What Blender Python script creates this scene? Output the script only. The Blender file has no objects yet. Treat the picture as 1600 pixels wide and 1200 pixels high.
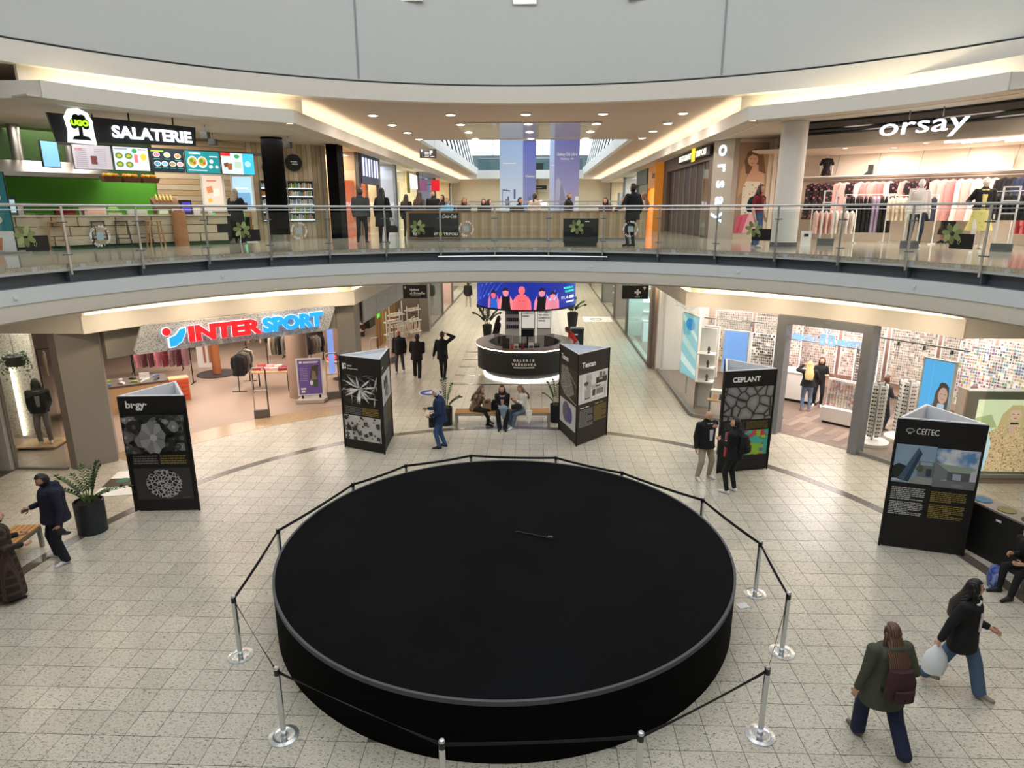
import bpy, math, random
import numpy as np
from math import sin, cos, pi, radians as RAD
from mathutils import Vector, Matrix

# ---------------------------------------------------------------- camera, world, exposure
SC = bpy.context.scene
cam_data = bpy.data.cameras.new('camera')
cam = bpy.data.objects.new('camera', cam_data)
SC.collection.objects.link(cam)
cam_data.sensor_width = 36.0
cam_data.lens = 1012.9 / 1600 * 36.0
cam_data.clip_end = 300
cam.location = (0.485, -9.589, 6.2)
cam.rotation_mode = 'XYZ'
cam.rotation_euler = (RAD(90 - 14.943), RAD(0.08), RAD(2.0))
SC.camera = cam

SC.view_settings.view_transform = 'Standard'
SC.view_settings.look = 'None'
SC.view_settings.gamma = 1.0
SC.view_settings.use_curve_mapping = False
SC.view_settings.exposure = 0.7
SC.cycles.use_denoising = True
SC.cycles.max_bounces = 7
SC.cycles.diffuse_bounces = 4
SC.cycles.glossy_bounces = 3
SC.cycles.transparent_max_bounces = 16
SC.cycles.sample_clamp_indirect = 6.0
SC.cycles.caustics_reflective = False
SC.cycles.caustics_refractive = False

world = bpy.data.worlds.new('overcast_sky')
SC.world = world
world.use_nodes = True
_bg = world.node_tree.nodes['Background']
_bg.inputs[0].default_value = (0.94, 0.96, 0.985, 1)
_bg.inputs[1].default_value = SKY = 1.5

COL = SC.collection
RND = random.Random(7)

def area(name, loc, sx, sy, power, color=(1, 0.86, 0.7), rot=(0, 0, 0), shape='RECTANGLE', spread=None):
    l = bpy.data.lights.new(name, 'AREA')
    l.shape = shape
    l.size = sx
    if shape in ('RECTANGLE', 'ELLIPSE'):
        l.size_y = sy
    l.energy = power
    l.color = color
    if spread:
        l.spread = RAD(spread)
    o = bpy.data.objects.new(name, l)
    o.location = loc
    o.rotation_euler = rot
    COL.objects.link(o)
    return o

# ---------------------------------------------------------------- materials
def lin(h):
    if isinstance(h, (tuple, list)):
        return tuple(h)[:3]
    h = h.lstrip('#')
    r = []
    for i in (0, 2, 4):
        c = int(h[i:i + 2], 16) / 255
        r.append(c / 12.92 if c <= 0.04045 else ((c + 0.055) / 1.055) ** 2.4)
    return tuple(r)

_M = {}
def mat(col, rough=0.6, metal=0.0, emit=0.0, var=0.06, scale=6.0, bump=0.0, alpha=1.0, name=None, spec=0.5):
    key = (str(col), rough, metal, emit, var, scale, bump, alpha, spec)
    if key in _M:
        return _M[key]
    m = bpy.data.materials.new(name or ('surface_' + str(col).lstrip('#')))
    m.use_nodes = True
    nt = m.node_tree
    b = nt.nodes['Principled BSDF']
    c = lin(col)
    b.inputs['Base Color'].default_value = (*c, 1)
    b.inputs['Roughness'].default_value = rough
    b.inputs['Metallic'].default_value = metal
    b.inputs['Specular IOR Level'].default_value = spec
    if emit > 0:
        b.inputs['Emission Color'].default_value = (*c, 1)
        b.inputs['Emission Strength'].default_value = emit * 0.65
        b.inputs['Base Color'].default_value = (*[q * 0.5 for q in c], 1)
    elif var > 0:
        tc = nt.nodes.new('ShaderNodeTexCoord')
        n = nt.nodes.new('ShaderNodeTexNoise')
        n.inputs['Scale'].default_value = scale
        n.inputs['Detail'].default_value = 3
        nt.links.new(tc.outputs['Object'], n.inputs['Vector'])
        mx = nt.nodes.new('ShaderNodeMix')
        mx.data_type = 'RGBA'
        mx.inputs[6].default_value = (*[x * (1 - var) for x in c], 1)
        mx.inputs[7].default_value = (*[min(1, x * (1 + var)) for x in c], 1)
        nt.links.new(n.outputs[0], mx.inputs[0])
        nt.links.new(mx.outputs[2], b.inputs['Base Color'])
        if bump > 0:
            bp = nt.nodes.new('ShaderNodeBump')
            bp.inputs['Strength'].default_value = bump
            bp.inputs['Distance'].default_value = 0.01
            nt.links.new(n.outputs[0], bp.inputs['Height'])
            nt.links.new(bp.outputs[0], b.inputs['Normal'])
    if alpha < 1:
        b.inputs['Alpha'].default_value = alpha
    _M[key] = m
    return m

def glass_mat(tint=(0.93, 0.97, 0.96), refl=0.12, name='clear_glass'):
    key = ('glass', tint, refl)
    if key in _M:
        return _M[key]
    m = bpy.data.materials.new(name)
    m.use_nodes = True
    nt = m.node_tree
    nt.nodes.clear()
    out = nt.nodes.new('ShaderNodeOutputMaterial')
    tr = nt.nodes.new('ShaderNodeBsdfTransparent')
    tr.inputs[0].default_value = (*tint, 1)
    gl = nt.nodes.new('ShaderNodeBsdfGlossy')
    gl.inputs['Roughness'].default_value = 0.02
    fr = nt.nodes.new('ShaderNodeFresnel')
    fr.inputs[0].default_value = 1.45
    mx = nt.nodes.new('ShaderNodeMixShader')
    mu = nt.nodes.new('ShaderNodeMath')
    mu.operation = 'MULTIPLY'
    mu.inputs[1].default_value = refl / 0.12
    nt.links.new(fr.outputs[0], mu.inputs[0])
    mn = nt.nodes.new('ShaderNodeMath')
    mn.operation = 'MINIMUM'
    mn.inputs[1].default_value = 0.2
    nt.links.new(mu.outputs[0], mn.inputs[0])
    nt.links.new(mn.outputs[0], mx.inputs[0])
    nt.links.new(tr.outputs[0], mx.inputs[1])
    nt.links.new(gl.outputs[0], mx.inputs[2])
    nt.links.new(mx.outputs[0], out.inputs[0])
    _M[key] = m
    return m

def ramp_mat(name, kind, stops, scale=5.0, rough=0.7, emit=0.0, dist=0.0, detail=4.0, stretch=(1, 1, 1), bump=0.0, spec=0.5):
    """procedural colour pattern: kind noise | voronoi | wave | cells"""
    m = bpy.data.materials.new(name)
    m.use_nodes = True
    nt = m.node_tree
    b = nt.nodes['Principled BSDF']
    b.inputs['Roughness'].default_value = rough
    b.inputs['Specular IOR Level'].default_value = spec
    tc = nt.nodes.new('ShaderNodeTexCoord')
    mp = nt.nodes.new('ShaderNodeMapping')
    mp.inputs['Scale'].default_value = stretch
    nt.links.new(tc.outputs['Object'], mp.inputs[0])
    if kind == 'noise':
        t = nt.nodes.new('ShaderNodeTexNoise'); t.inputs['Detail'].default_value = detail
        t.inputs['Distortion'].default_value = dist; fac = t.outputs[0]
    elif kind == 'voronoi':
        t = nt.nodes.new('ShaderNodeTexVoronoi'); fac = t.outputs['Distance']
    elif kind == 'cells':
        t = nt.nodes.new('ShaderNodeTexVoronoi'); t.feature = 'DISTANCE_TO_EDGE'; fac = t.outputs['Distance']
    else:
        t = nt.nodes.new('ShaderNodeTexWave'); t.inputs['Distortion'].default_value = dist
        t.inputs['Detail'].default_value = detail; fac = t.outputs['Fac']
    t.inputs['Scale'].default_value = scale
    nt.links.new(mp.outputs[0], t.inputs['Vector'])
    r = nt.nodes.new('ShaderNodeValToRGB')
    els = r.color_ramp.elements
    while len(els) < len(stops):
        els.new(0.5)
    for e, (p, c) in zip(els, stops):
        e.position = p; e.color = (*lin(c), 1)
    nt.links.new(fac, r.inputs[0])
    nt.links.new(r.outputs[0], b.inputs['Base Color'])
    if emit:
        nt.links.new(r.outputs[0], b.inputs['Emission Color'])
        b.inputs['Emission Strength'].default_value = emit
    if bump:
        bp = nt.nodes.new('ShaderNodeBump'); bp.inputs['Strength'].default_value = bump
        bp.inputs['Distance'].default_value = 0.01
        nt.links.new(fac, bp.inputs['Height']); nt.links.new(bp.outputs[0], b.inputs['Normal'])
    return m

# ---------------------------------------------------------------- mesh building
def pt(r, az, z=None):
    """azimuth in degrees from the mall axis (+Y), clockwise"""
    a = RAD(az)
    return (r * sin(a), r * cos(a)) if z is None else (r * sin(a), r * cos(a), z)

class MB:
    def __init__(s):
        s.v, s.f, s.m, s.mats = [], [], [], []
        s.cur = 0
        s.X = Matrix.Identity(4)
    def use(s, m):
        if m not in s.mats:
            s.mats.append(m)
        s.cur = s.mats.index(m)
        return s
    def add(s, vs, fs):
        b = len(s.v)
        if s.X == Matrix.Identity(4):
            s.v += [tuple(p) for p in vs]
        else:
            s.v += [tuple(s.X @ Vector(p)) for p in vs]
        s.f += [tuple(b + i for i in f) for f in fs]
        s.m += [s.cur] * len(fs)
        return s
    def box(s, x0, x1, y0, y1, z0, z1):
        vs = [(x, y, z) for z in (z0, z1) for x, y in ((x0, y0), (x1, y0), (x1, y1), (x0, y1))]
        return s.add(vs, [(3, 2, 1, 0), (4, 5, 6, 7), (0, 1, 5, 4), (1, 2, 6, 5), (2, 3, 7, 6), (3, 0, 4, 7)])
    def beam(s, a, b, w, h):
        """box along a->b (3d), width w, height h"""
        a, b = Vector(a), Vector(b)
        d = (b - a).normalized()
        up = Vector((0, 0, 1)) if abs(d.z) < 0.95 else Vector((0, 1, 0))
        r = d.cross(up).normalized() * w / 2
        u = r.cross(d).normalized() * h / 2
        vs = []
        for p in (a, b):
            vs += [p - r - u, p + r - u, p + r + u, p - r + u]
        return s.add(vs, [(0, 1, 2, 3), (7, 6, 5, 4), (0, 4, 5, 1), (1, 5, 6, 2), (2, 6, 7, 3), (3, 7, 4, 0)])
    def prism(s, poly, z0, z1):
        n = len(poly)
        vs = [(x, y, z0) for x, y in poly] + [(x, y, z1) for x, y in poly]
        fs = [tuple(range(n - 1, -1, -1)), tuple(range(n, 2 * n))]
        fs += [(i, (i + 1) % n, n + (i + 1) % n, n + i) for i in range(n)]
        return s.add(vs, fs)
    def rings(s, rr, cap=True):
        n = len(rr[0])
        vs = [p for r in rr for p in r]
        fs = []
        for k in range(len(rr) - 1):
            for i in range(n):
                j = (i + 1) % n
                fs.append((k * n + i, k * n + j, (k + 1) * n + j, (k + 1) * n + i))
        if cap:
            fs.append(tuple(range(n - 1, -1, -1)))
            fs.append(tuple((len(rr) - 1) * n + i for i in range(n)))
        return s.add(vs, fs)
    def lathe(s, prof, c=(0, 0, 0), n=20):
        return s.rings([[(c[0] + r * cos(2 * pi * i / n), c[1] + r * sin(2 * pi * i / n), c[2] + z) for i in range(n)] for r, z in prof])
    def cyl(s, c, r, h, n=16, r2=None):
        return s.lathe([(r, 0), (r if r2 is None else r2, h)], c, n)
    def tube(s, path, rad, n=8):
        path = [Vector(p) for p in path]
        rr = []
        for k, p in enumerate(path):
            d = (path[min(k + 1, len(path) - 1)] - path[max(k - 1, 0)])
            d = d.normalized() if d.length > 1e-9 else Vector((0, 0, 1))
            up = Vector((0, 0, 1)) if abs(d.z) < 0.9 else Vector((0, 1, 0))
            a = d.cross(up).normalized(); b = a.cross(d)
            r = rad[k] if isinstance(rad, (list, tuple)) else rad
            rr.append([p + a * r * cos(2 * pi * i / n) + b * r * sin(2 * pi * i / n) for i in range(n)])
        return s.rings(rr)
    def ell(s, c, r, n=10, m=6, rot=None):
        rr = []
        Rm = rot or Matrix.Identity(3)
        for k in range(1, m):
            t = pi * k / m
            rr.append([Vector(c) + Rm @ Vector((r[0] * sin(t) * cos(2 * pi * i / n), r[1] * sin(t) * sin(2 * pi * i / n), -r[2] * cos(t))) for i in range(n)])
        b = len(s.v)
        s.rings(rr, cap=False)
        bot = Vector(c) + Rm @ Vector((0, 0, -r[2])); top = Vector(c) + Rm @ Vector((0, 0, r[2]))
        k0 = 0; k1 = (m - 2) * n
        s.add([bot, top], [])
        nb = len(s.v) - 2
        s.f += [(b + k0 + (i + 1) % n, b + k0 + i, nb) for i in range(n)] + [(b + k1 + i, b + k1 + (i + 1) % n, nb + 1) for i in range(n)]
        s.m += [s.cur] * (2 * n)
        return s
    def arc(s, r0, r1, a0, a1, z0, z1, n=None, c=(0, 0)):
        """ring segment between radii and azimuths"""
        n = n or max(2, int(abs(a1 - a0) / 3))
        rr = []
        for k in range(n + 1):
            a = a0 + (a1 - a0) * k / n
            p, q = pt(r0, a), pt(r1, a)
            rr.append([(c[0] + p[0], c[1] + p[1], z0), (c[0] + q[0], c[1] + q[1], z0), (c[0] + q[0], c[1] + q[1], z1), (c[0] + p[0], c[1] + p[1], z1)])
        full = abs(abs(a1 - a0) - 360) < 1e-6
        return s.rings(rr, cap=not full)
    def quad(s, a, b, c, d):
        return s.add([a, b, c, d], [(0, 1, 2, 3)])
    def build(s, name, m=None, parent=None, smooth=False, loc=None, rz=0.0, kind=None, fix=True):
        me = bpy.data.meshes.new(name)
        me.from_pydata(s.v, [], s.f)
        mats = s.mats if s.mats else [m]
        for x in mats:
            me.materials.append(x)
        if s.mats:
            me.polygons.foreach_set('material_index', s.m)
        if fix and len(s.f) > 1:
            import bmesh
            bm = bmesh.new(); bm.from_mesh(me)
            bmesh.ops.recalc_face_normals(bm, faces=bm.faces)
            bm.to_mesh(me); bm.free()
        if smooth:
            me.polygons.foreach_set('use_smooth', [True] * len(me.polygons))
            try:
                me.set_sharp_from_angle(angle=RAD(40))
            except Exception:
                pass
        me.update()
        return put(name, me, parent, loc, rz, kind)

def put(name, me, parent=None, loc=None, rz=0.0, kind=None):
    o = bpy.data.objects.new(name, me)
    COL.objects.link(o)
    if parent is not None:
        o.parent = parent
    if loc is not None:
        o.location = loc
    if rz:
        o.rotation_euler[2] = rz
    if kind:
        o['kind'] = kind
    return o

_LABELS = {}
def tag(o, label, cat, group=None):
    o['label'] = label
    o['category'] = cat
    if group:
        o['group'] = group
    _LABELS.setdefault(label, []).append(o.name)
    return o

NTH = ('first', 'second', 'third', 'fourth', 'fifth', 'sixth', 'seventh', 'eighth', 'ninth', 'tenth', 'eleventh', 'twelfth')
def thing(name, label, cat, loc=(0, 0, 0), rz=0.0, group=None):
    o = bpy.data.objects.new(name, None)
    o.empty_display_size = 0.2
    COL.objects.link(o)
    o.location = loc
    o.rotation_euler = (0, 0, rz)
    return tag(o, label, cat, group)

def dup(root, loc, rz, label, group=None):
    r = root.copy(); COL.objects.link(r); r.location = loc; r.rotation_euler = (0, 0, rz)
    r['label'] = label
    _LABELS.setdefault(label, []).append(r.name)
    if group:
        r['group'] = group
    for ch in list(root.children):
        c = ch.copy(); COL.objects.link(c); c.parent = r
        for g in ch.children:
            d = g.copy(); COL.objects.link(d); d.parent = c
    return r

def struct(o):
    o['kind'] = 'structure'
    return o

_TXT = {}
def text_mesh(s, size, extrude=0.0, bold=0.0, shear=0.0, align='CENTER'):
    key = (s, size, extrude, bold, shear, align)
    if key in _TXT:
        return _TXT[key]
    c = bpy.data.curves.new('lettering', 'FONT')
    c.body = s
    c.size = size
    c.extrude = extrude
    c.offset = bold
    c.shear = shear
    c.align_x = align
    c.align_y = 'CENTER'
    c.resolution_u = 3
    o = bpy.data.objects.new('lettering', c)
    COL.objects.link(o)
    dg = bpy.context.evaluated_depsgraph_get()
    me = bpy.data.meshes.new_from_object(o.evaluated_get(dg))
    bpy.data.objects.remove(o)
    bpy.data.curves.remove(c)
    _TXT[key] = me
    return me

def frame(origin, u, n):
    """matrix whose x = u, z = n (outwards), y = z-up-ish"""
    u = Vector(u).normalized(); n = Vector(n).normalized()
    v = n.cross(u).normalized()
    return Matrix(((u.x, v.x, n.x, origin[0]), (u.y, v.y, n.y, origin[1]), (u.z, v.z, n.z, origin[2]), (0, 0, 0, 1)))

def lettering(s, size, m, origin, u, n, parent=None, extrude=0.004, bold=0.0, shear=0.0, align='CENTER', name='lettering', width=None, split=False):
    me = text_mesh(s, size, extrude, bold, shear, align).copy()
    me.materials.clear(); me.materials.append(m)
    F = frame(origin, u, n)
    if width:
        xs = [v.co.x for v in me.vertices]
        k = width / max(1e-6, (max(xs) - min(xs)))
        F = F @ Matrix.Diagonal((k, 1, 1, 1))
    me.transform(F)
    if not split:
        return [put(name, me, parent)]
    import bmesh
    bm = bmesh.new(); bm.from_mesh(me)
    bm.verts.ensure_lookup_table()
    seen, out = set(), []
    groups = []
    for v in bm.verts:
        if v.index in seen:
            continue
        st, isl = [v], []
        seen.add(v.index)
        while st:
            w = st.pop(); isl.append(w.index)
            for e in w.link_edges:
                x = e.other_vert(w)
                if x.index not in seen:
                    seen.add(x.index); st.append(x)
        groups.append(set(isl))
    bm.free()
    for g in groups:
        idx = sorted(g); mp = {k: i for i, k in enumerate(idx)}
        fs = [tuple(mp[k] for k in p.vertices) for p in me.polygons if p.vertices[0] in g]
        nm = bpy.data.meshes.new(name)
        nm.from_pydata([me.vertices[k].co for k in idx], [], fs)
        nm.materials.append(m)
        out.append(put(name, nm, parent))
    return out

def art(name, origin, u, n, w, h, base, shapes, parent=None, step=0.0012, depth=0.004):
    """flat print: base panel w x h with coloured polygons (0..1 coordinates) layered on it"""
    mb = MB()
    mb.X = frame(origin, u, n)
    mb.use(base).box(-w / 2, w / 2, -h / 2, h / 2, -depth, 0)
    z = 0
    for m, poly in shapes:
        z += step
        mb.use(m)
        mb.add([((x - 0.5) * w, (y - 0.5) * h, z) for x, y in poly], [tuple(range(len(poly)))])
    return mb.build(name, parent=parent, fix=False)

def rect(x0, y0, x1, y1):
    return [(x0, y0), (x1, y0), (x1, y1), (x0, y1)]
def disc(cx, cy, r, asp=1.0, n=14, ry=None):
    ry = r if ry is None else ry
    return [(cx + r * cos(2 * pi * i / n), cy + ry * asp * sin(2 * pi * i / n)) for i in range(n)]
# ================================================================ SETTING
ZD = 5.21                      # upper deck level
LC = (0.374, -2.29); LR = 13.16   # upper opening
A0 = 3.43                      # lower shop ceiling
m_white = mat('#d9dcda', 0.55, var=0.02)
m_band = mat('#cfd6d8', 0.5, var=0.02)
m_beige = mat('#d6d0c4', 0.6, var=0.02)
m_fascia = mat('#d8d3c9', 0.6, var=0.02)
m_steel = mat('#c8ccce', 0.3, metal=1.0, var=0.03)
m_dsteel = mat('#5d666e', 0.5, metal=0.2, var=0.05)
m_black = mat('#0c0c0e', 0.55, var=0.1)
m_glass = glass_mat()
m_warm = mat('#ffe2ae', emit=5.0, name='warm_led')
m_cool = mat('#f4f6ff', emit=6.0, name='cool_led')

def granite(name, base, dark, light, rough=0.22, tile=True):
    m = bpy.data.materials.new(name); m.use_nodes = True
    nt = m.node_tree; b = nt.nodes['Principled BSDF']
    b.inputs['Roughness'].default_value = rough
    g = nt.nodes.new('ShaderNodeNewGeometry')
    n = nt.nodes.new('ShaderNodeTexNoise'); n.inputs['Scale'].default_value = 26; n.inputs['Detail'].default_value = 5
    n.inputs['Distortion'].default_value = 1.2
    mp = nt.nodes.new('ShaderNodeMapping'); mp.inputs['Scale'].default_value = (1, 2.2, 1); mp.inputs['Rotation'].default_value = (0, 0, 0.7)
    nt.links.new(g.outputs['Position'], mp.inputs[0]); nt.links.new(mp.outputs[0], n.inputs['Vector'])
    r = nt.nodes.new('ShaderNodeValToRGB'); e = r.color_ramp.elements
    e[0].position = 0.34; e[0].color = (*lin(dark), 1); e[1].position = 0.45; e[1].color = (*lin(base), 1)
    x = e.new(0.7); x.color = (*lin(light), 1)
    nt.links.new(n.outputs[0], r.inputs[0])
    # a tone of its own for every 40 cm tile
    sn = nt.nodes.new('ShaderNodeVectorMath'); sn.operation = 'SNAP'; sn.inputs[1].default_value = (0.375, 0.4, 50)
    wn = nt.nodes.new('ShaderNodeTexWhiteNoise'); wn.noise_dimensions = '3D'
    nt.links.new(g.outputs['Position'], sn.inputs[0]); nt.links.new(sn.outputs[0], wn.inputs['Vector'])
    mr = nt.nodes.new('ShaderNodeMapRange'); mr.inputs[3].default_value = 0.93; mr.inputs[4].default_value = 1.05
    nt.links.new(wn.outputs[0], mr.inputs[0])
    mx = nt.nodes.new('ShaderNodeMix'); mx.data_type = 'RGBA'; mx.blend_type = 'MULTIPLY'; mx.inputs[0].default_value = 1.0 if tile else 0.0
    nt.links.new(r.outputs[0], mx.inputs[6]); nt.links.new(mr.outputs[0], mx.inputs[7])
    nt.links.new(mx.outputs[2], b.inputs['Base Color'])
    return m
m_tile = granite('pale_granite_tile', '#bfb9a9', '#67625a', '#cbc6b8', rough=0.3)
m_ring = granite('dark_granite_strip', '#5e564e', '#3a3430', '#6b625a', tile=False)
m_tan = granite('tan_granite_band', '#a8906e', '#6e573e', '#bfa784', tile=False)
m_grout = mat('#55534c', 0.9, var=0.1)

def circle_plate(r, c, box, z0, z1, m, name, a0=0, a1=360, n=120, outer=None):
    """plate between a round hole and a rectangle (x0,x1,y0,y1)"""
    mb = MB().use(m); x0, x1, y0, y1 = box
    rr = []
    for k in range(n + 1):
        a = RAD(a0 + (a1 - a0) * k / n); d = (sin(a), cos(a))
        p = (c[0] + r * d[0], c[1] + r * d[1])
        t = 1e9
        for o, dd, lo, hi in ((p[0], d[0], x0, x1), (p[1], d[1], y0, y1)):
            if dd > 1e-9: t = min(t, (hi - o) / dd)
            if dd < -1e-9: t = min(t, (lo - o) / dd)
        t = max(t, 0.01)
        q = (p[0] + d[0] * t, p[1] + d[1] * t)
        rr.append([(*p, z0), (*q, z0), (*q, z1), (*p, z1)])
    mb.rings(rr, cap=(a1 - a0) < 360)
    return mb.build(name)

# ---- floor with 40 cm granite tiles
floor = MB().use(m_grout).box(-27, 27, -15, 66, -0.12, -0.004).build('floor'); struct(floor)
TS = 0.4; TX = 0.375
cells = []
cx, cy = cam.location.x, cam.location.y
for i in range(-64, 64):
    for j in range(-30, 160):
        x, y = (i + 0.5) * TX, (j + 0.5) * TS
        r = math.hypot(x, y)
        if r < 3.3 or y < -8.6: continue
        if y > 12 and abs(x) > 5.9: continue
        if r > 13.2 and abs(x) > 5.9: continue
        if y < -4.5 and abs(x) > 6.5: continue
        cells.append((x, y))
def in_view(x, y):
    d = Vector((x, y, 0)) - cam.location
    a = RAD(2); f = Vector((-sin(a) * cos(RAD(14.94)), cos(a) * cos(RAD(14.94)), -sin(RAD(14.94))))
    rt = Vector((cos(a), sin(a), 0)); up = rt.cross(f)
    z = d.dot(f)
    if z <= 0: return False
    return abs(d.dot(rt) / z * 1012.9) < 830 and abs(d.dot(up) / z * 1012.9) < 640
vis = sorted([c for c in cells if in_view(*c) and math.hypot(*c) > 3.9], key=lambda c: (c[0] - cx) ** 2 + (c[1] - cy) ** 2)[:300]
visset = set(vis)
tile_me = None
g = TS / 2 - 0.004; gx = TX / 2 - 0.004
for x, y in vis:
    if tile_me is None:
        t = MB().use(m_tile).box(-gx, gx, -g, g, -0.02, 0).build('tile', parent=floor)
        tile_me = t.data
    else:
        t = put('tile', tile_me, floor)
    t.location = (x, y, RND.uniform(-0.0006, 0.0006))
mb = MB().use(m_tile)
for x, y in cells:
    if (x, y) in visset: continue
    mb.add([(x - gx, y - g, -0.02), (x + gx, y - g, -0.02), (x + gx, y + g, -0.02), (x - gx, y + g, -0.02), (x - gx, y - g, 0), (x + gx, y - g, 0), (x + gx, y + g, 0), (x - gx, y + g, 0)],
           [(4, 5, 6, 7), (0, 1, 5, 4), (1, 2, 6, 5), (2, 3, 7, 6), (3, 0, 4, 7)])
mb.build('tile_field', parent=floor, kind='stuff', fix=False)
MB().use(m_ring).arc(8.5, 8.74, 0, 360, -0.02, 0.003, n=160).build('dark_inlay_ring', parent=floor)
MB().use(m_tan).arc(11.25, 12.3, -60.5, -27.5, -0.02, 0.004).build('tan_inlay_band', parent=floor)
mb = MB().use(m_ring)
for y in (13.55,):
    mb.box(-2.6, 2.6, y - 0.06, y + 0.06, -0.02, 0.004)
mb.build('inlay_stripe', parent=floor)
for k, y in enumerate((14.9, 16.3, 17.7, 19.2)):
    MB().use(m_ring).box(-2.6, -1.6, y - 0.07, y + 0.07, -0.02, 0.004).build('inlay_stripe', parent=floor)
m_shopfloor = mat('#8d7567', 0.5, var=0.12, scale=1.2, name='intersport_floor')
mb = MB().use(mat('#a5907e', 0.42, var=0.1, scale=0.8))
mb.prism([pt(12.25, a) for a in range(-66, -25, 3)] + [(-5.2, 30), (-24, 30), (-24, 5.1)], -0.02, 0.006)
mb.build('shop_floor', parent=floor)
m_plank = [mat(c, 0.45, var=0.12, scale=9) for c in ('#8f7a6d', '#7d6a5e', '#9b8678', '#86736a')]
MB().use(m_plank[1]).prism([pt(11.3, a) for a in range(64, 27, -3)] + [(5.6, 24), (24, 24), (24, 4.9), (10.4, 4.9)], -0.02, 0.004).build('shop_floor', parent=floor)
pl = None
for i in range(16):
    for j in range(5):
        # planks run outwards through the doorway
        r0 = 11.42 + j * 1.25 + (i % 3) * 0.35; az = 41.6 + 0.72 * i * 1.0
        d = pt(1, 47); n_ = (d[1], -d[0])
        s_ = (i - 8) * 0.19
        c = (d[0] * (r0 + 0.6) + n_[0] * s_, d[1] * (r0 + 0.6) + n_[1] * s_)
        if math.hypot(*c) < 11.95: continue
        if pl is None:
            pls = [MB().use(mm).box(-0.093, 0.093, -0.62, 0.62, 0, 0.008).build('plank', parent=floor) for mm in m_plank]
            pl = [p.data for p in pls]
            for p_, (qx, qy) in zip(pls, ((12.5, 9.8), (12.7, 9.6), (12.9, 9.4), (13.1, 9.2))):
                p_.location = (qx, qy, 0); p_.rotation_euler[2] = -RAD(47)
        p = put('plank', pl[(i * 3 + j) % 4], floor, (c[0], c[1], 0), -RAD(47))

# ---- upper deck slab, deck edge, channel, bands
mdeck = granite('upper_deck_stone', '#a39c8c', '#6b6558', '#b4ad9c', rough=0.12)
deck = circle_plate(9.2, (0, 0), (-26, 26, -15, 21), 5.12, ZD, mdeck, 'floor_upper'); struct(deck)
mb = MB().use(mdeck)
for a, b in ((-26, -3.3), (3.3, 26)): mb.box(a, b, 21.001, 62, 5.12, ZD)
mb.build('floor_upper_corridor').__setitem__('kind', 'structure')
mb = MB().use(m_beige)
mb.box(-26, -3.3, 21, 62, 4.25, 5.1).box(3.3, 26, 21, 62, 4.25, 5.1)
mb.build('ceiling_lower_corridor').__setitem__('kind', 'structure')
struct(circle_plate(9.3, (0, 0), (-26, 26, -15, 21), 4.2, 4.55, m_beige, 'ceiling_lower'))
mb = MB().use(mat('#aeb3b3', 0.45, var=0.02)).arc(9.2, 9.5, 0, 360, 5.07, 5.195, n=180); struct(mb.build('trim_1', smooth=True))
mb = MB().use(m_dsteel).arc(9.36, 9.5, 0, 360, 4.83, 5.08, n=180).arc(9.18, 9.5, 0, 360, 4.835, 4.855, n=180)
ch = mb.build('trim_2', smooth=True); struct(ch)
for k in range(-10, 11):
    a = 5.4 + 9.52 * k
    MB().use(m_dsteel).box(-0.012, 0.012, -0.16, 0, 4.85, 5.07).build('bracket', parent=ch, loc=(*pt(9.37, a), 0), rz=-RAD(a))
mb = MB().use(m_band).arc(9.18, 9.5, 0, 360, 4.55, 4.845, n=180); struct(mb.build('trim_3', smooth=True))
prof = [(9.2, 4.55), (9.2, 4.45), (9.205, 4.35), (9.215, 4.25), (9.5, 4.25), (9.5, 4.55)]
mb = MB().use(m_beige).rings([[(*pt(r, a), z) for r, z in prof] for a in [2 * k for k in range(181)]], cap=False); struct(mb.build('trim_4', smooth=True))
mb = MB().use(mat('#e4e8ea', 0.3, metal=0.6)).tube([(*pt(9.12, -14.2 + k * 1.0), 4.965) for k in range(31)], 0.018, 8)
tag(mb.build('guide_tube', smooth=True), 'thin white metal tube running along the front of the grey deck channel', 'tube')
for i, (u, a, z) in enumerate(((0, -78, 4.68), (0, -50, 4.70), (0, -3, 4.68), (0, 38, 4.70), (0, 64, 4.7), (0, 13, 4.7))):
    o = MB().use(m_white).box(-0.035, 0.035, -0.03, 0, -0.03, 0.03).build('band_sensor', loc=(*pt(9.185, a), z), rz=-RAD(a))
    tag(o, 'white square sensor on the pale band, ' + ('far left end', 'above the red and blue sign', 'centre left, above the info desk', 'above the jewellery shop', 'far right end', 'right of the centre line')[i], 'sensor')

# ---- railing
rail = thing('railing', 'steel and glass railing curving along the edge of the upper deck', 'railing')
RA = [5.4 + 9.52 * k for k in range(-10, 10)]
pm = MB().use(m_steel)
pm.box(-0.022, 0.022, -0.011, 0.011, 5.0, 6.3)
post_me = None
clamp_me = None
for a in RA:
    if post_me is None:
        o = pm.build('post', parent=rail); post_me = o.data
        c = MB().use(m_dsteel).lathe([(0.05, -0.012), (0.06, 0), (0.05, 0.012)], n=12)
        c.use(m_dsteel).box(-0.09, 0.09, -0.02, 0.02, -0.012, 0.012)
        cc = c.build('clamp', parent=o, loc=(0, 0.03, 5.385)); clamp_me = cc.data
    else:
        o = put('post', post_me, rail)
        put('clamp', clamp_me, o, (0, 0.03, 5.385))
    put('clamp', clamp_me, o, (0, 0.03, 6.0))
    o.location = (*pt(9.15, a), 0); o.rotation_euler[2] = -RAD(a)
for a, b in zip(RA, RA[1:]):
    MB().use(m_glass).arc(9.19, 9.2, a + 0.12, b - 0.12, 5.2, 6.18, n=4).build('glass_pane', parent=rail)
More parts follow.
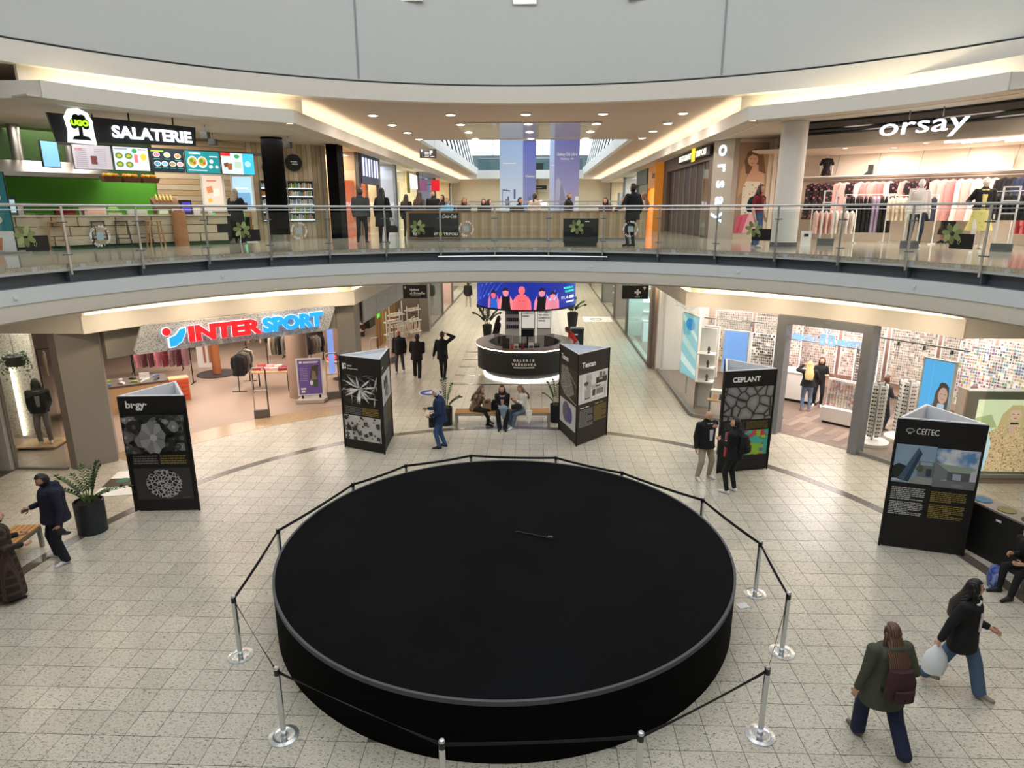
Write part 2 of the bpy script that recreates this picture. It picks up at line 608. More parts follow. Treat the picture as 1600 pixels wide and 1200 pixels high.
MB().use(m_steel).tube([(*pt(9.15, RA[0] - 3 + k * 2), 6.32) for k in range(int((RA[-1] - RA[0] + 8) / 2))], 0.028, 10).build('handrail', parent=rail, smooth=True)
MB().use(m_steel).tube([(*pt(9.15, RA[0] - 3 + k * 2), 6.235) for k in range(int((RA[-1] - RA[0] + 8) / 2))], 0.010, 6).build('lower_rod', parent=rail, smooth=True)

# ---- lower fascia with light cove
def both(f):
    return [f(-1), f(1)]
m_cove = mat('#fff0cc', emit=22.0, name='cove_light')
for s, nm in ((-1, 'left'), (1, 'right')):
    mb = MB().use(m_fascia).arc(11.2, 11.28, s * 26.6, s * 63.6, A0, 3.85, n=40)
    mb.use(m_fascia).arc(11.28, 11.9, s * 26.6, s * 63.6, A0, A0 + 0.03, n=40)
    y0 = 5.03
    xs = sorted((s * 10.04, s * 16))
    mb.box(xs[0], xs[1], y0, y0 + 0.08, A0, 4.25)
    xs = sorted((s * 5.02, s * 5.1))
    mb.box(xs[0], xs[1], 10.02, 60, A0, 3.85)
    struct(mb.build('trim_fascia_lower_' + nm))
    mb = MB().use(m_fascia).arc(11.75, 11.85, s * 26.6, s * 64, A0, 4.25, n=40)
    xs = sorted((s * 5.6, s * 5.7)); mb.box(xs[0], xs[1], 10.3, 60, A0, 4.25)
    struct(mb.build('wall_cove_lower_' + nm))
    mb = MB().use(m_cove).arc(11.42, 11.50, s * 28.5, s * 61.5, 3.60, 3.64, n=30)
    xs = sorted((s * 5.3, s * 5.36)); mb.box(xs[0], xs[1], 12, 45, 3.60, 3.64)
    tag(mb.build('cove_light'), f'warm hidden light strip behind the lower {nm} shop fascia', 'light strip')
    # upper fascia
    mb = MB().use(m_fascia).arc(11.2, 11.28, s * 33.5, s * 63.6, 8.55, 8.9, n=36)
    xs = sorted((s * 10.04, s * 20)); mb.box(xs[0], xs[1], 5.0, 5.08, 8.55, 8.9)
    xs = sorted((s * 6.18, s * 6.26)); mb.box(xs[0], xs[1], 9.35, 60, 8.55, 8.9)
    struct(mb.build('trim_fascia_upper_' + nm))
    mb = MB().use(m_fascia).arc(11.85, 11.95, s * 31.5, s * 64, 8.55, 9.3, n=36)
    xs = sorted((s * 6.75, s * 6.85)); mb.box(xs[0], xs[1], 9.8, 60, 8.55, 9.3)
    struct(mb.build('wall_cove_upper_' + nm))
    mb = MB().use(m_cove).arc(11.45, 11.52, s * 33.5, s * 61.5, 8.72, 8.76, n=30)
    xs = sorted((s * 6.4, s * 6.46)); mb.box(xs[0], xs[1], 10, 58, 8.72, 8.76)
    tag(mb.build('cove_light'), f'warm hidden light strip behind the upper {nm} fascia', 'light strip')
    # shop ceilings behind the fascia
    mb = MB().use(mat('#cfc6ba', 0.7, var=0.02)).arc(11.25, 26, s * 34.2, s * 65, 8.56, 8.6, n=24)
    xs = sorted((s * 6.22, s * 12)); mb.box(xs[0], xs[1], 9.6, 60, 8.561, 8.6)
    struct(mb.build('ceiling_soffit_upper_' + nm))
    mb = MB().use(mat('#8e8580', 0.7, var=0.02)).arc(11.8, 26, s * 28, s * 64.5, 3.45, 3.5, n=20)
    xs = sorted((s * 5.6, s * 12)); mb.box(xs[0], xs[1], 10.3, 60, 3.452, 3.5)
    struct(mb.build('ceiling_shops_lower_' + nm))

# ---- upper ceiling, opening lip, drum
m_ceil = mat('#c2b3aa', 0.7, var=0.02)
mb = MB().use(m_ceil)
cp = circle_plate(LR + 0.03, LC, (-20, 20, -20, 21), 9.254, 9.35, m_ceil, 'ceiling_upper'); struct(cp)
mb = MB().use(m_ceil)
for s in (-1, 1):
    xs = sorted((s * 4.6, s * 7.2)); mb.box(xs[0], xs[1], 21.001, 60, 9.254, 9.35)
struct(mb.build('ceiling_upper_corridor'))
struct(MB().use(m_fascia).arc(LR, LR + 0.3, 0, 360, 9.25, 9.70, n=180, c=LC).build('trim_opening_lip', smooth=True))
struct(MB().use(mat('#bfc2c0', 0.5, var=0.015)).arc(LR + 0.02, LR + 0.3, 0, 360, 9.75, 15.5, n=180, c=LC).build('wall_drum', smooth=True))
struct(MB().use(m_dsteel).arc(LR + 0.1, LR + 0.3, 0, 360, 9.69, 9.76, n=180, c=LC).build('trim_drum_gap', smooth=True))
for k in range(-5, 6):
    a = -21.6 + k * 44.6
    o = MB().use(mat('#8b9191', 0.5)).box(-0.028, 0.028, -0.02, 0, 9.78, 15.5).build('trim_drum_seam', loc=(LC[0] + (LR + 0.02) * sin(RAD(a)), LC[1] + (LR + 0.02) * cos(RAD(a)), 0), rz=-RAD(a))
    struct(o)
for i, (x, w) in enumerate(((-3.01, 0.62), (0.14, 0.62), (3.28, 0.5))):
    y = LC[1] + math.sqrt((LR) ** 2 - (x - LC[0]) ** 2)
    wdo = thing('drum_lamp', ('left', 'middle', 'right')[i] + ' small bright window high in the white drum wall', 'window', (x, y - 0.05, 11.86))
    MB().use(m_white).box(-w / 2 - 0.03, w / 2 + 0.03, 0, 0.08, -0.03, 0.8).build('frame', parent=wdo)
    MB().use(mat('#f2fbff', emit=4.0)).box(-w / 2, w / 2, -0.01, 0.02, 0, 0.77).build('pane', parent=wdo)
# roof ring of the drum (open skylight above)
mb = MB().use(m_white).arc(LR - 2.2, LR + 0.6, 0, 360, 15.5, 15.7, n=60, c=LC)
struct(mb.build('ceiling_drum_rim'))
sk = thing('skylight', 'steel ribbed round glass skylight over the atrium', 'skylight', (0, 0, 15.7))
for k in range(-6, 7):
    x = k * 1.7; hh = math.sqrt(max(0.5, 11.2 ** 2 - x * x))
    MB().use(m_white).box(LC[0] + x - 0.05, LC[0] + x + 0.05, LC[1] - hh, LC[1] + hh, 0, 0.2).build('rib', parent=sk)

# ---- walls that close the building behind the camera and outside
m_wall = mat('#c9c2b6', 0.7, var=0.03)
struct(MB().use(m_wall).arc(17, 17.2, 75, 285, 0, 4.2, n=60).build('wall_near_lower'))
struct(MB().use(m_wall).arc(17, 17.2, 75, 285, 5.2, 9.3, n=60).build('wall_near_upper'))
struct(MB().use(m_wall).box(-26, -25.8, -15, 64, 0, 9.3).build('wall_left'))
struct(MB().use(m_wall).box(25.8, 26, -15, 64, 0, 9.3).build('wall_right'))

# ---- ceiling lamps
lamp = None
for j, (ly, xs) in enumerate(((13.0, (-4.85, -2.3, 0.15, 2.65, 5.2)), (15.45, (-4.75, -2.25, 0.2, 2.65, 5.2)), (17.85, (-4.65, -2.2, 0.23, 2.63, 5.1)), (20.3, (-4.6, -2.15, 0.26, 2.63, 5.05)))):
    for i, x in enumerate(xs):
        lab = ('first', 'second', 'third', 'farthest')[j] + ' row from the front, ' + ('leftmost', 'left of centre', 'centre', 'right of centre', 'rightmost')[i] + ' round ceiling lamp above the food court'
        if lamp is None:
            lamp = thing('ceiling_lamp', lab, 'lamp', (x, ly, 9.25), group='ceiling lamps above the food court')
            MB().use(m_white).lathe([(0.19, 0.0), (0.19, -0.03), (0.155, -0.035), (0.15, 0.0)], n=20).build('lamp_ring', parent=lamp)
            MB().use(mat('#fff4e0', emit=14.0, name='lamp_glow')).lathe([(0.15, -0.028), (0.10, -0.045), (0.02, -0.05)], n=16).build('diffuser', parent=lamp)
        else:
            dup(lamp, (x, ly, 9.25), 0, lab)
        area('lamp_light', (x, ly, 9.18), 0.28, 0.28, 26, (1, 0.9, 0.8), shape='DISK')
# mirrored slat ceiling in the middle
mc = thing('mirror_ceiling', 'polished metal slat panel set in the ceiling above the food court', 'ceiling panel', (0.2, 17.6, 9.23))
MB().use(mat('#c8c0b4', 0.04, metal=1.0, var=0)).box(-2.65, 2.65, -2.5, 2.5, 0, 0.015).build('mirror_sheet', parent=mc)
sl = None
for k in range(24):
    if sl is None:
        o = MB().use(mat('#d8d0c4', 0.2, metal=0.8)).box(-2.65, 2.65, -0.018, 0.018, -0.004, 0).build('slat', parent=mc); sl = o.data
    else: o = put('slat', sl, mc)
    o.location = (0, -2.4 + k * 0.208, 0)

# lower gallery downlights (mounted in the lower ceiling ring)
k = 0
for a in range(-80, 81, 10):
    if abs(a) < 12: continue
    p = pt(10.3, a)
    area('gallery_light', (*p, 4.19), 0.25, 0.25, 16, (1, 0.8, 0.58), shape='DISK')
for y in range(13, 58, 5):
    for x in (-3.4, 3.4) if y > 20 else (-3.4, 0.0, 3.4):
        area('corridor_light', (x, y, 4.24), 0.3, 0.3, 26 if y < 30 else 34, (1, 0.83, 0.62), shape='DISK')
# ================================================================ STAGE AND BARRIER
stage = thing('round_stage', 'big low round stage covered in black carpet in the middle of the atrium', 'stage', (0.02, 0.19, 0))
SR = 3.66
m_carpet = ramp_mat('black_carpet', 'noise', [(0.35, '#040507'), (0.65, '#080a0d')], scale=0.9, rough=0.95, detail=8, spec=0.12)
MB().use(m_carpet).lathe([(0.01, 0.80), (SR - 0.02, 0.80), (SR - 0.02, 0.852), (0.01, 0.854)], n=120).build('carpet_top', parent=stage)
MB().use(mat('#030304', 0.9, var=0.1, spec=0.1)).lathe([(SR - 0.03, 0.0), (SR, 0.0), (SR, 0.80), (SR - 0.03, 0.80)], n=120).build('skirt', parent=stage, smooth=True)
MB().use(mat('#45484e', 0.6, var=0.05)).arc(SR - 0.03, SR + 0.006, 0, 360, 0.80, 0.862, n=160).build('edge_trim', parent=stage, smooth=True)
cb = MB().use(mat('#1e1e20', 0.5))
P = [(0.18, 0.52), (0.28, 0.53), (0.36, 0.47), (0.46, 0.46), (0.56, 0.40), (0.68, 0.36), (0.75, 0.33)]
cb.tube([(x, y, 0.866) for x, y in P], 0.012, 6)
cab = cb.build('power_cable', smooth=True)
tag(cab, 'short black power cable end lying on the black stage', 'cable')
MB().use(mat('#3a3a3c', 0.4)).box(0.74, 0.82, 0.29, 0.35, 0.856, 0.90).build('plug', parent=cab)
tag(MB().use(mat('#e8ecec', 0.6)).box(-0.09, 0.09, -0.07, 0.07, 0, 0.003).build('paper_slip', loc=(3.9, -0.22, 0.003), rz=0.3), 'small white paper slip on the floor right of the stage', 'paper')

ST = [(-0.43, -4.16), (-2.54, -3.14), (-3.72, -1.7), (-3.87, 0.32), (-3.12, 2.28), (-2.25, 3.3), (-0.91, 3.93), (0.98, 3.86), (2.33, 3.05), (3.68, 1.78), (4.21, 0.13), (4.11, -1.36), (3.28, -2.93), (1.62, -3.99)]
WH = ['nearest, front left, cut by the bottom of the frame', 'front left with its chrome disc base in view', 'left of the stage, in front of the leftmost tower panel', 'left side, half hidden behind the stage edge',
      'behind the stage, at the upper left curve', 'behind the stage, left of the man in the blue jacket', 'behind the stage, below the bench with the tote bags', 'behind the stage, below the bench right end',
      'behind the stage, in front of the brown two logo tower', 'behind the stage on the right curve, below the two talking men', 'right side with chrome base beside the paper slip', 'right of the stage, the farthest right one',
      'front right with its chrome disc base in view', 'nearest, front right, cut by the bottom of the frame']
m_chrome = mat('#d8dbdd', 0.22, metal=0.85, var=0)
mpost = None
def belt(a, b, parent, sag, tilt):
    mb = MB().use(mat('#0b0b0c', 0.8))
    n = 10
    A = Vector((a[0], a[1], 0)); B = Vector((b[0], b[1], 0)); d = (B - A).normalized(); nn = Vector((-d.y, d.x, 0))
    rr = []
    for k in range(n + 1):
        t = k / n
        p = A.lerp(B, 0.012 + t * 0.976); z = 0.925 - sag * 4 * t * (1 - t)
        th = tilt * sin(pi * t)
        up = Vector((0, 0, 1)) * cos(th) + nn * sin(th)
        o = nn * 0.0015
        rr.append([p - up * 0.025 + Vector((0, 0, z)) - o, p + up * 0.025 + Vector((0, 0, z)) - o, p + up * 0.025 + Vector((0, 0, z)) + o, p - up * 0.025 + Vector((0, 0, z)) + o])
    mb.X = Matrix.Translation((-a[0], -a[1], 0))
    return mb.rings(rr).build('belt', parent=parent)
for i, (x, y) in enumerate(ST):
    lab = 'chrome belt post ' + WH[i]
    if mpost is None:
        t = thing('barrier_post', lab, 'barrier post', (x, y, 0), group='belt posts around the stage')
        mpost = t
        MB().use(m_chrome).lathe([(0.175, 0), (0.18, 0.008), (0.13, 0.016), (0.12, 0.010), (0.05, 0.016), (0.02, 0.02)], n=28).build('base', parent=t, smooth=True)
        MB().use(m_chrome).lathe([(0.034, 0.012), (0.034, 0.88)], n=18).build('pole', parent=t, smooth=True)
        MB().use(mat('#1a1a1b', 0.4)).lathe([(0.034, 0.88), (0.034, 0.96)], n=18).build('belt_cassette', parent=t, smooth=True)
        MB().use(m_chrome).lathe([(0.034, 0.96), (0.034, 0.975), (0.026, 0.985), (0.004, 0.988)], n=18).build('cap', parent=t, smooth=True)
        posts = [t]
    else:
        posts.append(dup(mpost, (x, y, 0), 0, lab))
for i, t in enumerate(posts):
    j = (i + 1) % len(posts)
    belt(ST[i], ST[j], t, 0.02, (0.9 if i in (0,) else 0.25))

# ================================================================ EXHIBITION TOWERS
KH = 2.55
m_kb = mat('#0d0c0d', 0.6, var=0.05)
m_kbrown = mat('#231b1a', 0.6, var=0.05)
m_rim = mat('#d7dbe2', 0.6, var=0.02)
grey = lambda v: mat('#%02x%02x%02x' % (v, v, v), 0.7, var=0.05, scale=12)
m_txt = mat('#b9bab8', 0.7, var=0); m_gold = mat('#8f7d3e', 0.7, var=0); m_wt = mat('#eeeeec', 0.6, var=0)

class Face:
    """one printed side of a tower; P left, Q right as seen from outside"""
    def __init__(s, P, Q, parent, origin):
        s.P = Vector((P[0], P[1], 0)) - Vector((*origin, 0)); s.Q = Vector((Q[0], Q[1], 0)) - Vector((*origin, 0))
        s.u = (s.Q - s.P).normalized(); s.n = Vector((s.u.y, -s.u.x, 0)); s.w = (s.Q - s.P).length; s.par = parent
    def at(s, x, z, d=0.004):
        return s.P + s.u * (x * s.w) + Vector((0, 0, z)) + s.n * d
    def pic(s, x0, x1, z0, z1, base, shapes, name='picture'):
        return art(name, s.at((x0 + x1) / 2, (z0 + z1) / 2), s.u, s.n, (x1 - x0) * s.w, z1 - z0, base, shapes, s.par)
    def text(s, t, x, z, size, m=None, bold=0.0, align='LEFT', name='title', width=None):
        return lettering(t, size, m or m_wt, s.at(x, z, 0.006), s.u, s.n, s.par, 0.001, bold, 0, align, name, width)
    def lines(s, x0, x1, z0, z1, n, m, name='text_lines', seed=1):
        r = random.Random(seed); sh = []
        for k in range(n):
            y1 = 1 - (k + 0.15) / n; y0 = 1 - (k + 0.68) / n
            x = 0.0; e = 1.0 if (k + 1) % 6 else 0.6
            while x < e - 0.05:
                wd = r.uniform(0.06, 0.2)
                sh.append((m, rect(x, y0, min(e, x + wd), y1))); x += wd + 0.02
        mb = MB(); mb.X = frame(s.at((x0 + x1) / 2, (z0 + z1) / 2, 0.003), s.u, s.n)
        w, h = (x1 - x0) * s.w, z1 - z0
        for m, p in sh:
            mb.use(m).add([((x - 0.5) * w, (y - 0.5) * h, 0) for x, y in p], [(0, 1, 2, 3)])
        return mb.build(name, parent=s.par, fix=False, kind='stuff')

def tower(name, label, tri, panel_m, tray):
    c = (sum(p[0] for p in tri) / 3, sum(p[1] for p in tri) / 3)
    t = thing(name, label, 'display tower', (*c, 0), group='triangular exhibition towers')
    L = [(p[0] - c[0], p[1] - c[1]) for p in tri]
    def inset(k):
        out = []
        for p in L:
            d = math.hypot(*p); out.append((p[0] * (1 - k / d), p[1] * (1 - k / d)))
        return out
    faces = []
    for i in range(3):
        a, b = L[i], L[(i + 1) % 3]; ia, ib = inset(0.09)[i], inset(0.09)[(i + 1) % 3]
        sp_ = MB().use(panel_m).prism([a, b, ib, ia], 0.02, KH).build('side_panel', parent=t)
        MB().use(m_rim).prism([a, b, ib, ia], KH + 0.001, KH + 0.02).build('rim', parent=t)
        # lining of the open top
        k = inset(0.1); MB().use(m_rim).prism([ia, ib, k[(i + 1) % 3], k[i]], KH - 0.6, KH).build('inner_lining', parent=t)
        MB().use(m_kb).cyl((a[0] * 1.004, a[1] * 1.004, 0.0), 0.022, KH, 8).build('corner_post', parent=t)
        faces.append(Face(tri[i], tri[(i + 1) % 3], sp_, c))
    k = inset(0.1)
    MB().use(mat('#b9c4d4', 0.7) if tray else mat('#8c8a8a', 0.8)).prism(k, KH - (0.07 if tray else 0.35), KH - (0.06 if tray else 0.34)).build('top_tray', parent=t)
    return t, faces

def blob(r, cx, cy, rad, n=9, asp=1.0, jit=0.25):
    return [(min(1, max(0, cx + rad * (1 + r.uniform(-jit, jit)) * cos(2 * pi * i / n))), min(1, max(0, cy + asp * rad * (1 + r.uniform(-jit, jit)) * sin(2 * pi * i / n)))) for i in range(n)]

# tower 1: grey flower picture and honeycomb ball
t1, F = tower('display_tower', 'black three-sided display tower with a grey flower picture and honeycomb ball, leftmost', [(-8.0, 2.83), (-6.68, 2.93), (-7.45, 4.05)], m_kb, False)
f = F[0]
f.text('bı·gy·', 0.09, 2.37, 0.21, bold=0.006)
r = random.Random(3); sh = []
for k in range(70):
    g_ = r.choice((60, 84, 100, 40, 125, 36)); cx_, cy_ = r.random(), r.random(); rd = r.uniform(0.05, 0.14)
    sh.append((grey(g_), blob(r, cx_, cy_, rd, 8, 1.5)))
    sh.append((grey(min(170, g_ + 45)), blob(r, cx_, cy_, rd * 0.35, 6, 1.4)))
cx_, cy_ = 0.5, 0.45
for a in range(0, 360, 40):
    aa = RAD(a + 10); col = 150 if (a // 40) % 2 else 128
    sh.append((grey(col), [(cx_, cy_), (cx_ + 0.20 * cos(aa - 0.34), cy_ + 0.42 * sin(aa - 0.34)), (cx_ + 0.235 * cos(aa), cy_ + 0.48 * sin(aa)), (cx_ + 0.20 * cos(aa + 0.34), cy_ + 0.42 * sin(aa + 0.34))]))
sh.append((grey(175), disc(cx_ + 0.02, cy_, 0.06, 1.6)))
f.pic(0.05, 0.95, 1.37, 2.15, grey(45), sh)
f.lines(0.08, 0.46, 1.06, 1.27, 4, grey(120)); f.lines(0.5, 0.9, 1.06, 1.27, 4, m_gold)
hc = ramp_mat('honeycomb_ball', 'cells', [(0.0, '#c8c8c8'), (0.09, '#8a8a8a'), (0.16, '#141414')], scale=13, rough=0.7)
f.pic(0.06, 0.94, 0.27, 0.98, grey(52), [(grey(30), disc(0.5, 0.5, 0.33, 1.0, 24, 0.47)), (hc, disc(0.51, 0.5, 0.32, 1.0, 28, 0.46)), (grey(170), rect(0.8, 0.05, 0.93, 0.055))])
# tower 2: white crystal needles over dark cubes
t2, F = tower('display_tower', 'black three-sided display tower with white needle crystals above dark cubes', [(-4.63, 6.85), (-3.44, 6.35), (-3.53, 7.78)], m_kb, True)
f = F[0]
f.pic(0.06, 0.16, 2.2, 2.36, m_kb, [(m_wt, rect(0, 0, 0.4, 1)), (m_wt, rect(0.5, 0.1, 1, 1)), (m_kb, rect(0.6, 0.35, 0.85, 0.8))], 'emblem')
f.text('ústav', 0.19, 2.31, 0.07, bold=0.001); f.text('přístrojové techniky', 0.19, 2.23, 0.06, width=0.33)
r = random.Random(5); sh = []
for k in range(60):
    x, y, a = r.random(), r.random(), r.uniform(0, pi); l = r.uniform(0.1, 0.35); w = r.uniform(0.008, 0.03)
    p = [(x + l * cos(a), y + l * sin(a)), (x - w * sin(a), y + w * cos(a)), (x - l * cos(a), y - l * sin(a)), (x + w * sin(a), y - w * cos(a))]
    sh.append((grey(r.choice((150, 90, 190, 60, 120, 20))), [(min(1, max(0, q)), min(1, max(0, s_))) for q, s_ in p]))
for a in (15, 48, 100, 128, 150, 188, 200, 215, 262, 270, 300, 318, 345):
    aa = RAD(a); l = r.uniform(0.35, 0.52); w = 0.03
    p = [(0.52, 0.55), (0.52 + l * 0.6 * cos(aa) - w * sin(aa), 0.55 + l * 0.6 * sin(aa) + w * cos(aa)), (0.52 + l * cos(aa), 0.55 + l * sin(aa)), (0.52 + l * 0.6 * cos(aa) + w * sin(aa), 0.55 + l * 0.6 * sin(aa) - w * cos(aa))]
    sh.append((grey(r.choice((220, 200, 235))), [(min(1, max(0, q)), min(1, max(0, s_))) for q, s_ in p]))
f.pic(0.03, 0.94, 1.27, 2.1, grey(24), sh)
f.lines(0.07, 0.48, 0.98, 1.2, 5, grey(110)); f.lines(0.5, 0.9, 0.98, 1.2, 5, m_gold)
sh = []
for k in range(46):
    x, y, a, l = r.random(), r.random(), r.uniform(0, pi), r.choice((0.025, 0.035, 0.045, 0.07))
    sh.append((grey(r.choice((45, 60, 75))), [(min(1, max(0, x + l * cos(a + q))), min(1, max(0, y + 1.5 * l * sin(a + q)))) for q in (0, pi / 2, pi, 3 * pi / 2)]))
f.pic(0.03, 0.94, 0.27, 0.95, grey(190), sh)
f = F[1]
f.text('ústav', 0.16, 2.27, 0.09)
f.pic(0.06, 0.97, 1.27, 2.08, grey(215), [(grey(120), rect(0.3, 0.2, 0.7, 0.75)), (grey(70), rect(0.35, 0.6, 0.6, 0.85)), (grey(160), rect(0.5, 0.1, 0.85, 0.4)), (grey(60), rect(0.2, 0.5, 0.3, 0.8))])
f.pic(0.08, 0.5, 0.95, 1.24, grey(95), []); f.pic(0.53, 0.95, 0.95, 1.24, mat('#5f5220', 0.7), [])
f.pic(0.08, 0.5, 0.6, 0.92, grey(88), []); f.pic(0.53, 0.95, 0.6, 0.92, mat('#564b1e', 0.7), [])
f.lines(0.1, 0.48, 0.42, 0.56, 2, grey(120))
# tower 3: brown, laboratory desk picture
t3, F = tower('display_tower', 'dark brown three-sided display tower with a white laboratory desk picture, beside the bench', [(1.22, 8.5), (1.65, 7.1), (2.56, 8.06)], m_kbrown, True)
f = F[1]
f.text('Tescan', 0.12, 2.22, 0.2, bold=0.007)
sh = [(grey(205), rect(0.06, 0.06, 0.94, 0.9)), (grey(228), rect(0.1, 0.1, 0.9, 0.9)), (grey(200), rect(0.18, 0.42, 0.92, 0.47)), (grey(175), rect(0.2, 0.15, 0.4, 0.43)), (grey(70), rect(0.2, 0.12, 0.4, 0.16)), (grey(70), rect(0.46, 0.18, 0.56, 0.4)), (grey(130), rect(0.6, 0.2, 0.84, 0.4)), (grey(190), rect(0.87, 0.12, 0.9, 0.44)),
      (grey(60), rect(0.58, 0.58, 0.96, 0.78)), (grey(180), rect(0.68, 0.68, 0.8, 0.75)), (grey(110), rect(0.7, 0.8, 0.78, 0.95)), (grey(120), rect(0.82, 0.8, 0.9, 0.93)), (grey(175), rect(0.25, 0.48, 0.4, 0.7)), (grey(90), disc(0.24, 0.66, 0.07)), (grey(190), rect(0.26, 0.74, 0.42, 0.94)), (grey(200), rect(0.42, 0.5, 0.58, 0.58)), (grey(60), rect(0.56, 0.48, 0.72, 0.52))]
f.pic(0.03, 0.97, 1.16, 1.98, grey(222), sh)
f.text('Tescan – Brno', 0.08, 1.04, 0.06, width=0.38, bold=0.002); f.text('Tescan – Brno', 0.56, 1.06, 0.06, mat('#b59a3a', 0.7), width=0.36, bold=0.002)
f.lines(0.07, 0.5, 0.48, 0.98, 15, grey(140)); f.lines(0.54, 0.96, 0.55, 1.0, 14, m_gold)
f = F[0]
f.text('Tescan', 0.1, 2.26, 0.2, bold=0.007)
net = ramp_mat('fine_net_print', 'cells', [(0.0, '#b4b4ac'), (0.14, '#6a6a62'), (0.3, '#34322c')], scale=22, rough=0.7)
f.pic(0.03, 0.97, 1.12, 2.06, mat('#3c382e', 0.7), [(net, [(0.05, 0.3), (0.1, 0.95), (0.45, 0.98), (0.7, 0.6), (0.85, 0.3), (0.6, 0.12), (0.3, 0.1)]), (grey(190), [(0.55, 0.82), (0.98, 0.52), (0.98, 0.54), (0.56, 0.84)]), (grey(190), [(0.4, 0.1), (0.98, 0.0), (0.98, 0.02), (0.42, 0.13)])])
sp = ramp_mat('spotted_cell_print', 'voronoi', [(0.0, '#3c3c44'), (0.5, '#7a7a80'), (0.8, '#504c7c')], scale=16, rough=0.7)
f.pic(0.05, 0.92, 0.34, 1.06, grey(205), [(sp, disc(0.42, 0.55, 0.24, 1.0, 20, 0.42)), (mat('#5a5596', 0.7), disc(0.62, 0.5, 0.18, 1.0, 20, 0.34)), (sp, disc(0.42, 0.55, 0.13, 1.0, 16, 0.2))])
# tower 4: cracked grains, coloured polygons
t4, F = tower('display_tower', 'black three-sided display tower with cracked grey grains and bright coloured shapes, behind the two men', [(4.97, 5.33), (6.27, 5.65), (5.35, 6.7)], m_kb, False)
f = F[0]
f.text('CEPLANT', 0.15, 2.33, 0.17, bold=0.006, name='title')
gr = ramp_mat('cracked_grain_print', 'cells', [(0.0, '#141414'), (0.035, '#3c3c3c'), (0.09, '#7a7a7a'), (0.4, '#949494')], scale=3.6, rough=0.7)
f.pic(0.03, 0.97, 1.33, 2.15, gr, [])
f.lines(0.06, 0.46, 1.08, 1.28, 5, grey(70)); f.lines(0.5, 0.93, 1.08, 1.28, 5, mat('#6a5c2c', 0.7))
r = random.Random(9); sh = []
cc = ['#d2324a', '#38a69c', '#8fb53a', '#5a6bb0', '#b53a7a', '#4ab3a0', '#c04848', '#9aba3c']
for k in range(10):
    sh.append((mat(cc[k % 8], 0.7), [(k / 10, 0), (k / 10 + 0.11, 0), (k / 10 + 0.14, 1), (k / 10 + 0.02, 1)] if k < 9 else rect(0.9, 0, 1, 1)))
sh.append((mat('#3fae9e', 0.7), [(0.2, 0.75), (0.5, 0.95), (0.95, 0.6), (0.8, 0.35), (0.35, 0.45)])); sh.append((mat('#8cbb3a', 0.7), [(0.25, 0.1), (0.6, 0.5), (0.9, 0.4), (0.95, 0.05), (0.5, 0.02)]))
for k in range(14):
    sh.append((mat(r.choice(cc), 0.7), blob(r, r.random(), r.random(), r.uniform(0.03, 0.1), 5, 1.2)))
f.pic(0.1, 0.95, 0.42, 1.05, mat('#3fae9e', 0.7), sh)
# tower 5: two building photographs
t5, F = tower('display_tower', 'black three-sided display tower with two blue sky building photographs, rightmost', [(7.12, 1.87), (8.45, 1.5), (8.1, 2.75)], m_kb, False)
f = F[0]
f.text('CEITEC', 0.22, 2.33, 0.16, bold=0.0, width=0.36)
f.pic(0.10, 0.2, 2.27, 2.39, m_kb, [(m_txt, disc(0.5, 0.6, 0.5, 1, 16, 0.35)), (m_kb, disc(0.5, 0.6, 0.4, 1, 16, 0.25)), (m_txt, rect(0.3, 0.05, 0.7, 0.2))], 'emblem')
sky = mat('#8fa9c0', 0.7, var=0.12, scale=3); dk = mat('#3d454e', 0.7)
f.pic(0.02, 0.495, 1.33, 2.07, sky, [(mat('#23302a', 0.8), [(0, 0.1), (0, 0.42), (0.12, 0.5), (0.3, 0.45), (0.45, 0.2), (0.4, 0.05)]), (mat('#6f7c80', 0.7), rect(0.6, 0.2, 1, 0.6)), (mat('#9fb0b4', 0.7), rect(0.66, 0.5, 0.95, 0.58)), (dk, rect(0.82, 0.22, 0.95, 0.42)), (mat('#59644e', 0.7), blob(r, 0.66, 0.4, 0.1)), (mat('#47627a', 0.5), [(0.14, 0.08), (0.55, 0.95), (0.66, 0.8), (0.42, 0.04)]), (mat('#2f4358', 0.5), [(0.3, 0.06), (0.6, 0.88), (0.66, 0.8), (0.42, 0.04)]), (mat('#9a9c98', 0.7), [(0.42, 0.04), (0.6, 0.2), (1, 0.18), (1, 0.0), (0.4, 0)])], 'photograph')
cl = ramp_mat('cloudy_sky_print', 'noise', [(0.4, '#5f8fc4'), (0.55, '#cfd8e2'), (0.7, '#e6eaee')], scale=4, rough=0.7)
f.pic(0.5, 0.985, 1.31, 2.05, cl, [(mat('#7c8287', 0.7), [(0, 0.15), (0, 0.75), (0.35, 0.42), (0.35, 0.22)]), (mat('#5c6168', 0.7), [(0.32, 0.2), (0.32, 0.5), (0.9, 0.5), (0.9, 0.2)]), (mat('#9fb0a0', 0.7), [(0.05, 0.62), (0.35, 0.42), (0.85, 0.42), (1, 0.55)]), (mat('#aab6c4', 0.7), rect(0.45, 0.22, 0.65, 0.38)), (mat('#c9ccd0', 0.7), [(0.85, 0.2), (0.85, 0.45), (1, 0.55), (1, 0.15)]), (mat('#77797d', 0.7), [(0, 0), (0, 0.18), (1, 0.22), (1, 0)]), (mat('#8b8d90', 0.7), disc(0.6, 0.08, 0.15, 1, 12, 0.04))], 'photograph')
f.text('CEITEC', 0.02, 1.38, 0.05, bold=0.001); f.text('MUNI', 0.24, 1.36, 0.06, bold=0.003)
f.lines(0.04, 0.44, 0.98, 1.24, 7, m_txt); f.lines(0.04, 0.44, 0.68, 0.95, 8, m_txt, seed=2)
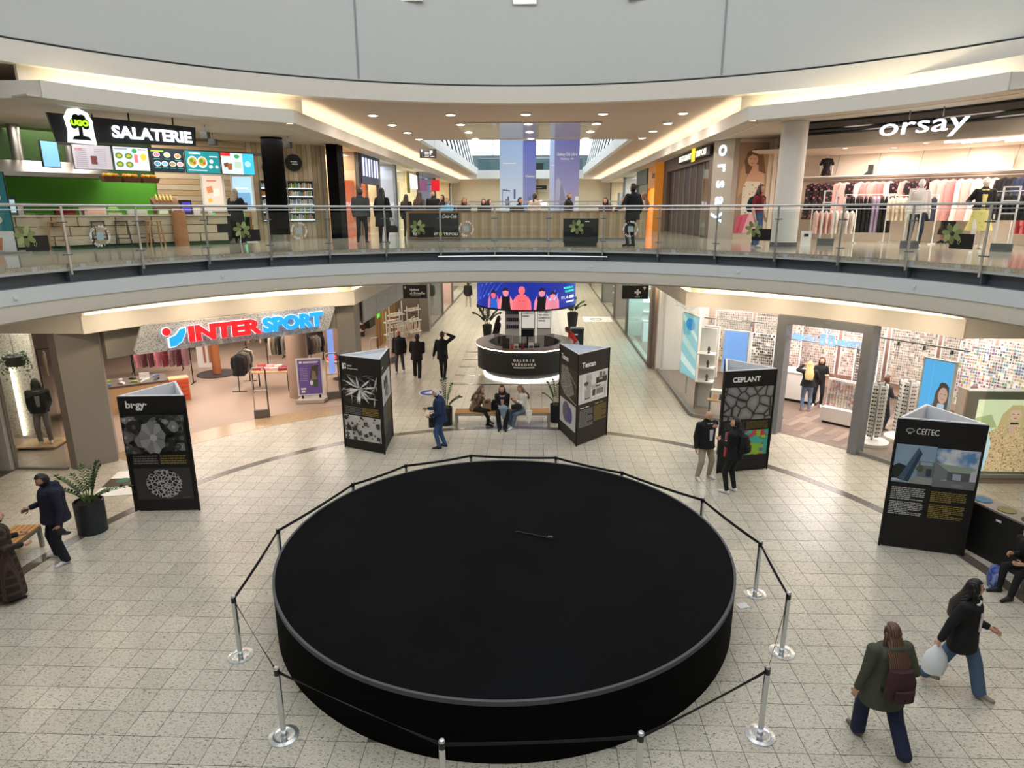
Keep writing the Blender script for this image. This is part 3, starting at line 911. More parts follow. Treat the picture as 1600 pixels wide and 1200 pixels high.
f.lines(0.51, 0.92, 1.0, 1.22, 6, m_gold); f.lines(0.51, 0.92, 0.68, 0.96, 8, m_gold, seed=4)

# ================================================================ PLANTS AND FURNITURE
m_leaf = mat('#2f4a22', 0.45, var=0.25, scale=8); m_leaf2 = mat('#3d5a2a', 0.45, var=0.25, scale=8); m_stem = mat('#55703a', 0.6)
def leaf(mb, p, d, up, l, w):
    d = d.normalized(); s = d.cross(up).normalized(); q = s.cross(d).normalized()
    mb.add([p, p + d * l * 0.4 + s * w + q * w * 0.3, p + d * l, p + d * l * 0.4 - s * w + q * w * 0.3, p + d * l * 0.4], [(0, 1, 4), (1, 2, 4), (2, 3, 4), (3, 0, 4)])
def frond(rnd, L, lean, az, n, ll, lw, m, tall=1.0):
    mb = MB(); path = []
    dx, dy = cos(az), sin(az)
    for k in range(n + 1):
        t = k / n
        path.append(Vector((dx * lean * t ** 1.6, dy * lean * t ** 1.6, L * (t - 0.25 * t * t * (lean / max(L, 0.1))))))
    mb.use(m_stem).tube(path, [0.012 * (1 - 0.7 * k / n) for k in range(n + 1)], 5)
    mb.use(m)
    for k in range(int(n * 0.35), n + 1):
        p = path[k]; d = (path[min(k + 1, n)] - path[max(k - 1, 0)]).normalized()
        s = d.cross(Vector((0, 0, 1)))
        s = s.normalized() if s.length > 0.05 else Vector((-dy, dx, 0))
        for sg in (-1, 1):
            leaf(mb, p, s * sg * 0.8 + d * 0.6 + Vector((0, 0, rnd.uniform(0, 0.3))), Vector((0, 0, 1)), ll * rnd.uniform(0.8, 1.1), lw)
    leaf(mb, path[-1], path[-1] - path[-2], Vector((0, 1, 0)), ll, lw)
    return mb
def potted(name, label, loc, pot_prof, m_pot, fr, seed, ll=0.11, lw=0.03):
    t = thing(name, label, 'potted plant', loc)
    MB().use(m_pot).lathe(pot_prof, n=24).build('pot', parent=t, smooth=True)
    top = max(z for _, z in pot_prof); rr_ = pot_prof[-2][0] if len(pot_prof) > 3 else 0.2
    MB().use(mat('#2a2018', 0.95)).lathe([(0.01, top - 0.05), (rr_ * 0.9, top - 0.05), (rr_ * 0.9, top - 0.04), (0.01, top - 0.04)], n=20).build('soil', parent=t)
    rnd = random.Random(seed)
    for (L, lean, az) in fr:
        o = frond(rnd, L, lean, RAD(az), 12, ll, lw, rnd.choice((m_leaf, m_leaf2))).build('frond', parent=t, fix=False)
        o.location = (0.08 * cos(RAD(az)), 0.08 * sin(RAD(az)), top - 0.05)
    return t
m_pot = mat('#1d262a', 0.5)
pf = [(0.26, 0), (0.265, 0.62), (0.25, 0.63), (0.245, 0.6), (0.24, 0.5)]
potted('potted_plant', 'leafy plant in a dark grey cylinder pot between the navy man and the leftmost tower', (-8.35, 1.95, 0), [(0.01, 0), (0.265, 0.0), (0.27, 0.66), (0.245, 0.67), (0.24, 0.58), (0.01, 0.56)], m_pot,
       [(0.75, 0.28, 80), (0.8, 0.15, 20), (0.62, 0.55, 170), (0.5, 0.6, 185), (0.55, 0.4, 150), (0.5, 0.6, 0), (0.4, 0.65, 20), (0.6, 0.35, 110), (0.7, 0.2, 50), (0.6, 0.3, 200), (0.45, 0.5, 340), (0.7, 0.25, 130), (0.5, 0.35, 250), (0.45, 0.4, 300)], 1)
m_pot2 = mat('#17191b', 0.5)
sq = [(0.01, 0), (0.19, 0.0), (0.2, 0.55), (0.17, 0.56), (0.165, 0.5), (0.01, 0.49)]
potted('potted_plant', 'tall leafy plant in a black pot behind the man in the blue jacket', (-2.15, 8.85, 0), sq, m_pot2, [(0.8, 0.2, 120), (0.7, 0.25, 60), (0.45, 0.3, 350), (0.6, 0.2, 200), (0.85, 0.1, 90), (0.4, 0.35, 10)], 2)
potted('potted_plant', 'tall leafy plant in a black pot between the bench and the brown tower', (1.17, 9.25, 0), sq, m_pot2, [(0.75, 0.15, 120), (0.7, 0.2, 160), (0.45, 0.3, 190), (0.6, 0.2, 80), (0.5, 0.3, 20)], 3)
tall = [(0.01, 0), (0.14, 0.0), (0.24, 1.0), (0.2, 1.02), (0.19, 0.95), (0.01, 0.93)]
fb = [(1.0, 0.3, 100), (0.9, 0.35, 160), (0.8, 0.45, 20), (0.9, 0.2, 60), (0.7, 0.5, 200), (0.7, 0.5, 340), (0.6, 0.45, 260), (1.1, 0.15, 90)]
potted('potted_plant', 'big dark leafed plant in a tall tapered black planter left of the info desk', (-1.75, 20.7, 0), tall, m_pot2, fb, 4, 0.2, 0.07)
potted('potted_plant', 'bushy plant in a tall tapered black planter right of the info desk', (2.45, 23.9, 0), [(r_ * 1.25, z * 1.1) for r_, z in tall], m_pot2, [(a * 0.8, b, c) for a, b, c in fb], 5, 0.2, 0.07)

m_wood = mat('#b98a52', 0.5, var=0.15, scale=3)
m_frame = mat('#a7a59c', 0.35, metal=0.7)
def bench(label, loc, rz, L):
    t = thing('bench', label, 'bench', loc, rz)
    for k in range(5):
        MB().use(m_wood).box(-L / 2, L / 2, -0.235 + k * 0.096, -0.155 + k * 0.096, 0.42, 0.455).build('slat', parent=t)
    for y in (-0.22, 0.22):
        MB().use(m_frame).box(-L / 2, L / 2, y - 0.02, y + 0.02, 0.36, 0.417).build('rail', parent=t)
    for x in (-L / 2 + 0.03, L / 2 - 0.03):
        MB().use(m_frame).box(x - 0.03, x + 0.03, -0.24, 0.24, 0.36, 0.418).build('end_frame', parent=t)
        for y in (-0.21, 0.21):
            MB().use(m_frame).box(x - 0.03, x + 0.03, y - 0.03, y + 0.03, 0, 0.36).build('leg', parent=t)
    return t
bench('slatted wooden bench with steel frame legs, three women sitting on it', (-0.45, 8.86, 0), RAD(2.5), 2.8)
bench('slatted wooden bench at the left edge behind the navy man', (-9.0, 0.35, 0), RAD(97), 1.9)
bench('dark bench at the right edge under the seated person in black', (8.85, -0.4, 0), RAD(84), 1.5)
# litter bins at the right
b = thing('recycling_bin', 'black three hole recycling bin with grey rounded top behind the rightmost tower', 'bin', (9.0, 1.4, 0), RAD(-73))
def stad(L, r, n=10):
    return [(L / 2 + r * cos(-pi / 2 + pi * i / n), r * sin(-pi / 2 + pi * i / n)) for i in range(n + 1)] + [(-L / 2 + r * cos(pi / 2 + pi * i / n), r * sin(pi / 2 + pi * i / n)) for i in range(n + 1)]
MB().use(m_black).prism(stad(1.05, 0.2), 0.0, 0.95).build('body', parent=b)
MB().use(mat('#7c756c', 0.5)).prism(stad(1.05, 0.215), 0.951, 0.985).build('top_plate', parent=b)
for i, (x, c) in enumerate(((-0.45, '#17608c'), (0.0, '#6b6428'), (0.45, '#0a0a0a'))):
    MB().use(mat(c, 0.6)).lathe([(0.01, 0.986), (0.145, 0.986), (0.15, 0.995), (0.01, 0.992)], n=22).build('hole', parent=b, loc=(x, 0, 0))
MB().use(mat('#d8d8d8', 0.6)).box(0.0, 0.1, -0.207, -0.202, 0.80, 0.84).build('sticker', parent=b)
# floor stickers
def floor_disc(label, x, y, r1, ring_c, in_c):
    o = MB().use(mat(ring_c, 0.5)).lathe([(0.01, 0.0035), (r1, 0.0035), (r1, 0.006), (0.01, 0.006)], n=40).use(mat(in_c, 0.5)).lathe([(0.01, 0.0061), (r1 * 0.86, 0.0061), (r1 * 0.86, 0.0066), (0.01, 0.0066)], n=40)
    t = thing('floor_sticker', label, 'sticker', (x, y, 0)); o.build('disc', parent=t); return t
fs = floor_disc('round blue and white sticker on the floor left of the bench', -3.15, 12.35, 0.45, '#e4e6ee', '#3c4c9c')
MB().use(m_wt).prism([(-0.25, -0.1), (-0.05, 0.18), (0.2, 0.12), (0.25, -0.05), (0.05, -0.15)], 0.0067, 0.0072).build('figure', parent=fs)
a = art('floor_sticker', (4.2, 28.6, 0.008), (1, 0, 0), (0, 0, 1), 1.7, 1.9, m_wt, [(mat('#6a6c6c', 0.6), disc(0.45, 0.5, 0.22)), (m_wt, disc(0.45, 0.5, 0.15)), (mat('#6a6c6c', 0.6), rect(0.6, 0.48, 0.9, 0.54))]); tag(a, 'white rectangular sticker on the floor right of the info desk', 'sticker')
# big print on the floor beside tower 1
a = art('floor_poster', (-8.85, 4.35, 0.009), (0.97, 0.2, 0), (0, 0, 1), 1.5, 1.5, m_wt, [(mat('#4a3c30', 0.6), [(0.0, 0.35), (1, 0.4), (1, 0.65), (0.0, 0.7)]), (mat('#b7a04a', 0.6), disc(0.5, 0.53, 0.14)), (mat('#2c6b5c', 0.6), disc(0.22, 0.6, 0.1)), (mat('#b0765a', 0.6), [(0.6, 0.3), (1, 0.35), (1, 0.5), (0.7, 0.45)])]); tag(a, 'white printed food poster lying on the floor behind the leftmost tower', 'poster')

# ================================================================ INFO DESK
D0 = (0.1, 15.6)
dk_ = thing('info_desk', 'round black information desk with wooden counter top and glowing base', 'desk', (*D0, 0))
m_dbody = mat('#202224', 0.45, var=0.15, scale=2)
dbd = MB().use(m_dbody).arc(1.78, 1.86, 35, 325, 0.30, 1.16, n=80, c=(0, 0)).build('body', parent=dk_, smooth=True)
MB().use(mat('#3a3b3c', 0.6)).arc(1.5, 1.56, 35, 325, 0.0, 0.32, n=60).build('plinth', parent=dk_, smooth=True)
MB().use(mat('#fff6e4', emit=14.0, name='led_white')).arc(1.565, 1.60, 40, 320, 0.02, 0.06, n=60).build('base_light', parent=dk_)
MB().use(mat('#fff6e4', emit=7.0, name='led_white2')).arc(1.80, 1.90, 35, 325, 1.165, 1.20, n=80).build('top_light', parent=dk_)
MB().use(mat('#a08468', 0.4, var=0.1)).arc(1.42, 1.92, 35, 325, 1.205, 1.245, n=80).build('counter_top', parent=dk_, smooth=True)
MB().use(mat('#16171a', 0.5)).arc(1.36, 1.42, 35, 325, 0.7, 1.24, n=60).build('inner_panel', parent=dk_)
for a in range(130, 232, 17):
    MB().use(glass_mat((0.72, 0.74, 0.76))).arc(1.46, 1.468, a, a + 16.4, 1.25, 1.72, n=4).build('glass_screen', parent=dk_)
m_pr = m_wt
for t_, z, s_ in (('GALERIE', 0.86, 0.15), ('VAŇKOVKA', 0.70, 0.15)):
    for i, ch_ in enumerate(t_):
        a = 180 - (i - (len(t_) - 1) / 2) * 3.6
        p = pt(1.866, a)
        lettering(ch_, s_ * 0.85, m_wt, (*p, z), (-cos(RAD(a)), sin(RAD(a)), 0), (sin(RAD(a)), cos(RAD(a)), 0), dbd, 0.003, 0.006, name='letter')
MB().use(m_wt).arc(1.865, 1.872, 168, 192, 0.57, 0.61, n=8).build('underline', parent=dk_)
tt = thing('desk_monitor', 'black monitor on the far side of the round information desk', 'monitor', (0.2, 16.2, 1.0))
MB().use(m_black).box(-0.25, 0.25, -0.02, 0.02, 0.3, 0.6).build('screen_back', parent=tt)
MB().use(m_black).box(-0.03, 0.03, -0.02, 0.05, 0.0, 0.3).build('stand', parent=tt)
MB().use(m_black).box(-0.12, 0.12, -0.1, 0.1, -0.02, 0.0).build('foot', parent=tt)
MB().use(m_dbody).box(-0.5, 0.5, -0.3, 0.3, -1.0, -0.021).build('cabinet', parent=tt)
for i, (a, c, w, h, lab) in enumerate(((196, '#c8433c', 0.1, 0.2, 'red and white leaflet holder on the info desk counter'), (190, '#e2e2de', 0.16, 0.22, 'framed leaflet on the info desk counter, left'), (182, '#8a2f36', 0.1, 0.24, 'dark red bottle shaped display on the info desk counter'), (171, '#dededc', 0.2, 0.26, 'white notice stand on the info desk counter, right of centre'), (204, '#22272e', 0.3, 0.4, 'black round logo sign standing on the info desk counter left'))):
    p = pt(1.66, a); t = thing('counter_card', lab, 'card', (D0[0] + p[0], D0[1] + p[1], 1.245), RAD(-(a - 180)))
    MB().use(mat(c, 0.5)).box(-w / 2, w / 2, -0.008, 0.008, 0.0, h).build('card', parent=t)
    MB().use(mat('#3c3c3c', 0.5)).box(-w / 2, w / 2, -0.04, 0.04, 0.0, 0.01).build('foot', parent=t)
    if i == 4: MB().use(m_wt).lathe([(0.01, 0), (0.075, 0), (0.075, 0.004), (0.01, 0.004)], n=20).build('emblem', parent=t).rotation_euler = (RAD(90), 0, 0); t.children[-1].location = (0, -0.009, 0.24)
    if i in (1, 3): MB().use(mat('#55585c', 0.6)).box(-w / 2 + 0.02, w / 2 - 0.02, -0.0095, -0.0082, 0.04, h * 0.55).build('print', parent=t)

# ================================================================ LED SCREEN RING above the desk
led = thing('led_ring_screen', 'curved glowing advertising screen with fighters hanging above the info desk', 'screen', (0.15, 15.6, 0))
z0, z1, R_ = 2.72, 3.95, 1.9
MB().use(mat('#14247c', 0.5, emit=1.6, name='led_blue')).arc(R_ - 0.06, R_, 0, 360, z0 + 0.03, z1, n=90).build('screen', parent=led, smooth=True)
MB().use(mat('#15151a', 0.5)).arc(R_ - 0.1, R_ + 0.015, 0, 360, z0 - 0.03, z0 + 0.03, n=90).build('bottom_rim', parent=led, smooth=True)
def led_poly(name, col, pts, k, e=1.3):
    """pts in (azimuth offset to the right in degrees, height)"""
    m = mat(col, 0.5, emit=e) ; mb = MB().use(m); vs = []
    cx_ = sum(p[0] for p in pts) / len(pts); cz = sum(p[1] for p in pts) / len(pts)
    # fan so the patch follows the curve
    rr = R_ + 0.004 + 0.002 * k
    o = [(*pt(rr, 180 - x), z) for x, z in pts]; c = (*pt(rr + 0.0015 * 0, 180 - cx_), cz)
    n = len(o)
    mb.add(o + [c], [(i, (i + 1) % n, n) for i in range(n)])
    return mb.build(name, parent=led, fix=False)
def E_(cx_, cz, rx, rz, n=12):
    return [(cx_ + rx * cos(2 * pi * i / n), cz + rz * sin(2 * pi * i / n)) for i in range(n)]
led_poly('dark_area', '#1a1c2c', [(38, 2.76), (38, 3.0), (34, 3.4), (40, 3.9), (62, 3.9), (88, 3.9), (88, 2.76), (60, 2.76)], 0, 0.5)
for k in range(6): led_poly('light_streak', '#4c8cf0', [(-84 + k * 9, 2.8 + 0.1 * k), (-82 + k * 9, 2.8 + 0.1 * k), (-66 + k * 9, 3.5 + 0.08 * k), (-67 + k * 9, 3.5 + 0.08 * k)], 0, 1.2)
for x, z, a_ in ((26, 3.0, 0), (30, 2.9, 1)):
    led_poly('burst', '#7fb0ff', [(x, z - 0.1), (x + 2, z), (x + 9, z + 0.45), (x + 1, z + 0.1), (x - 3, z + 0.3), (x - 1, z), (x - 6, z - 0.12)], 1, 1.8)
for k, (x, z, hz, skin, top) in enumerate(((-38, 2.75, 3.25, '#c9607a', '#1c5fc0'), (-22, 2.75, 3.36, '#d97a8a', '#15151c'), (18, 2.75, 3.36, '#c97a8c', '#15151c'), (31, 2.75, 3.22, '#d27c92', None), (-4, 2.75, 3.45, '#e8646e', None))):
    w = 12 if k < 4 else 14
    led_poly('torso', top or skin, [(x - w * 0.5, z), (x - w * 0.55, z + 0.35), (x - w * 0.3, hz - 0.15), (x + w * 0.3, hz - 0.15), (x + w * 0.55, z + 0.35), (x + w * 0.5, z)], 2 + k, 0.35 if top == '#15151c' else 1.1)
    led_poly('arm', skin, [(x - w * 0.75, z), (x - w * 0.7, z + 0.3), (x - w * 0.45, z + 0.5), (x - w * 0.4, z + 0.3), (x - w * 0.5, z)], 3 + k)
    led_poly('arm', skin, [(x + w * 0.5, z), (x + w * 0.4, z + 0.3), (x + w * 0.45, z + 0.5), (x + w * 0.7, z + 0.3), (x + w * 0.75, z)], 3 + k)
    led_poly('head', skin, E_(x, hz, 3.6, 0.15), 4 + k)
    if k != 4: led_poly('hair', '#3a2430', [(x - 3.4, hz + 0.05), (x - 2.5, hz + 0.15), (x, hz + 0.18), (x + 2.5, hz + 0.15), (x + 3.4, hz + 0.05)], 5 + k, 0.5)
    if k == 4:
        for q in (-2.2, 2.2): led_poly('chest_shadow', '#b83c50', [(x + q - 2, z + 0.33), (x + q + 2, z + 0.33), (x + q, z + 0.29)], 6 + k)
        for q in (0.05, 0.13, 0.21): led_poly('belly_line', '#c04a5c', [(x - 2, z + q), (x + 2, z + q), (x + 2, z + q + 0.015), (x - 2, z + q + 0.015)], 6 + k)
def led_text(s, x, z, size, col, e=2.0, step=None):
    for i, c_ in enumerate(s):
        if c_ == ' ': continue
        a = 180 - (x + i * (step or size * 17)); p = pt(R_ + 0.02, a)
        lettering(c_, size, mat(col, emit=e), (*p, z), (-cos(RAD(a)), sin(RAD(a)), 0), (sin(RAD(a)), cos(RAD(a)), 0), led, 0.002, 0.004, name='letter')
led_text('11.4.2026', 44, 3.12, 0.13, '#ffffff', 2.2, 3.0)
led_text('CHAMBERS', 50, 3.34, 0.1, '#38d8b0', 1.6, 2.6)
led_text('MEMORIAL', 48, 3.47, 0.1, '#38d8b0', 1.6, 2.6)
led_text('CONTENDERS', 52, 2.95, 0.07, '#ffffff', 1.6, 1.9)
for a in (0, 90, 180, 270):
    p = pt(1.6, a + 30); MB().use(m_steel).cyl((p[0], p[1], 3.95), 0.02, 0.3, 6).build('hanger', parent=led)
# automats behind the desk
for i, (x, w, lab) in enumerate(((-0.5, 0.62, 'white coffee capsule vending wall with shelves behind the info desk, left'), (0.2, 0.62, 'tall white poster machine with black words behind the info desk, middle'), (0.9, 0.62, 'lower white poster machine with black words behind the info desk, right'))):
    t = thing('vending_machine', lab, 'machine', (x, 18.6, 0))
    hh = (2.2, 2.3, 2.1)[i]
    MB().use(mat('#dcd6cc', 0.6)).box(-w / 2, w / 2, 0, 0.5, 0, hh).build('cabinet', parent=t)
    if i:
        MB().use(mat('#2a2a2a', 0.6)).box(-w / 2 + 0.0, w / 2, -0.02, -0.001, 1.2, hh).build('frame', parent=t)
        MB().use(mat('#d8d2c6', 0.6, emit=0.75)).box(-w / 2 + 0.03, w / 2 - 0.03, -0.03, -0.021, 1.23, hh - 0.03).build('poster', parent=t)  # glow added to the print to brighten it; this side faces away from lamps
        for q, s_ in enumerate(('AUTOMAT', 'NA KÁVU', 'DOBRÝCH', 'RÁNO')):
            lettering(s_, 0.1, mat('#1a1a1a' if q != 2 else '#9c948a', 0.6), (-w / 2 + 0.07, -0.032, hh - 0.16 - q * 0.13), (1, 0, 0), (0, -1, 0), t, 0.001, 0.005, align='LEFT', name='word')
    else:
        for q in range(3):
            MB().use(mat('#6a655e', 0.5)).box(-w / 2 + 0.04, w / 2 - 0.04, -0.06, -0.001, 1.2 + q * 0.32, 1.22 + q * 0.32).build('shelf', parent=t)
        mb = MB().use(mat('#3c3c40', 0.5))
        for q in range(18):
            mb.box(-w / 2 + 0.07 + (q % 6) * 0.09, -w / 2 + 0.12 + (q % 6) * 0.09, -0.05, -0.01, 1.22 + (q // 6) * 0.32, 1.36 + (q // 6) * 0.32)
        mb.build('packs', parent=t, kind='stuff')
t = thing('litter_bin', 'dark square litter bin right behind the info desk', 'bin', (2.45, 20.0, 0))
MB().use(mat('#20252b', 0.5)).box(-0.28, 0.28, -0.25, 0.25, 0, 0.92).build('body', parent=t)
MB().use(mat('#2c333b', 0.4)).box(-0.3, 0.3, -0.27, 0.27, 0.921, 1.0).build('lid', parent=t)
MB().use(m_wt).box(-0.12, 0.02, -0.256, -0.251, 0.7, 0.76).build('sticker', parent=t)
# ================================================================ GARMENTS AND RACKS
def garment_mesh(L, W, m, kind='top', seed=0, flat=0.05):
    """hanging garment, hook at origin, hanging down, wide along x"""
    mb = MB(); mb.use(mat('#8c8c8c', 0.3, metal=0.8)).tube([(0, 0, 0.0), (0.012, 0, 0.03), (0, 0, 0.05)], 0.003, 4)
    rnd = random.Random(seed); n = 12
    rr = []
    for z, w, d in ((-0.02, 0.05, 0.4), (-0.05, 0.45, 0.8), (-0.10, 0.92, 1), (-0.25 * L - 0.05, 0.98, 1.1), (-0.6 * L, 0.9 if kind == 'top' else 0.95, 1.1), (-L, 0.98 if kind == 'top' else 1.25, 1.3)):
        rr.append([(w * W / 2 * cos(2 * pi * i / n) * (1 + (rnd.uniform(-.05, .05) if z < -0.2 else 0)), d * flat * sin(2 * pi * i / n) + (0.012 * cos(i * 2.4 + seed) if z < -0.2 else 0), z) for i in range(n)])
    mb.use(m).rings(rr)
    if kind == 'top':
        for s in (-1, 1):
            mb.tube([(s * W * 0.42, 0, -0.09), (s * W * 0.52, 0.0, -0.3), (s * W * 0.5, 0, -0.3 - 0.25 * L)], [0.045, 0.04, 0.035], 7)
    me = mb.build('garment').data
    o = bpy.data.objects['garment'] if 'garment' in bpy.data.objects else None
    if o: bpy.data.objects.remove(o)
    return me
_G = {}
def garment(name, col, label, cat, group, loc, rz, L=0.75, W=0.42, kind='top', pat=None):
    key = (col, L, W, kind, pat)
    if key not in _G:
        m = ramp_mat('patterned_cloth_%s' % col.lstrip('#'), 'voronoi', [(0.0, pat), (0.28, pat), (0.36, col)], scale=9, rough=0.8) if pat else mat(col, 0.85, var=0.12)
        _G[key] = garment_mesh(L, W, m, kind, len(_G))
    o = put(name, _G[key], None, loc, rz)
    return tag(o, label, cat, group)
def rack_frame(label, loc, rz, L, h, m, name='clothes_rack', shelf=False):
    t = thing(name, label, 'clothes rack', loc, rz)
    for s in (-1, 1):
        MB().use(m).box(s * L / 2 - 0.015, s * L / 2 + 0.015, -0.015, 0.015, 0, h).build('upright', parent=t)
        MB().use(m).box(s * L / 2 - 0.015, s * L / 2 + 0.015, -0.25, 0.25, 0, 0.03).build('foot', parent=t)
    MB().use(m).box(-L / 2, L / 2, -0.012, 0.012, h - 0.024, h).build('hanging_bar', parent=t)
    return t
def hang(loc, rz, L, h, items, side=True):
    """items: list of (name,col,label,cat,group,len,kind,pat) hung along the rail"""
    n = len(items); c, s = cos(rz), sin(rz)
    for i, it in enumerate(items):
        x = -L / 2 + (i + 0.5) * L / n
        garment(it[0], it[1], it[2], it[3], it[4], (loc[0] + x * c, loc[1] + x * s, loc[2] + h - 0.05), rz + (pi / 2 if side else 0) + RND.uniform(-0.12, 0.12), it[5], 0.42, it[6], it[7] if len(it) > 7 else None)

# ================================================================ INTERSPORT (lower left)
m_portal = mat('#87827b', 0.6, var=0.04)
def wallpoly(name, poly, z0, z1, m, kind=True):
    o = MB().use(m).prism(poly, z0, z1).build(name)
    return struct(o) if kind else o
wallpoly('wall_pier_left', [(-11.05, 5.12), (-10.8, 5.02), (-10.2, 5.68), (-10.55, 6.25), (-11.25, 5.9)], 0, A0 + 0.01, m_portal)
wallpoly('wall_pier_right', [(-5.62, 10.05), (-5.16, 10.35), (-5.16, 11.0), (-5.62, 11.0)], 0, A0 + 0.01, m_portal)
struct(MB().use(m_portal).arc(11.55, 11.75, -60.5, -27.6, 2.68, 3.44, n=24).build('wall_header_left'))
mb = MB().use(m_portal); mb.box(-5.5, -5.25, 11.0, 24.6, 2.68, 3.44); struct(mb.build('wall_header_corridor'))
struct(MB().use(m_portal).box(-5.6, -5.12, 24.4, 24.9, 0, 3.44).build('wall_pier_corridor'))
perf = ramp_mat('perforated_sheet', 'voronoi', [(0.0, '#5a5c5e'), (0.3, '#6c6e70'), (0.42, '#b4b7b8')], scale=30, rough=0.45)
for k in range(4):
    y = 11.3 + k * 1.75
    t = tag(MB().use(perf).box(-5.14, -5.10, y, y + 1.7, 2.66, 3.42).build('perforated_cladding'), ('first', 'second', 'third', 'fourth')[k] + ' perforated grey panel on the corridor side of the sport shop header', 'panel', 'perforated panels along the sport shop header')
# big sign
sg = thing('shop_sign', 'perforated grey sign board with red INTER and blue SPORT letters', 'sign', (-7.5, 7.75, 2.75))
P = Vector((-9.47, 5.88, 0)); Q = Vector((-5.53, 9.67, 0)); U = (Q - P).normalized(); N = Vector((U.y, -U.x, 0)); W_ = (Q - P).length
mb = MB().use(perf); mb.X = Matrix.Translation((7.5, -7.75, -2.75)) @ frame((P + Q) / 2 + Vector((0, 0, 3.1)), U, N)
mb.prism([(-W_ / 2 + 0.12, -0.36), (W_ / 2 - 0.35, -0.36), (W_ / 2 - 0.25, -0.32), (W_ / 2, 0.28), (W_ / 2 - 0.03, 0.36), (-W_ / 2 + 0.33, 0.36), (-W_ / 2 + 0.22, 0.3), (-W_ / 2, -0.25), (-W_ / 2 + 0.03, -0.34)], -0.12, 0)
mb.build('board', parent=sg)
def on(x, z, d): return (P + Q) / 2 + U * x + Vector((7.5, -7.75, z - 2.75)) + N * d
m_ired = mat('#f01c22', emit=1.1); m_iblue = mat('#1593f5', emit=1.2); m_halo = mat('#e8f4ff', emit=1.3)
def letters(s, x0, width, size, m, z, sk=0.0):
    me = text_mesh(s, size, 0.03, 0.022, sk, 'LEFT')
    xs = [v.co.x for v in me.vertices]; k = width / (max(xs) - min(xs))
    for q, mm, dd, bo, ex in ((0, m_halo, 0.02, 0.04, 0.012), (1, m, 0.065, 0.03, 0.03)):
        me = text_mesh(s, size, ex, bo, sk, 'LEFT')
        xs = [v.co.x for v in me.vertices]
        lettering(s, size, mm, on(x0 - min(xs) * k, z, dd), U * 1.0, N, sg, ex, bo, sk, 'LEFT', 'letter_glow' if q == 0 else 'letter', width=width * (1.012 if q == 0 else 1), split=True)
letters('INTER', -W_ / 2 + W_ * 0.235, W_ * 0.35, 0.52, m_ired, 3.1)
letters('SPORT', -W_ / 2 + W_ * 0.59, W_ * 0.33, 0.52, m_iblue, 3.1)
for q, (mm, dd, gr) in enumerate(((m_halo, 0.02, 1.15), (m_ired, 0.06, 1.0))):
    mb = MB().use(mm); mb.X = Matrix.Translation((7.5, -7.75, -2.75)) @ frame((P + Q) / 2 + Vector((0, 0, 3.24)) + U * (-W_ / 2 + W_ * 0.14) + N * dd, U, N)
    mb.lathe([(0.01, 0), (0.1 * gr, 0), (0.1 * gr, 0.03), (0.01, 0.03)], n=20).build('emblem_dot', parent=sg)
    mb = MB().use(m_halo if q == 0 else m_iblue); mb.X = Matrix.Translation((7.5, -7.75, -2.75)) @ frame((P + Q) / 2 + Vector((0, 0, 3.07)) + U * (-W_ / 2 + W_ * 0.185) + N * dd, U, N) @ Matrix.Scale(gr, 4)
    mb.prism([(-0.2, -0.22), (-0.08, -0.22), (0.08, -0.12), (0.2, 0.1), (0.2, 0.22), (0.08, 0.2), (-0.04, 0.06), (-0.2, 0.0)], 0, 0.03).build('emblem_wave', parent=sg)

m_taupe = mat('#9a8272', 0.6, var=0.05)
for i, (x, y, r_, lab) in enumerate(((-7.6, 11.75, 0.36, 'thick round taupe column just inside the sport shop'), (-8.3, 18.0, 0.42, 'second round taupe column deeper in the sport shop'))):
    struct(tag(MB().use(m_taupe).lathe([(r_, 0), (r_, 3.45)], (x, y, 0), 28).build('column', smooth=True), lab, 'column'))
t = thing('tree_post', 'orange brown wooden post on a dark round base in the sport shop', 'post', (-12.0, 14.8, 0))
MB().use(mat('#a8673a', 0.6)).cyl((0, 0, 0.04), 0.16, 3.4, 14).build('post', parent=t, smooth=True)
MB().use(mat('#3c3632', 0.8)).cyl((0, 0, 0.007), 0.75, 0.03, 24).build('base', parent=t)
# back walls of the sport shop
mb = MB().use(mat('#6b5d55', 0.8)).box(-20, -5.6, 27.5, 27.7, 0, 3.45).box(-20.2, -20, 5.1, 27.7, 0, 3.45)
struct(mb.build('wall_sportshop_back'))
# security gates
def gate(label, loc, rz):
    t = thing('security_gate', label, 'security gate', loc, rz)
    mg = mat('#d6cfc8', 0.35, metal=0.3); w, h = 0.4, 1.6
    for s in (-1, 1): MB().use(mg if s < 0 else mat('#4a4642', 0.4)).tube([(s * w / 2, 0, 0.0), (s * w / 2, 0, h - 0.08), (s * w / 2 - s * 0.05, 0, h)], 0.022, 8).build('upright', parent=t)
    MB().use(mg).box(-w / 2 + 0.04, w / 2 - 0.04, -0.02, 0.02, h - 0.03, h + 0.01).build('top_bar', parent=t)
    MB().use(mg).box(-w / 2, w / 2, -0.02, 0.02, 0.85, 0.89).build('cross_bar', parent=t)
    MB().use(mat('#6e6862', 0.5)).box(-w / 2 - 0.03, w / 2 + 0.03, -0.06, 0.06, 0.01, 0.26).build('base_box', parent=t)
gate('white security gate frame in the middle of the sport shop entrance', (-7.95, 9.35, 0), RAD(20))
gate('white security gate frame right of the purple poster stand', (-6.35, 11.5, 0), RAD(25))
gate('pale security gate frame behind the needle crystal tower', (-5.95, 12.6, 0), RAD(20))
gate('white security gate frame on the corridor side of the sport shop', (-5.55, 14.2, 0), RAD(60))
gate('tall pale gate frame beside the shoe stands', (-5.5, 17.0, 0), RAD(70))
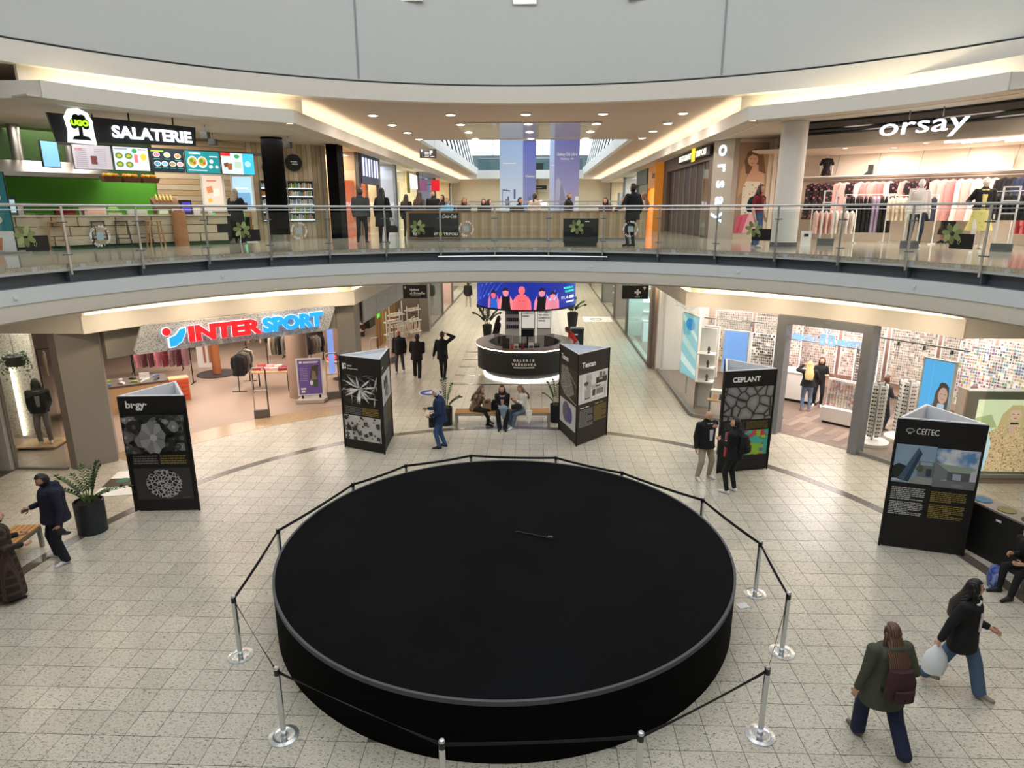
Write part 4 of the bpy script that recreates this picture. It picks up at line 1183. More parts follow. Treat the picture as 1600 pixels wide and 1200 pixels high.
# poster stand
t = thing('poster_stand', 'purple advertising poster in a leaning white frame on a grey foot', 'poster stand', (-7.0, 11.15, 0), RAD(16))
MB().use(m_white).box(-0.42, 0.42, -0.03, 0.0, 0.22, 1.5).build('frame', parent=t)
art('poster', (0, -0.032, 0.86), (1, 0, 0), (0, -1, 0), 0.74, 1.18, mat('#6f5aa6', 0.6), [(m_wt, rect(0.08, 0.9, 0.2, 0.96)), (m_wt, rect(0.25, 0.93, 0.9, 0.95)), (m_wt, rect(0.25, 0.9, 0.85, 0.92)), (mat('#4c4438', 0.6), [(0.5, 0.45), (0.85, 0.5), (0.9, 0.85), (0.6, 0.8)]), (mat('#8c7a6a', 0.6), [(0.55, 0.4), (0.8, 0.4), (0.75, 0.65), (0.62, 0.7)]), (mat('#3e5a3a', 0.6), rect(0.62, 0.22, 0.82, 0.42)), (m_wt, disc(0.55, 0.33, 0.07)), (m_wt, rect(0.08, 0.14, 0.3, 0.19)), (m_wt, rect(0.1, 0.05, 0.25, 0.11))] + [(mat('#b4a6d6', 0.6), rect(0.08, 0.4 + 0.05 * k, 0.42, 0.415 + 0.05 * k)) for k in range(8)], t)
for s in (-0.28, 0.28): MB().use(m_black).box(s - 0.03, s + 0.03, -0.05, 0.02, 0.12, 0.24).build('clip', parent=t)
MB().use(mat('#b9b0a6', 0.7)).prism([(-0.5, -0.25), (0.4, -0.35), (0.55, 0.15), (-0.35, 0.25)], 0.02, 0.13).build('foot', parent=t)
# product table with crates
m_ply = mat('#c9a77c', 0.6, var=0.08)
t = thing('display_table', 'pale wooden display block with dark top beside the grey pier', 'table', (-12.75, 10.2, 0), RAD(35))
MB().use(m_ply).box(-1.6, 1.2, -0.55, 0.55, 0, 0.84).build('block', parent=t)
MB().use(mat('#5c5148', 0.6)).box(-1.62, 1.22, -0.57, 0.57, 0.841, 0.9).build('top', parent=t)
for k in range(16):
    c = ('#c8c4c0', '#2c2c30', '#b54a5a', '#6a7a9a', '#d8d0c0', '#8c9c4c')[k % 6]
    x, y = -1.4 + (k % 8) * 0.33, -0.3 + (k // 8) * 0.5
    X = -12.75 + x * cos(RAD(35)) - y * sin(RAD(35)); Y = 10.2 + x * sin(RAD(35)) + y * cos(RAD(35))
    o = MB().use(mat(c, 0.7)).rings([[(q * 0.14, p * 0.05, 0) for q, p in ((-1, -0.8), (1, -1), (1.05, 0.9), (-1, 1))], [(q * 0.12, p * 0.05, 0.06) for q, p in ((-1, -0.8), (0.3, -1), (0.3, 0.9), (-1, 1))]]).build('shoe', loc=(X, Y, 0.901), rz=k * 0.7)
    tag(o, NTH[k % 8] + ' ' + ('white', 'black', 'red', 'blue', 'cream', 'olive')[k % 6] + ' shoe in the ' + ('front', 'rear')[k // 8] + ' row on the dark topped table', 'shoe', 'shoes on the table by the grey pier')
t = thing('price_board', 'small white price board standing on the dark topped table', 'board', (-12.3, 10.6, 0.901), 0.5)
MB().use(m_wt).box(-0.15, 0.15, -0.01, 0.01, 0, 0.2).build('card', parent=t); MB().use(m_wt).box(-0.15, 0.15, -0.04, 0.04, 0, 0.01).build('foot', parent=t)
t = thing('shoe_crate', 'orange slatted crate at the end of the wooden display block', 'crate', (-11.5, 11.15, 0), RAD(35)); t.scale = (0.5, 0.7, 0.85)
for k in range(5): MB().use(mat('#d2502c', 0.6)).box(-0.55, 0.55, -0.35, -0.31, 0.1 + k * 0.17, 0.22 + k * 0.17).build('slat', parent=t)
MB().use(m_ply).box(-0.6, 0.6, -0.3, 0.35, 0, 0.95).build('body', parent=t)
# clothes in the sport shop
GS = 'clothes on the racks of the sport shop'
def rackset(label, loc, rz, L, h, cols, glab, m=None, ln=0.75, kind='top', grp=GS, cat='garment', nm='jacket'):
    rack_frame(label, loc, rz, L, h, m or m_black)
    hang(loc, rz, L - 0.1, h, [(nm, c, NTH[i] + ' hanging ' + cl + ' ' + glab, cat, grp, ln, kind) for i, (cl, c) in enumerate(cols)])
C_dark = [('black', '#141416'), ('dark grey', '#34343a'), ('black', '#141416'), ('brown', '#5a4a40'), ('khaki', '#6e6656'), ('grey', '#74706c'), ('black', '#141416'), ('khaki', '#6e6656'), ('cream', '#c8baa6')]
C_pink = [('pink', '#c07a84'), ('burgundy', '#5c2a32'), ('burgundy', '#5c2a32'), ('pink', '#c07a84'), ('dark red', '#7a2c34'), ('mauve', '#8a6068'), ('burgundy', '#5c2a32'), ('mauve', '#8a6068')]
C_sand = [('sand', '#a8937e'), ('grey', '#74706c'), ('cream', '#c8baa6'), ('black', '#141416'), ('sand', '#a8937e'), ('khaki', '#6e6656')]
rackset('black clothes rack with dark jackets near the centre of the sport shop', (-10.1, 13.0, 0), RAD(100), 1.5, 1.35, C_dark, 'jacket on the central rack of the sport shop')
rackset('black clothes rack with pink and burgundy tops behind the wooden table', (-13.2, 13.2, 0), RAD(10), 2.0, 1.5, C_pink, 'top on the rack behind the wooden table')
rackset('second black clothes rack with burgundy tops further back', (-14.6, 15.2, 0), RAD(20), 1.8, 1.5, C_pink[::-1], 'top on the second rack of the sport shop')
rackset('black clothes rack with sand coloured clothes behind the orange post', (-11.3, 17.8, 0), RAD(5), 1.6, 1.5, C_sand, 'garment on the rack behind the orange post')
rackset('black clothes rack in the deep left of the sport shop', (-15.4, 19.0, 0), RAD(0), 1.8, 1.6, C_dark[:6], 'garment on the deep left rack of the sport shop')
rackset('black clothes rack with grey coats beside the second column', (-10.4, 20.6, 0), RAD(-10), 1.6, 1.5, C_sand[::-1], 'coat on the rack beside the second column')
rackset('black clothes rack seen through the left shop window', (-13.6, 9.0, 1.1), RAD(40), 1.4, 1.2, C_sand, 'garment on the high rail behind the left shop window')
rackset('black clothes rack with dark sportswear behind the folded shirts', (-9.3, 15.4, 0), RAD(8), 1.7, 1.5, C_dark[::-1], 'sportswear on the rack behind the folded shirts')
rackset('black clothes rack with grey jackets left of the white advertising board', (-14.2, 17.2, 0), RAD(0), 1.7, 1.6, C_dark[3:9], 'jacket on the rack by the white advertising board')
rackset('low black rack with dark trousers in front of the second column', (-8.9, 16.9, 0), RAD(60), 1.2, 1.2, C_dark[:7], 'trousers on the low rack by the second column')
# folded clothes table
t = thing('display_table', 'low wooden table with red and pink folded clothes left of the taupe column', 'table', (-8.9, 12.7, 0), RAD(10))
MB().use(m_ply).box(-0.65, 0.65, -0.5, 0.5, 0.7, 0.75).build('top', parent=t)
for sx in (-1, 1):
    for sy in (-1, 1): MB().use(m_black).box(sx * 0.6 - 0.02, sx * 0.6 + 0.02, sy * 0.45 - 0.02, sy * 0.45 + 0.02, 0, 0.7).build('leg', parent=t)
for k in range(8):
    c, n_ = (('#b02c38', 'red'), ('#d89aa0', 'pink'), ('#c8b4ac', 'beige'), ('#8c3c44', 'wine'))[k % 4]
    o = MB().use(mat(c, 0.85)).rings([[(q * 0.15, p * 0.12, z) for q, p in ((-1, -1), (1, -1), (1, 1), (-1, 1))] for z in (0, 0.09)]).build('folded_shirt', loc=(-9.35 + (k % 4) * 0.3, 12.5 + (k // 4) * 0.38, 0.751), rz=RAD(10 + k * 4))
    tag(o, n_ + ' folded shirt pile on the low table by the taupe column, ' + ('front', 'rear')[k // 4] + ' row', 'shirt', 'folded shirts on the low table')
t = thing('display_table', 'round pale table with red goods right of the taupe column', 'table', (-6.9, 14.2, 0))
MB().use(m_ply).cyl((0, 0, 0.72), 0.55, 0.05, 24).build('top', parent=t); MB().use(m_black).cyl((0, 0, 0), 0.04, 0.72, 8).build('stem', parent=t); MB().use(m_black).cyl((0, 0, 0), 0.3, 0.02, 20).build('foot', parent=t)
tag(MB().use(mat('#c8303c', 0.7)).lathe([(0.01, 0), (0.24, 0), (0.26, 0.06), (0.15, 0.12), (0.01, 0.13)], (0, 0, 0), 14).build('red_cushion', loc=(-7.15, 14.15, 0.771)), 'red rounded bundle on the round pale table', 'cushion')
t = thing('shoe_wall', 'dark shelf wall of shoes at the back of the sport shop', 'shelf', (-9.4, 22.6, 0))
MB().use(mat('#4a3a30', 0.7)).box(-1.2, 1.2, 0.2, 0.3, 0, 2.4).build('back', parent=t)
for k in range(6): MB().use(m_ply).box(-1.2, 1.2, -0.1, 0.2, 0.3 + k * 0.36, 0.33 + k * 0.36).build('shelf', parent=t)
mb = MB().use(mat('#d8d2cc', 0.6))
for k in range(48): mb.box(-1.1 + (k % 8) * 0.29, -0.92 + (k % 8) * 0.29, -0.08, 0.05, 0.331 + (k // 8) * 0.36, 0.42 + (k // 8) * 0.36)
mb.build('shoes', parent=t, kind='stuff')
# cardboard figure with legs
t = thing('cutout_figure', 'white standing advertising board with a pair of legs in the sport shop', 'advertising board', (-12.9, 15.9, 0), RAD(12))
MB().use(m_wt).box(-0.4, 0.4, 0, 0.04, 0, 1.9).build('board', parent=t)
for s in (-0.1, 0.1): MB().use(mat('#b07860', 0.6)).box(s - 0.045, s + 0.045, -0.012, -0.001, 0.2, 0.95).build('leg_print', parent=t)
MB().use(mat('#3a3630', 0.7)).box(-0.2, 0.2, -0.014, -0.001, 0.951, 1.5).build('shorts_print', parent=t)
# window at the far left: perforated wall, light strip, plinth, hanging plant
struct(MB().use(mat('#c8c4bc', 0.6)).box(-16, -12.42, 4.92, 5.12, 0, A0).build('wall_left_window_side'))
t = thing('shop_window', 'tall clear shop window between the grey pier and the left wall', 'window', (-11.7, 5.05, 0))
MB().use(m_glass).box(-0.66, 0.62, -0.01, 0.0, 0.06, 3.4).build('pane', parent=t)
MB().use(m_portal).box(-0.7, -0.66, -0.04, 0.04, 0, 3.42).build('frame', parent=t)
MB().use(m_portal).box(-0.66, 0.62, -0.04, 0.04, 0, 0.06).build('sill', parent=t)
perf2 = ramp_mat('perforated_beige_wall', 'voronoi', [(0.0, '#8c8478'), (0.35, '#9a9184'), (0.45, '#c8c0b2')], scale=26, rough=0.6)
struct(MB().use(perf2).box(-15.2, -13.25, 7.3, 7.4, 0, 3.3).build('wall_perforated'))
o = MB().use(mat('#fff3de', emit=5.0)).box(-13.9, -13.84, 7.2, 7.26, 0.1, 2.4).build('light_tube'); tag(o, 'vertical glowing light tube in the left shop window', 'light')
t = thing('plinth', 'low pale wooden plinth with dark base under the hooded mannequin', 'plinth', (-12.85, 6.72, 0), RAD(8))
MB().use(m_black).box(-0.55, 0.35, -0.35, 0.3, 0.007, 0.06).build('base', parent=t); MB().use(m_ply).box(-0.6, 0.42, -0.4, 0.36, 0.06, 0.1).build('top', parent=t)
t = thing('hanging_basket', 'dark hanging basket with trailing green plant in the left window', 'plant', (-12.85, 6.2, 2.35))
MB().use(m_black).lathe([(0.01, 0), (0.2, 0.02), (0.26, 0.28), (0.24, 0.28), (0.01, 0.2)], n=16).build('bowl', parent=t)
MB().use(m_black).tube([(0, 0, 0.2), (0, 0, 1.09)], 0.006, 5).build('cord', parent=t)
rnd = random.Random(11)
for k in range(26):
    a = rnd.uniform(0, 2 * pi); mb = MB().use(m_leaf); L_ = rnd.uniform(0.2, 0.55)
    for q in range(7):
        tq = q / 6; p = Vector((cos(a) * (0.2 + 0.12 * tq), sin(a) * (0.2 + 0.12 * tq), 0.3 - L_ * tq ** 1.3 + 0.08 * (1 - tq)))
        leaf(mb, p, Vector((rnd.uniform(-1, 1), rnd.uniform(-1, 1), -0.4)), Vector((0, 0, 1)), 0.1, 0.03)
    mb.build('trail', parent=t, fix=False)
t = thing('fire_extinguisher', 'red fire extinguisher at the foot of the left shop window', 'extinguisher', (-12.95, 5.6, 0))
MB().use(mat('#b01820', 0.3)).lathe([(0.01, 0.4), (0.07, 0.4), (0.075, 0.8), (0.03, 0.87), (0.01, 0.88)], n=14).build('cylinder', parent=t, smooth=True)
MB().use(m_black).box(-0.05, 0.05, -0.02, 0.02, 0.88, 0.93).build('valve', parent=t); MB().use(mat('#8a8680', 0.5)).box(-0.09, 0.09, -0.09, 0.09, 0, 0.39).build('stand', parent=t)

# shoe stands along the corridor side of the sport shop
for i, (x, y, h) in enumerate(((-5.9, 19.2, 1.9), (-6.2, 21.2, 2.0), (-5.7, 22.9, 1.6))):
    t = thing('shoe_stand', ('white frame stand with pale shoes behind the walking man in front', 'tall white frame stand with bicycle wheel and shoes', 'white frame stand near the dark green wall')[i], 'stand', (x, y, 0), RAD(60))
    for sx in (-0.45, 0.45): MB().use(m_white).box(sx - 0.02, sx + 0.02, -0.02, 0.02, 0, h).build('upright', parent=t)
    for q in range(3): MB().use(m_white).box(-0.43, 0.43, -0.2, 0.2, 0.25 + q * 0.55, 0.29 + q * 0.55).build('shelf', parent=t)
    mb = MB().use(mat('#d8c8b8', 0.7))
    for q in range(9): mb.box(-0.4 + (q % 3) * 0.28, -0.2 + (q % 3) * 0.28, -0.12, 0.05, 0.291 + (q // 3) * 0.55, 0.38 + (q // 3) * 0.55)
    mb.build('shoes', parent=t, kind='stuff')
t = thing('slat_wall', 'wall of upright wooden slats on the corridor side of the sport shop', 'wall panel', (-6.9, 22.0, 0))
for k in range(22):
    MB().use(mat('#b98a5a' if k % 3 else '#a8c24a' if k in (6,) else '#8c6a44', 0.6)).box(-0.04, 0.04, -1.9 + k * 0.2, -1.8 + k * 0.2, 0, 3.3).build('slat', parent=t)
o = MB().use(mat('#5fd83c', emit=1.0)).box(-6.82, -6.80, 20.0, 20.5, 1.4, 3.0).build('green_lightbox'); tag(o, 'bright green lit panel on the slatted wall of the sport shop', 'panel')
o = MB().use(mat('#7f9ae0', emit=0.9)).box(-7.0, -6.94, 13.2, 13.7, 0.4, 2.6).build('blue_lightbox'); tag(o, 'tall pale blue lit panel behind the needle crystal tower', 'panel')

def bike(loc, rz):
    t = thing('bicycle', 'dark bicycle leaning among the white shoe stands', 'bicycle', loc, rz)
    for x in (-0.5, 0.5):
        MB().use(m_black).tube([(x + 0.33 * cos(a), 0, 0.34 + 0.33 * sin(a)) for a in [2 * pi * k / 24 for k in range(25)]], 0.018, 6).build('wheel', parent=t)
    MB().use(m_white).tube([(-0.5, 0, 0.34), (-0.15, 0, 0.8), (0.35, 0, 0.82), (0.5, 0, 0.34)], 0.018, 6).build('frame', parent=t)
    MB().use(m_white).tube([(-0.15, 0, 0.8), (0, 0, 0.32), (0.35, 0, 0.82)], 0.018, 6).build('frame_tube', parent=t)
    MB().use(m_black).box(-0.25, -0.05, -0.05, 0.05, 0.86, 0.9).build('saddle', parent=t); MB().use(m_black).box(0.33, 0.37, -0.22, 0.22, 0.95, 0.98).build('handlebar', parent=t)
bike((-5.95, 24.0, 0), RAD(80))

for (x, y, w, h, e, c) in ((-8.8, 9.8, 2.5, 2.5, 130, (1, 0.84, 0.74)), (-8.2, 14.5, 3, 3, 150, (1, 0.84, 0.74)), (-12.5, 11.5, 3, 3, 130, (1, 0.84, 0.74)), (-13, 17, 3, 3, 130, (1, 0.86, 0.78)), (-7.5, 20.5, 2.5, 3, 90, (1, 0.86, 0.74)), (-12.9, 6.4, 1.4, 1.2, 40, (1, 0.9, 0.8))):
    area('sportshop_light', (x, y, 3.40), w, h, e * 0.9, c)

# ================================================================ JEWELLERY SHOP (lower right)
m_pink = mat('#e6c2b4', 0.7, var=0.02); m_wwall = mat('#e9e2dc', 0.6, var=0.02)
m_gframe = mat('#8b8a88', 0.35, metal=0.4)
struct(MB().use(m_pink).arc(17.6, 17.8, 17, 80, 0, 3.45, n=24).build('wall_jeweller_back'))
struct(MB().use(m_wwall).box(5.35, 5.5, 15.9, 16.2, 0, 3.45).box(5.5, 9.0, 16.0, 16.2, 0, 3.45).build('wall_jeweller_side'))
t = thing('storefront', 'clear curved glass front of the jewellery shop', 'shop front', (0, 0, 0))
for a, b in ((29.2, 33.2), (33.3, 37.3), (37.4, 40.2), (53.6, 57), (57.1, 60.8), (60.9, 64.4)):
    MB().use(m_glass).arc(11.24, 11.25, a, b, 0.1, 3.42, n=3).build('glass_pane', parent=t)
for k in range(4):
    MB().use(m_glass).box(5.42, 5.43, 9.95 + k * 1.5, 11.4 + k * 1.5, 0.1, 3.42).build('glass_pane', parent=t)
MB().use(m_gframe).arc(11.2, 11.3, 28.8, 40.4, 0, 0.1, n=8).build('sill', parent=t); MB().use(m_gframe).arc(11.2, 11.3, 53.4, 64.6, 0, 0.1, n=8).build('sill', parent=t)
MB().use(m_gframe).box(5.37, 5.47, 9.9, 16.0, 0, 0.1).build('sill', parent=t)
pt_ = thing('entrance_portal', 'grey metal portal frame of the jewellery shop entrance', 'door frame', (0, 0, 0))
for a, b in ((40.5, 41.9), (52.1, 53.3)):
    MB().use(mat('#77797c', 0.5)).arc(11.1, 11.5, a, b, 0, 3.2, n=2).build('jamb', parent=pt_)
MB().use(mat('#77797c', 0.5)).arc(11.1, 11.5, 40.5, 53.3, 3.201, 3.425, n=6).build('lintel', parent=pt_)
m_ltr = mat('#8fbcf2', emit=1.15)
sg2 = thing('shop_sign', 'glowing white hanging letters and double B emblem over the jewellery entrance', 'sign', (0, 0, 0))
P2 = Vector((*pt(11.4, 41.7), 0)); Q2 = Vector((*pt(11.4, 52.4), 0)); U2 = (Q2 - P2).normalized(); N2 = Vector((U2.y, -U2.x, 0)); W2 = (Q2 - P2).length; M2 = (P2 + Q2) / 2
MB().use(m_gframe).beam(P2 + Vector((0, 0, 2.74)), Q2 + Vector((0, 0, 2.74)), 0.02, 0.02).build('support_bar', parent=sg2)
def l2(s, x, w, size, z=2.83, flip=1): lettering(s, size, m_ltr, M2 + U2 * x + Vector((0, 0, z)) + N2 * 0.02, U2 * flip, N2 * 1, sg2, 0.012, 0.012, 0, 'CENTER', 'letter', width=w, split=True)
l2('BIJOU', -0.62, 0.66, 0.2); l2('BRIGITTE', 0.62, 0.72, 0.2); l2('B', 0.12, 0.2, 0.4, 2.84)
bm_ = text_mesh('B', 0.4, 0.012, 0.012, 0, 'CENTER').copy(); bm_.materials.clear(); bm_.materials.append(m_ltr)
bm_.transform(frame(M2 + U2 * -0.12 + Vector((0, 0, 2.84)) + N2 * 0.02, U2, N2) @ Matrix.Diagonal((-0.9, 1, 1, 1))); put('letter', bm_, sg2)
for dx in (-0.08, 0, 0.08): MB().use(m_ltr).beam(M2 + U2 * dx * 0.6 + Vector((0, 0, 3.03)), M2 + U2 * dx * 1.3 + Vector((0, 0, 3.14)), 0.02, 0.02).build('crown_spike', parent=sg2)

def jewel_panel(label, c, rz, w, h, seed, base='#efe6df', cols=('#c4b4aa', '#a89488', '#d8b8a0', '#8c7c74', '#d0a8a0'), z0=0.6, n=None):
    t = thing('jewellery_display', label, 'display panel', c, rz)
    MB().use(mat(base, 0.6)).box(-w / 2, w / 2, 0, 0.06, z0, z0 + h).build('back_board', parent=t)
    for s in (-1, 1): MB().use(m_wt).box(s * w / 2 - 0.02, s * w / 2 + 0.02, -0.05, 0.0, z0, z0 + h).build('side_strip', parent=t)
    rnd = random.Random(seed); ms = [mat(c_, 0.4) for c_ in cols]
    mb = MB(); nx = int(w / 0.066); nz = int(h / 0.09)
    for i in range(nx):
        for j in range(nz):
            if rnd.random() < 0.12: continue
            x = -w / 2 + 0.06 + i * (w - 0.12) / max(1, nx - 1); z = z0 + 0.08 + j * (h - 0.12) / max(1, nz - 1); a = rnd.uniform(0.012, 0.026); b_ = rnd.uniform(0.015, 0.038)
            mb.use(rnd.choice(ms)).box(x - a, x + a, -0.02, -0.001, z - b_, z + b_)
    mb.build('jewellery_cards', parent=t, kind='stuff', fix=False)
    return t
k = 0
for a in range(28, 76, 5):
    p = pt(17.2, a); k += 1
    jewel_panel('pale wall panel full of hanging jewellery cards, ' + ('1st','2nd','3rd','4th','5th','6th','7th','8th','9th','10th','11th')[k - 1] + ' from the left along the back wall', (*p, 0), -RAD(a), 1.35, 1.9, k)
jewel_panel('framed panel of dark necklaces right of the left blue screen', (8.0, 11.6, 0), RAD(-35), 0.75, 1.7, 31, cols=('#3c3430', '#8c7c70', '#5c5450'))
jewel_panel('panel of hair bands and bags behind the entrance counter', (9.2, 13.6, 0), RAD(-30), 1.6, 1.9, 32)
jewel_panel('black framed panel of earrings right of the clerk', (11.2, 11.2, 0), RAD(-45), 0.7, 1.3, 33, base='#5c5450', cols=('#d8d0c8', '#b8a89c'))
jewel_panel('tall panel with colourful toys right of the portrait screen', (13.6, 8.6, 0), RAD(-58), 2.2, 1.9, 34, cols=('#c8b070', '#6c94b8', '#8c6c94', '#7ca084', '#b88084', '#5c5c6c', '#d0c0b8'))
jewel_panel('panel with red hair clips at the far right of the shop', (14.6, 6.6, 0), RAD(-75), 2.2, 1.6, 35, cols=('#d03c44', '#d8b4a4', '#8c5c54'))
t = thing('sales_counter', 'white sales counter with dark foot in the jewellery shop', 'counter', (9.15, 12.0, 0), RAD(-38))
MB().use(m_wwall).box(-1.0, 1.0, -0.35, 0.35, 0.1, 1.0).build('body', parent=t); MB().use(m_black).box(-0.97, 0.97, -0.32, 0.32, 0.005, 0.1).build('plinth', parent=t); MB().use(m_wt).box(-1.03, 1.03, -0.38, 0.38, 1.001, 1.04).build('top', parent=t)
t = thing('till_monitor', 'black till monitor on the white sales counter', 'monitor', (8.85, 11.9, 1.04), RAD(-30))
MB().use(m_black).box(-0.15, 0.15, -0.02, 0.02, 0.12, 0.35).build('screen', parent=t); MB().use(m_black).box(-0.04, 0.04, -0.06, 0.06, 0, 0.12).build('stand', parent=t)
t = thing('gondola', 'white grid gondola full of small goods right inside the entrance', 'display unit', (9.75, 9.25, 0), RAD(-45))
MB().use(m_wwall).box(-0.55, 0.55, -0.3, 0.3, 0.08, 0.5).build('base', parent=t); MB().use(m_black).box(-0.5, 0.5, -0.27, 0.27, 0.005, 0.08).build('plinth', parent=t)
MB().use(m_wwall).box(-0.55, 0.55, -0.03, 0.03, 0.5, 1.35).build('grid', parent=t)
mb = MB(); rnd = random.Random(5); ms = [mat(c_, 0.5) for c_ in ('#e0c8c0', '#d0a8a0', '#c8c4c0', '#d8ccb0', '#b87c78', '#a09890')]
for i in range(12):
    for j in range(9):
        for y in (-1, 1): mb.use(rnd.choice(ms)).box(-0.5 + i * 0.085, -0.45 + i * 0.085, y * 0.05 - 0.02, y * 0.05 + 0.02, 0.52 + j * 0.09, 0.59 + j * 0.09)
mb.build('goods', parent=t, kind='stuff', fix=False)
t = thing('goods_basket', 'low stand with scarves and bags left inside the jewellery entrance', 'display unit', (7.75, 9.6, 0), RAD(-30))
MB().use(mat('#6c6458', 0.6)).box(-0.3, 0.3, -0.3, 0.3, 0, 0.1).build('base', parent=t)
mb = MB(); ms = [mat(c_, 0.6) for c_ in ('#6c6a50', '#a8a088', '#5c5a74', '#c8b898', '#4c4438')]
for i in range(70): 
    a = rnd.uniform(0, 2 * pi); z = rnd.uniform(0.3, 1.35); mb.use(rnd.choice(ms)).box(0.22 * cos(a) - 0.03, 0.22 * cos(a) + 0.03, 0.22 * sin(a) - 0.03, 0.22 * sin(a) + 0.03, z, z + 0.2)
mb.build('goods', parent=t, kind='stuff', fix=False); MB().use(m_gframe).cyl((0, 0, 0.1), 0.025, 1.4, 8).build('pole', parent=t)

# spectacle spinners
glasses = None
def spinner(label, loc, glab):
    global glasses
    t = thing('sunglasses_spinner', label, 'display stand', loc)
    MB().use(m_wwall).lathe([(0.01, 0.01), (0.42, 0.01), (0.43, 0.1), (0.40, 0.12), (0.01, 0.12)], n=28).build('base', parent=t)
    MB().use(m_gframe).cyl((0, 0, 0.12), 0.03, 1.6, 10).build('pole', parent=t)
    for q in range(8):
        MB().use(m_wwall).box(-0.05, 0.05, 0.2, 0.22, 0.25, 1.7).build('column', parent=t, rz=q * pi / 4)
    for q in range(8):
        for j in range(13):
            a = q * pi / 4 + pi / 2
            if sin(a) > 0.5: continue
            if glasses is None:
                mb = MB().use(mat('#18120f', 0.25))
                for s in (-1, 1): mb.ell((s * 0.034, 0.012, 0), (0.028, 0.006, 0.022), 8, 4)
                mb.box(-0.012, 0.012, 0.008, 0.014, 0.002, 0.008)
                for s in (-1, 1): mb.box(s * 0.062 - 0.002, s * 0.062 + 0.002, -0.02, 0.014, 0.002, 0.008)
                o = mb.build('sunglasses'); glasses = [o.data]
                m2 = o.data.copy(); m2.materials[0] = mat('#6c3a24', 0.3); glasses.append(m2)
                bpy.data.objects.remove(o)
            k_ = 1 if q % 3 == 1 else 0
            o = put('sunglasses', glasses[k_], None, (loc[0] + 0.235 * cos(a), loc[1] + 0.235 * sin(a), 0.3 + j * 0.108), q * pi / 4)
            tag(o, ('black', 'brown')[k_] + ' sunglasses, ' + (NTH + ('topmost',))[j] + (' row up, ' if j < 12 else ' row, ') + NTH[q] + ' column, ' + glab, 'sunglasses', ('black', 'brown')[k_] + ' sunglasses on ' + glab)
spinner('white round spinner full of sunglasses just right of the jewellery entrance', (9.75, 7.55, 0), 'spinner by the jewellery entrance')
spinner('second white sunglasses spinner, partly behind the rightmost tower', (10.75, 7.9, 0), 'spinner behind the rightmost tower')
t = thing('shelf_unit', 'white stepped shelf with a small stool beside the second spinner', 'shelf', (10.85, 6.75, 0), RAD(-50))
MB().use(m_wwall).box(-0.4, 0.4, -0.25, 0.25, 0.5, 0.54).build('shelf', parent=t); MB().use(mat('#77757a', 0.5)).box(-0.38, -0.34, -0.22, 0.22, 0.004, 0.5).build('leg', parent=t); MB().use(mat('#77757a', 0.5)).box(0.34, 0.38, -0.22, 0.22, 0.004, 0.5).build('leg', parent=t)

# blue screens
def lit_screen(label, a, b, z0, z1, shapes, base, e=1.0):
    a = Vector((*a, 0)); b = Vector((*b, 0)); u = (b - a).normalized(); n = Vector((u.y, -u.x, 0)); c = (a + b) / 2
    t = thing('lit_screen', label, 'screen', (c.x, c.y, 0)); w = (b - a).length
    mb = MB().use(m_wwall); mb.X = frame((0, 0, (z0 + z1) / 2), u, n); fr_ = mb.box(-w / 2, w / 2, -(z1 - z0) / 2, (z1 - z0) / 2, -0.08, 0).build('frame', parent=t)
    art('picture', n * 0.006 + Vector((0, 0, (z0 + z1) / 2)), u, n, w - 0.08, z1 - z0 - 0.08, base, shapes, fr_)
    mb = MB().use(m_gframe); mb.box(-0.02, 0.02, 0.02, 0.05, 0, z0).build('stand', parent=t)
    return t
EM = lambda c, e=0.9: mat(c, 0.5, emit=e)
lit_screen('blank pale blue lit screen at the left of the jewellery shop window', (6.34, 10.42), (7.0, 10.0), 1.3, 2.66, [(EM('#8fb4ec'), rect(0.3, 0.3, 0.7, 0.31))], EM('#82aaea'))
lit_screen('blue lit screen with a portrait of a woman holding a purple flower', (10.25, 6.62), (10.66, 5.98), 1.0, 2.66,
           [(EM('#6f8cae'), [(0.3, 0), (0.32, 0.2), (0.5, 0.35), (0.75, 0.35), (1, 0.2), (1, 0)]), (EM('#5c4c44'), [(0.5, 0.2), (0.52, 0.5), (0.68, 0.68), (0.88, 0.66), (0.98, 0.5), (1.0, 0.2)]), (EM('#c8a090'), disc(0.78, 0.47, 0.16, 1, 16, 0.13)), (EM('#4c3c34'), [(0.55, 0.5), (0.64, 0.66), (0.8, 0.68), (0.95, 0.62), (0.98, 0.5), (0.9, 0.6), (0.75, 0.63), (0.64, 0.55)]), (EM('#6c4c44'), rect(0.7, 0.49, 0.76, 0.5)), (EM('#6c4c44'), rect(0.82, 0.49, 0.88, 0.5)), (EM('#b06c64'), rect(0.75, 0.405, 0.83, 0.417)), (EM('#b8c4d4'), [(0.62, 0.2), (0.66, 0.34), (0.88, 0.34), (0.9, 0.16)]), (EM('#6a2cb8'), disc(0.5, 0.15, 0.14, 1, 12, 0.08)), (EM('#8c4ce0'), disc(0.48, 0.16, 0.07, 1, 8, 0.04)), (EM('#8c6c9c'), [(0.4, 0), (0.5, 0.08), (0.9, 0.1), (1, 0.0)])], EM('#5cb0ec'))
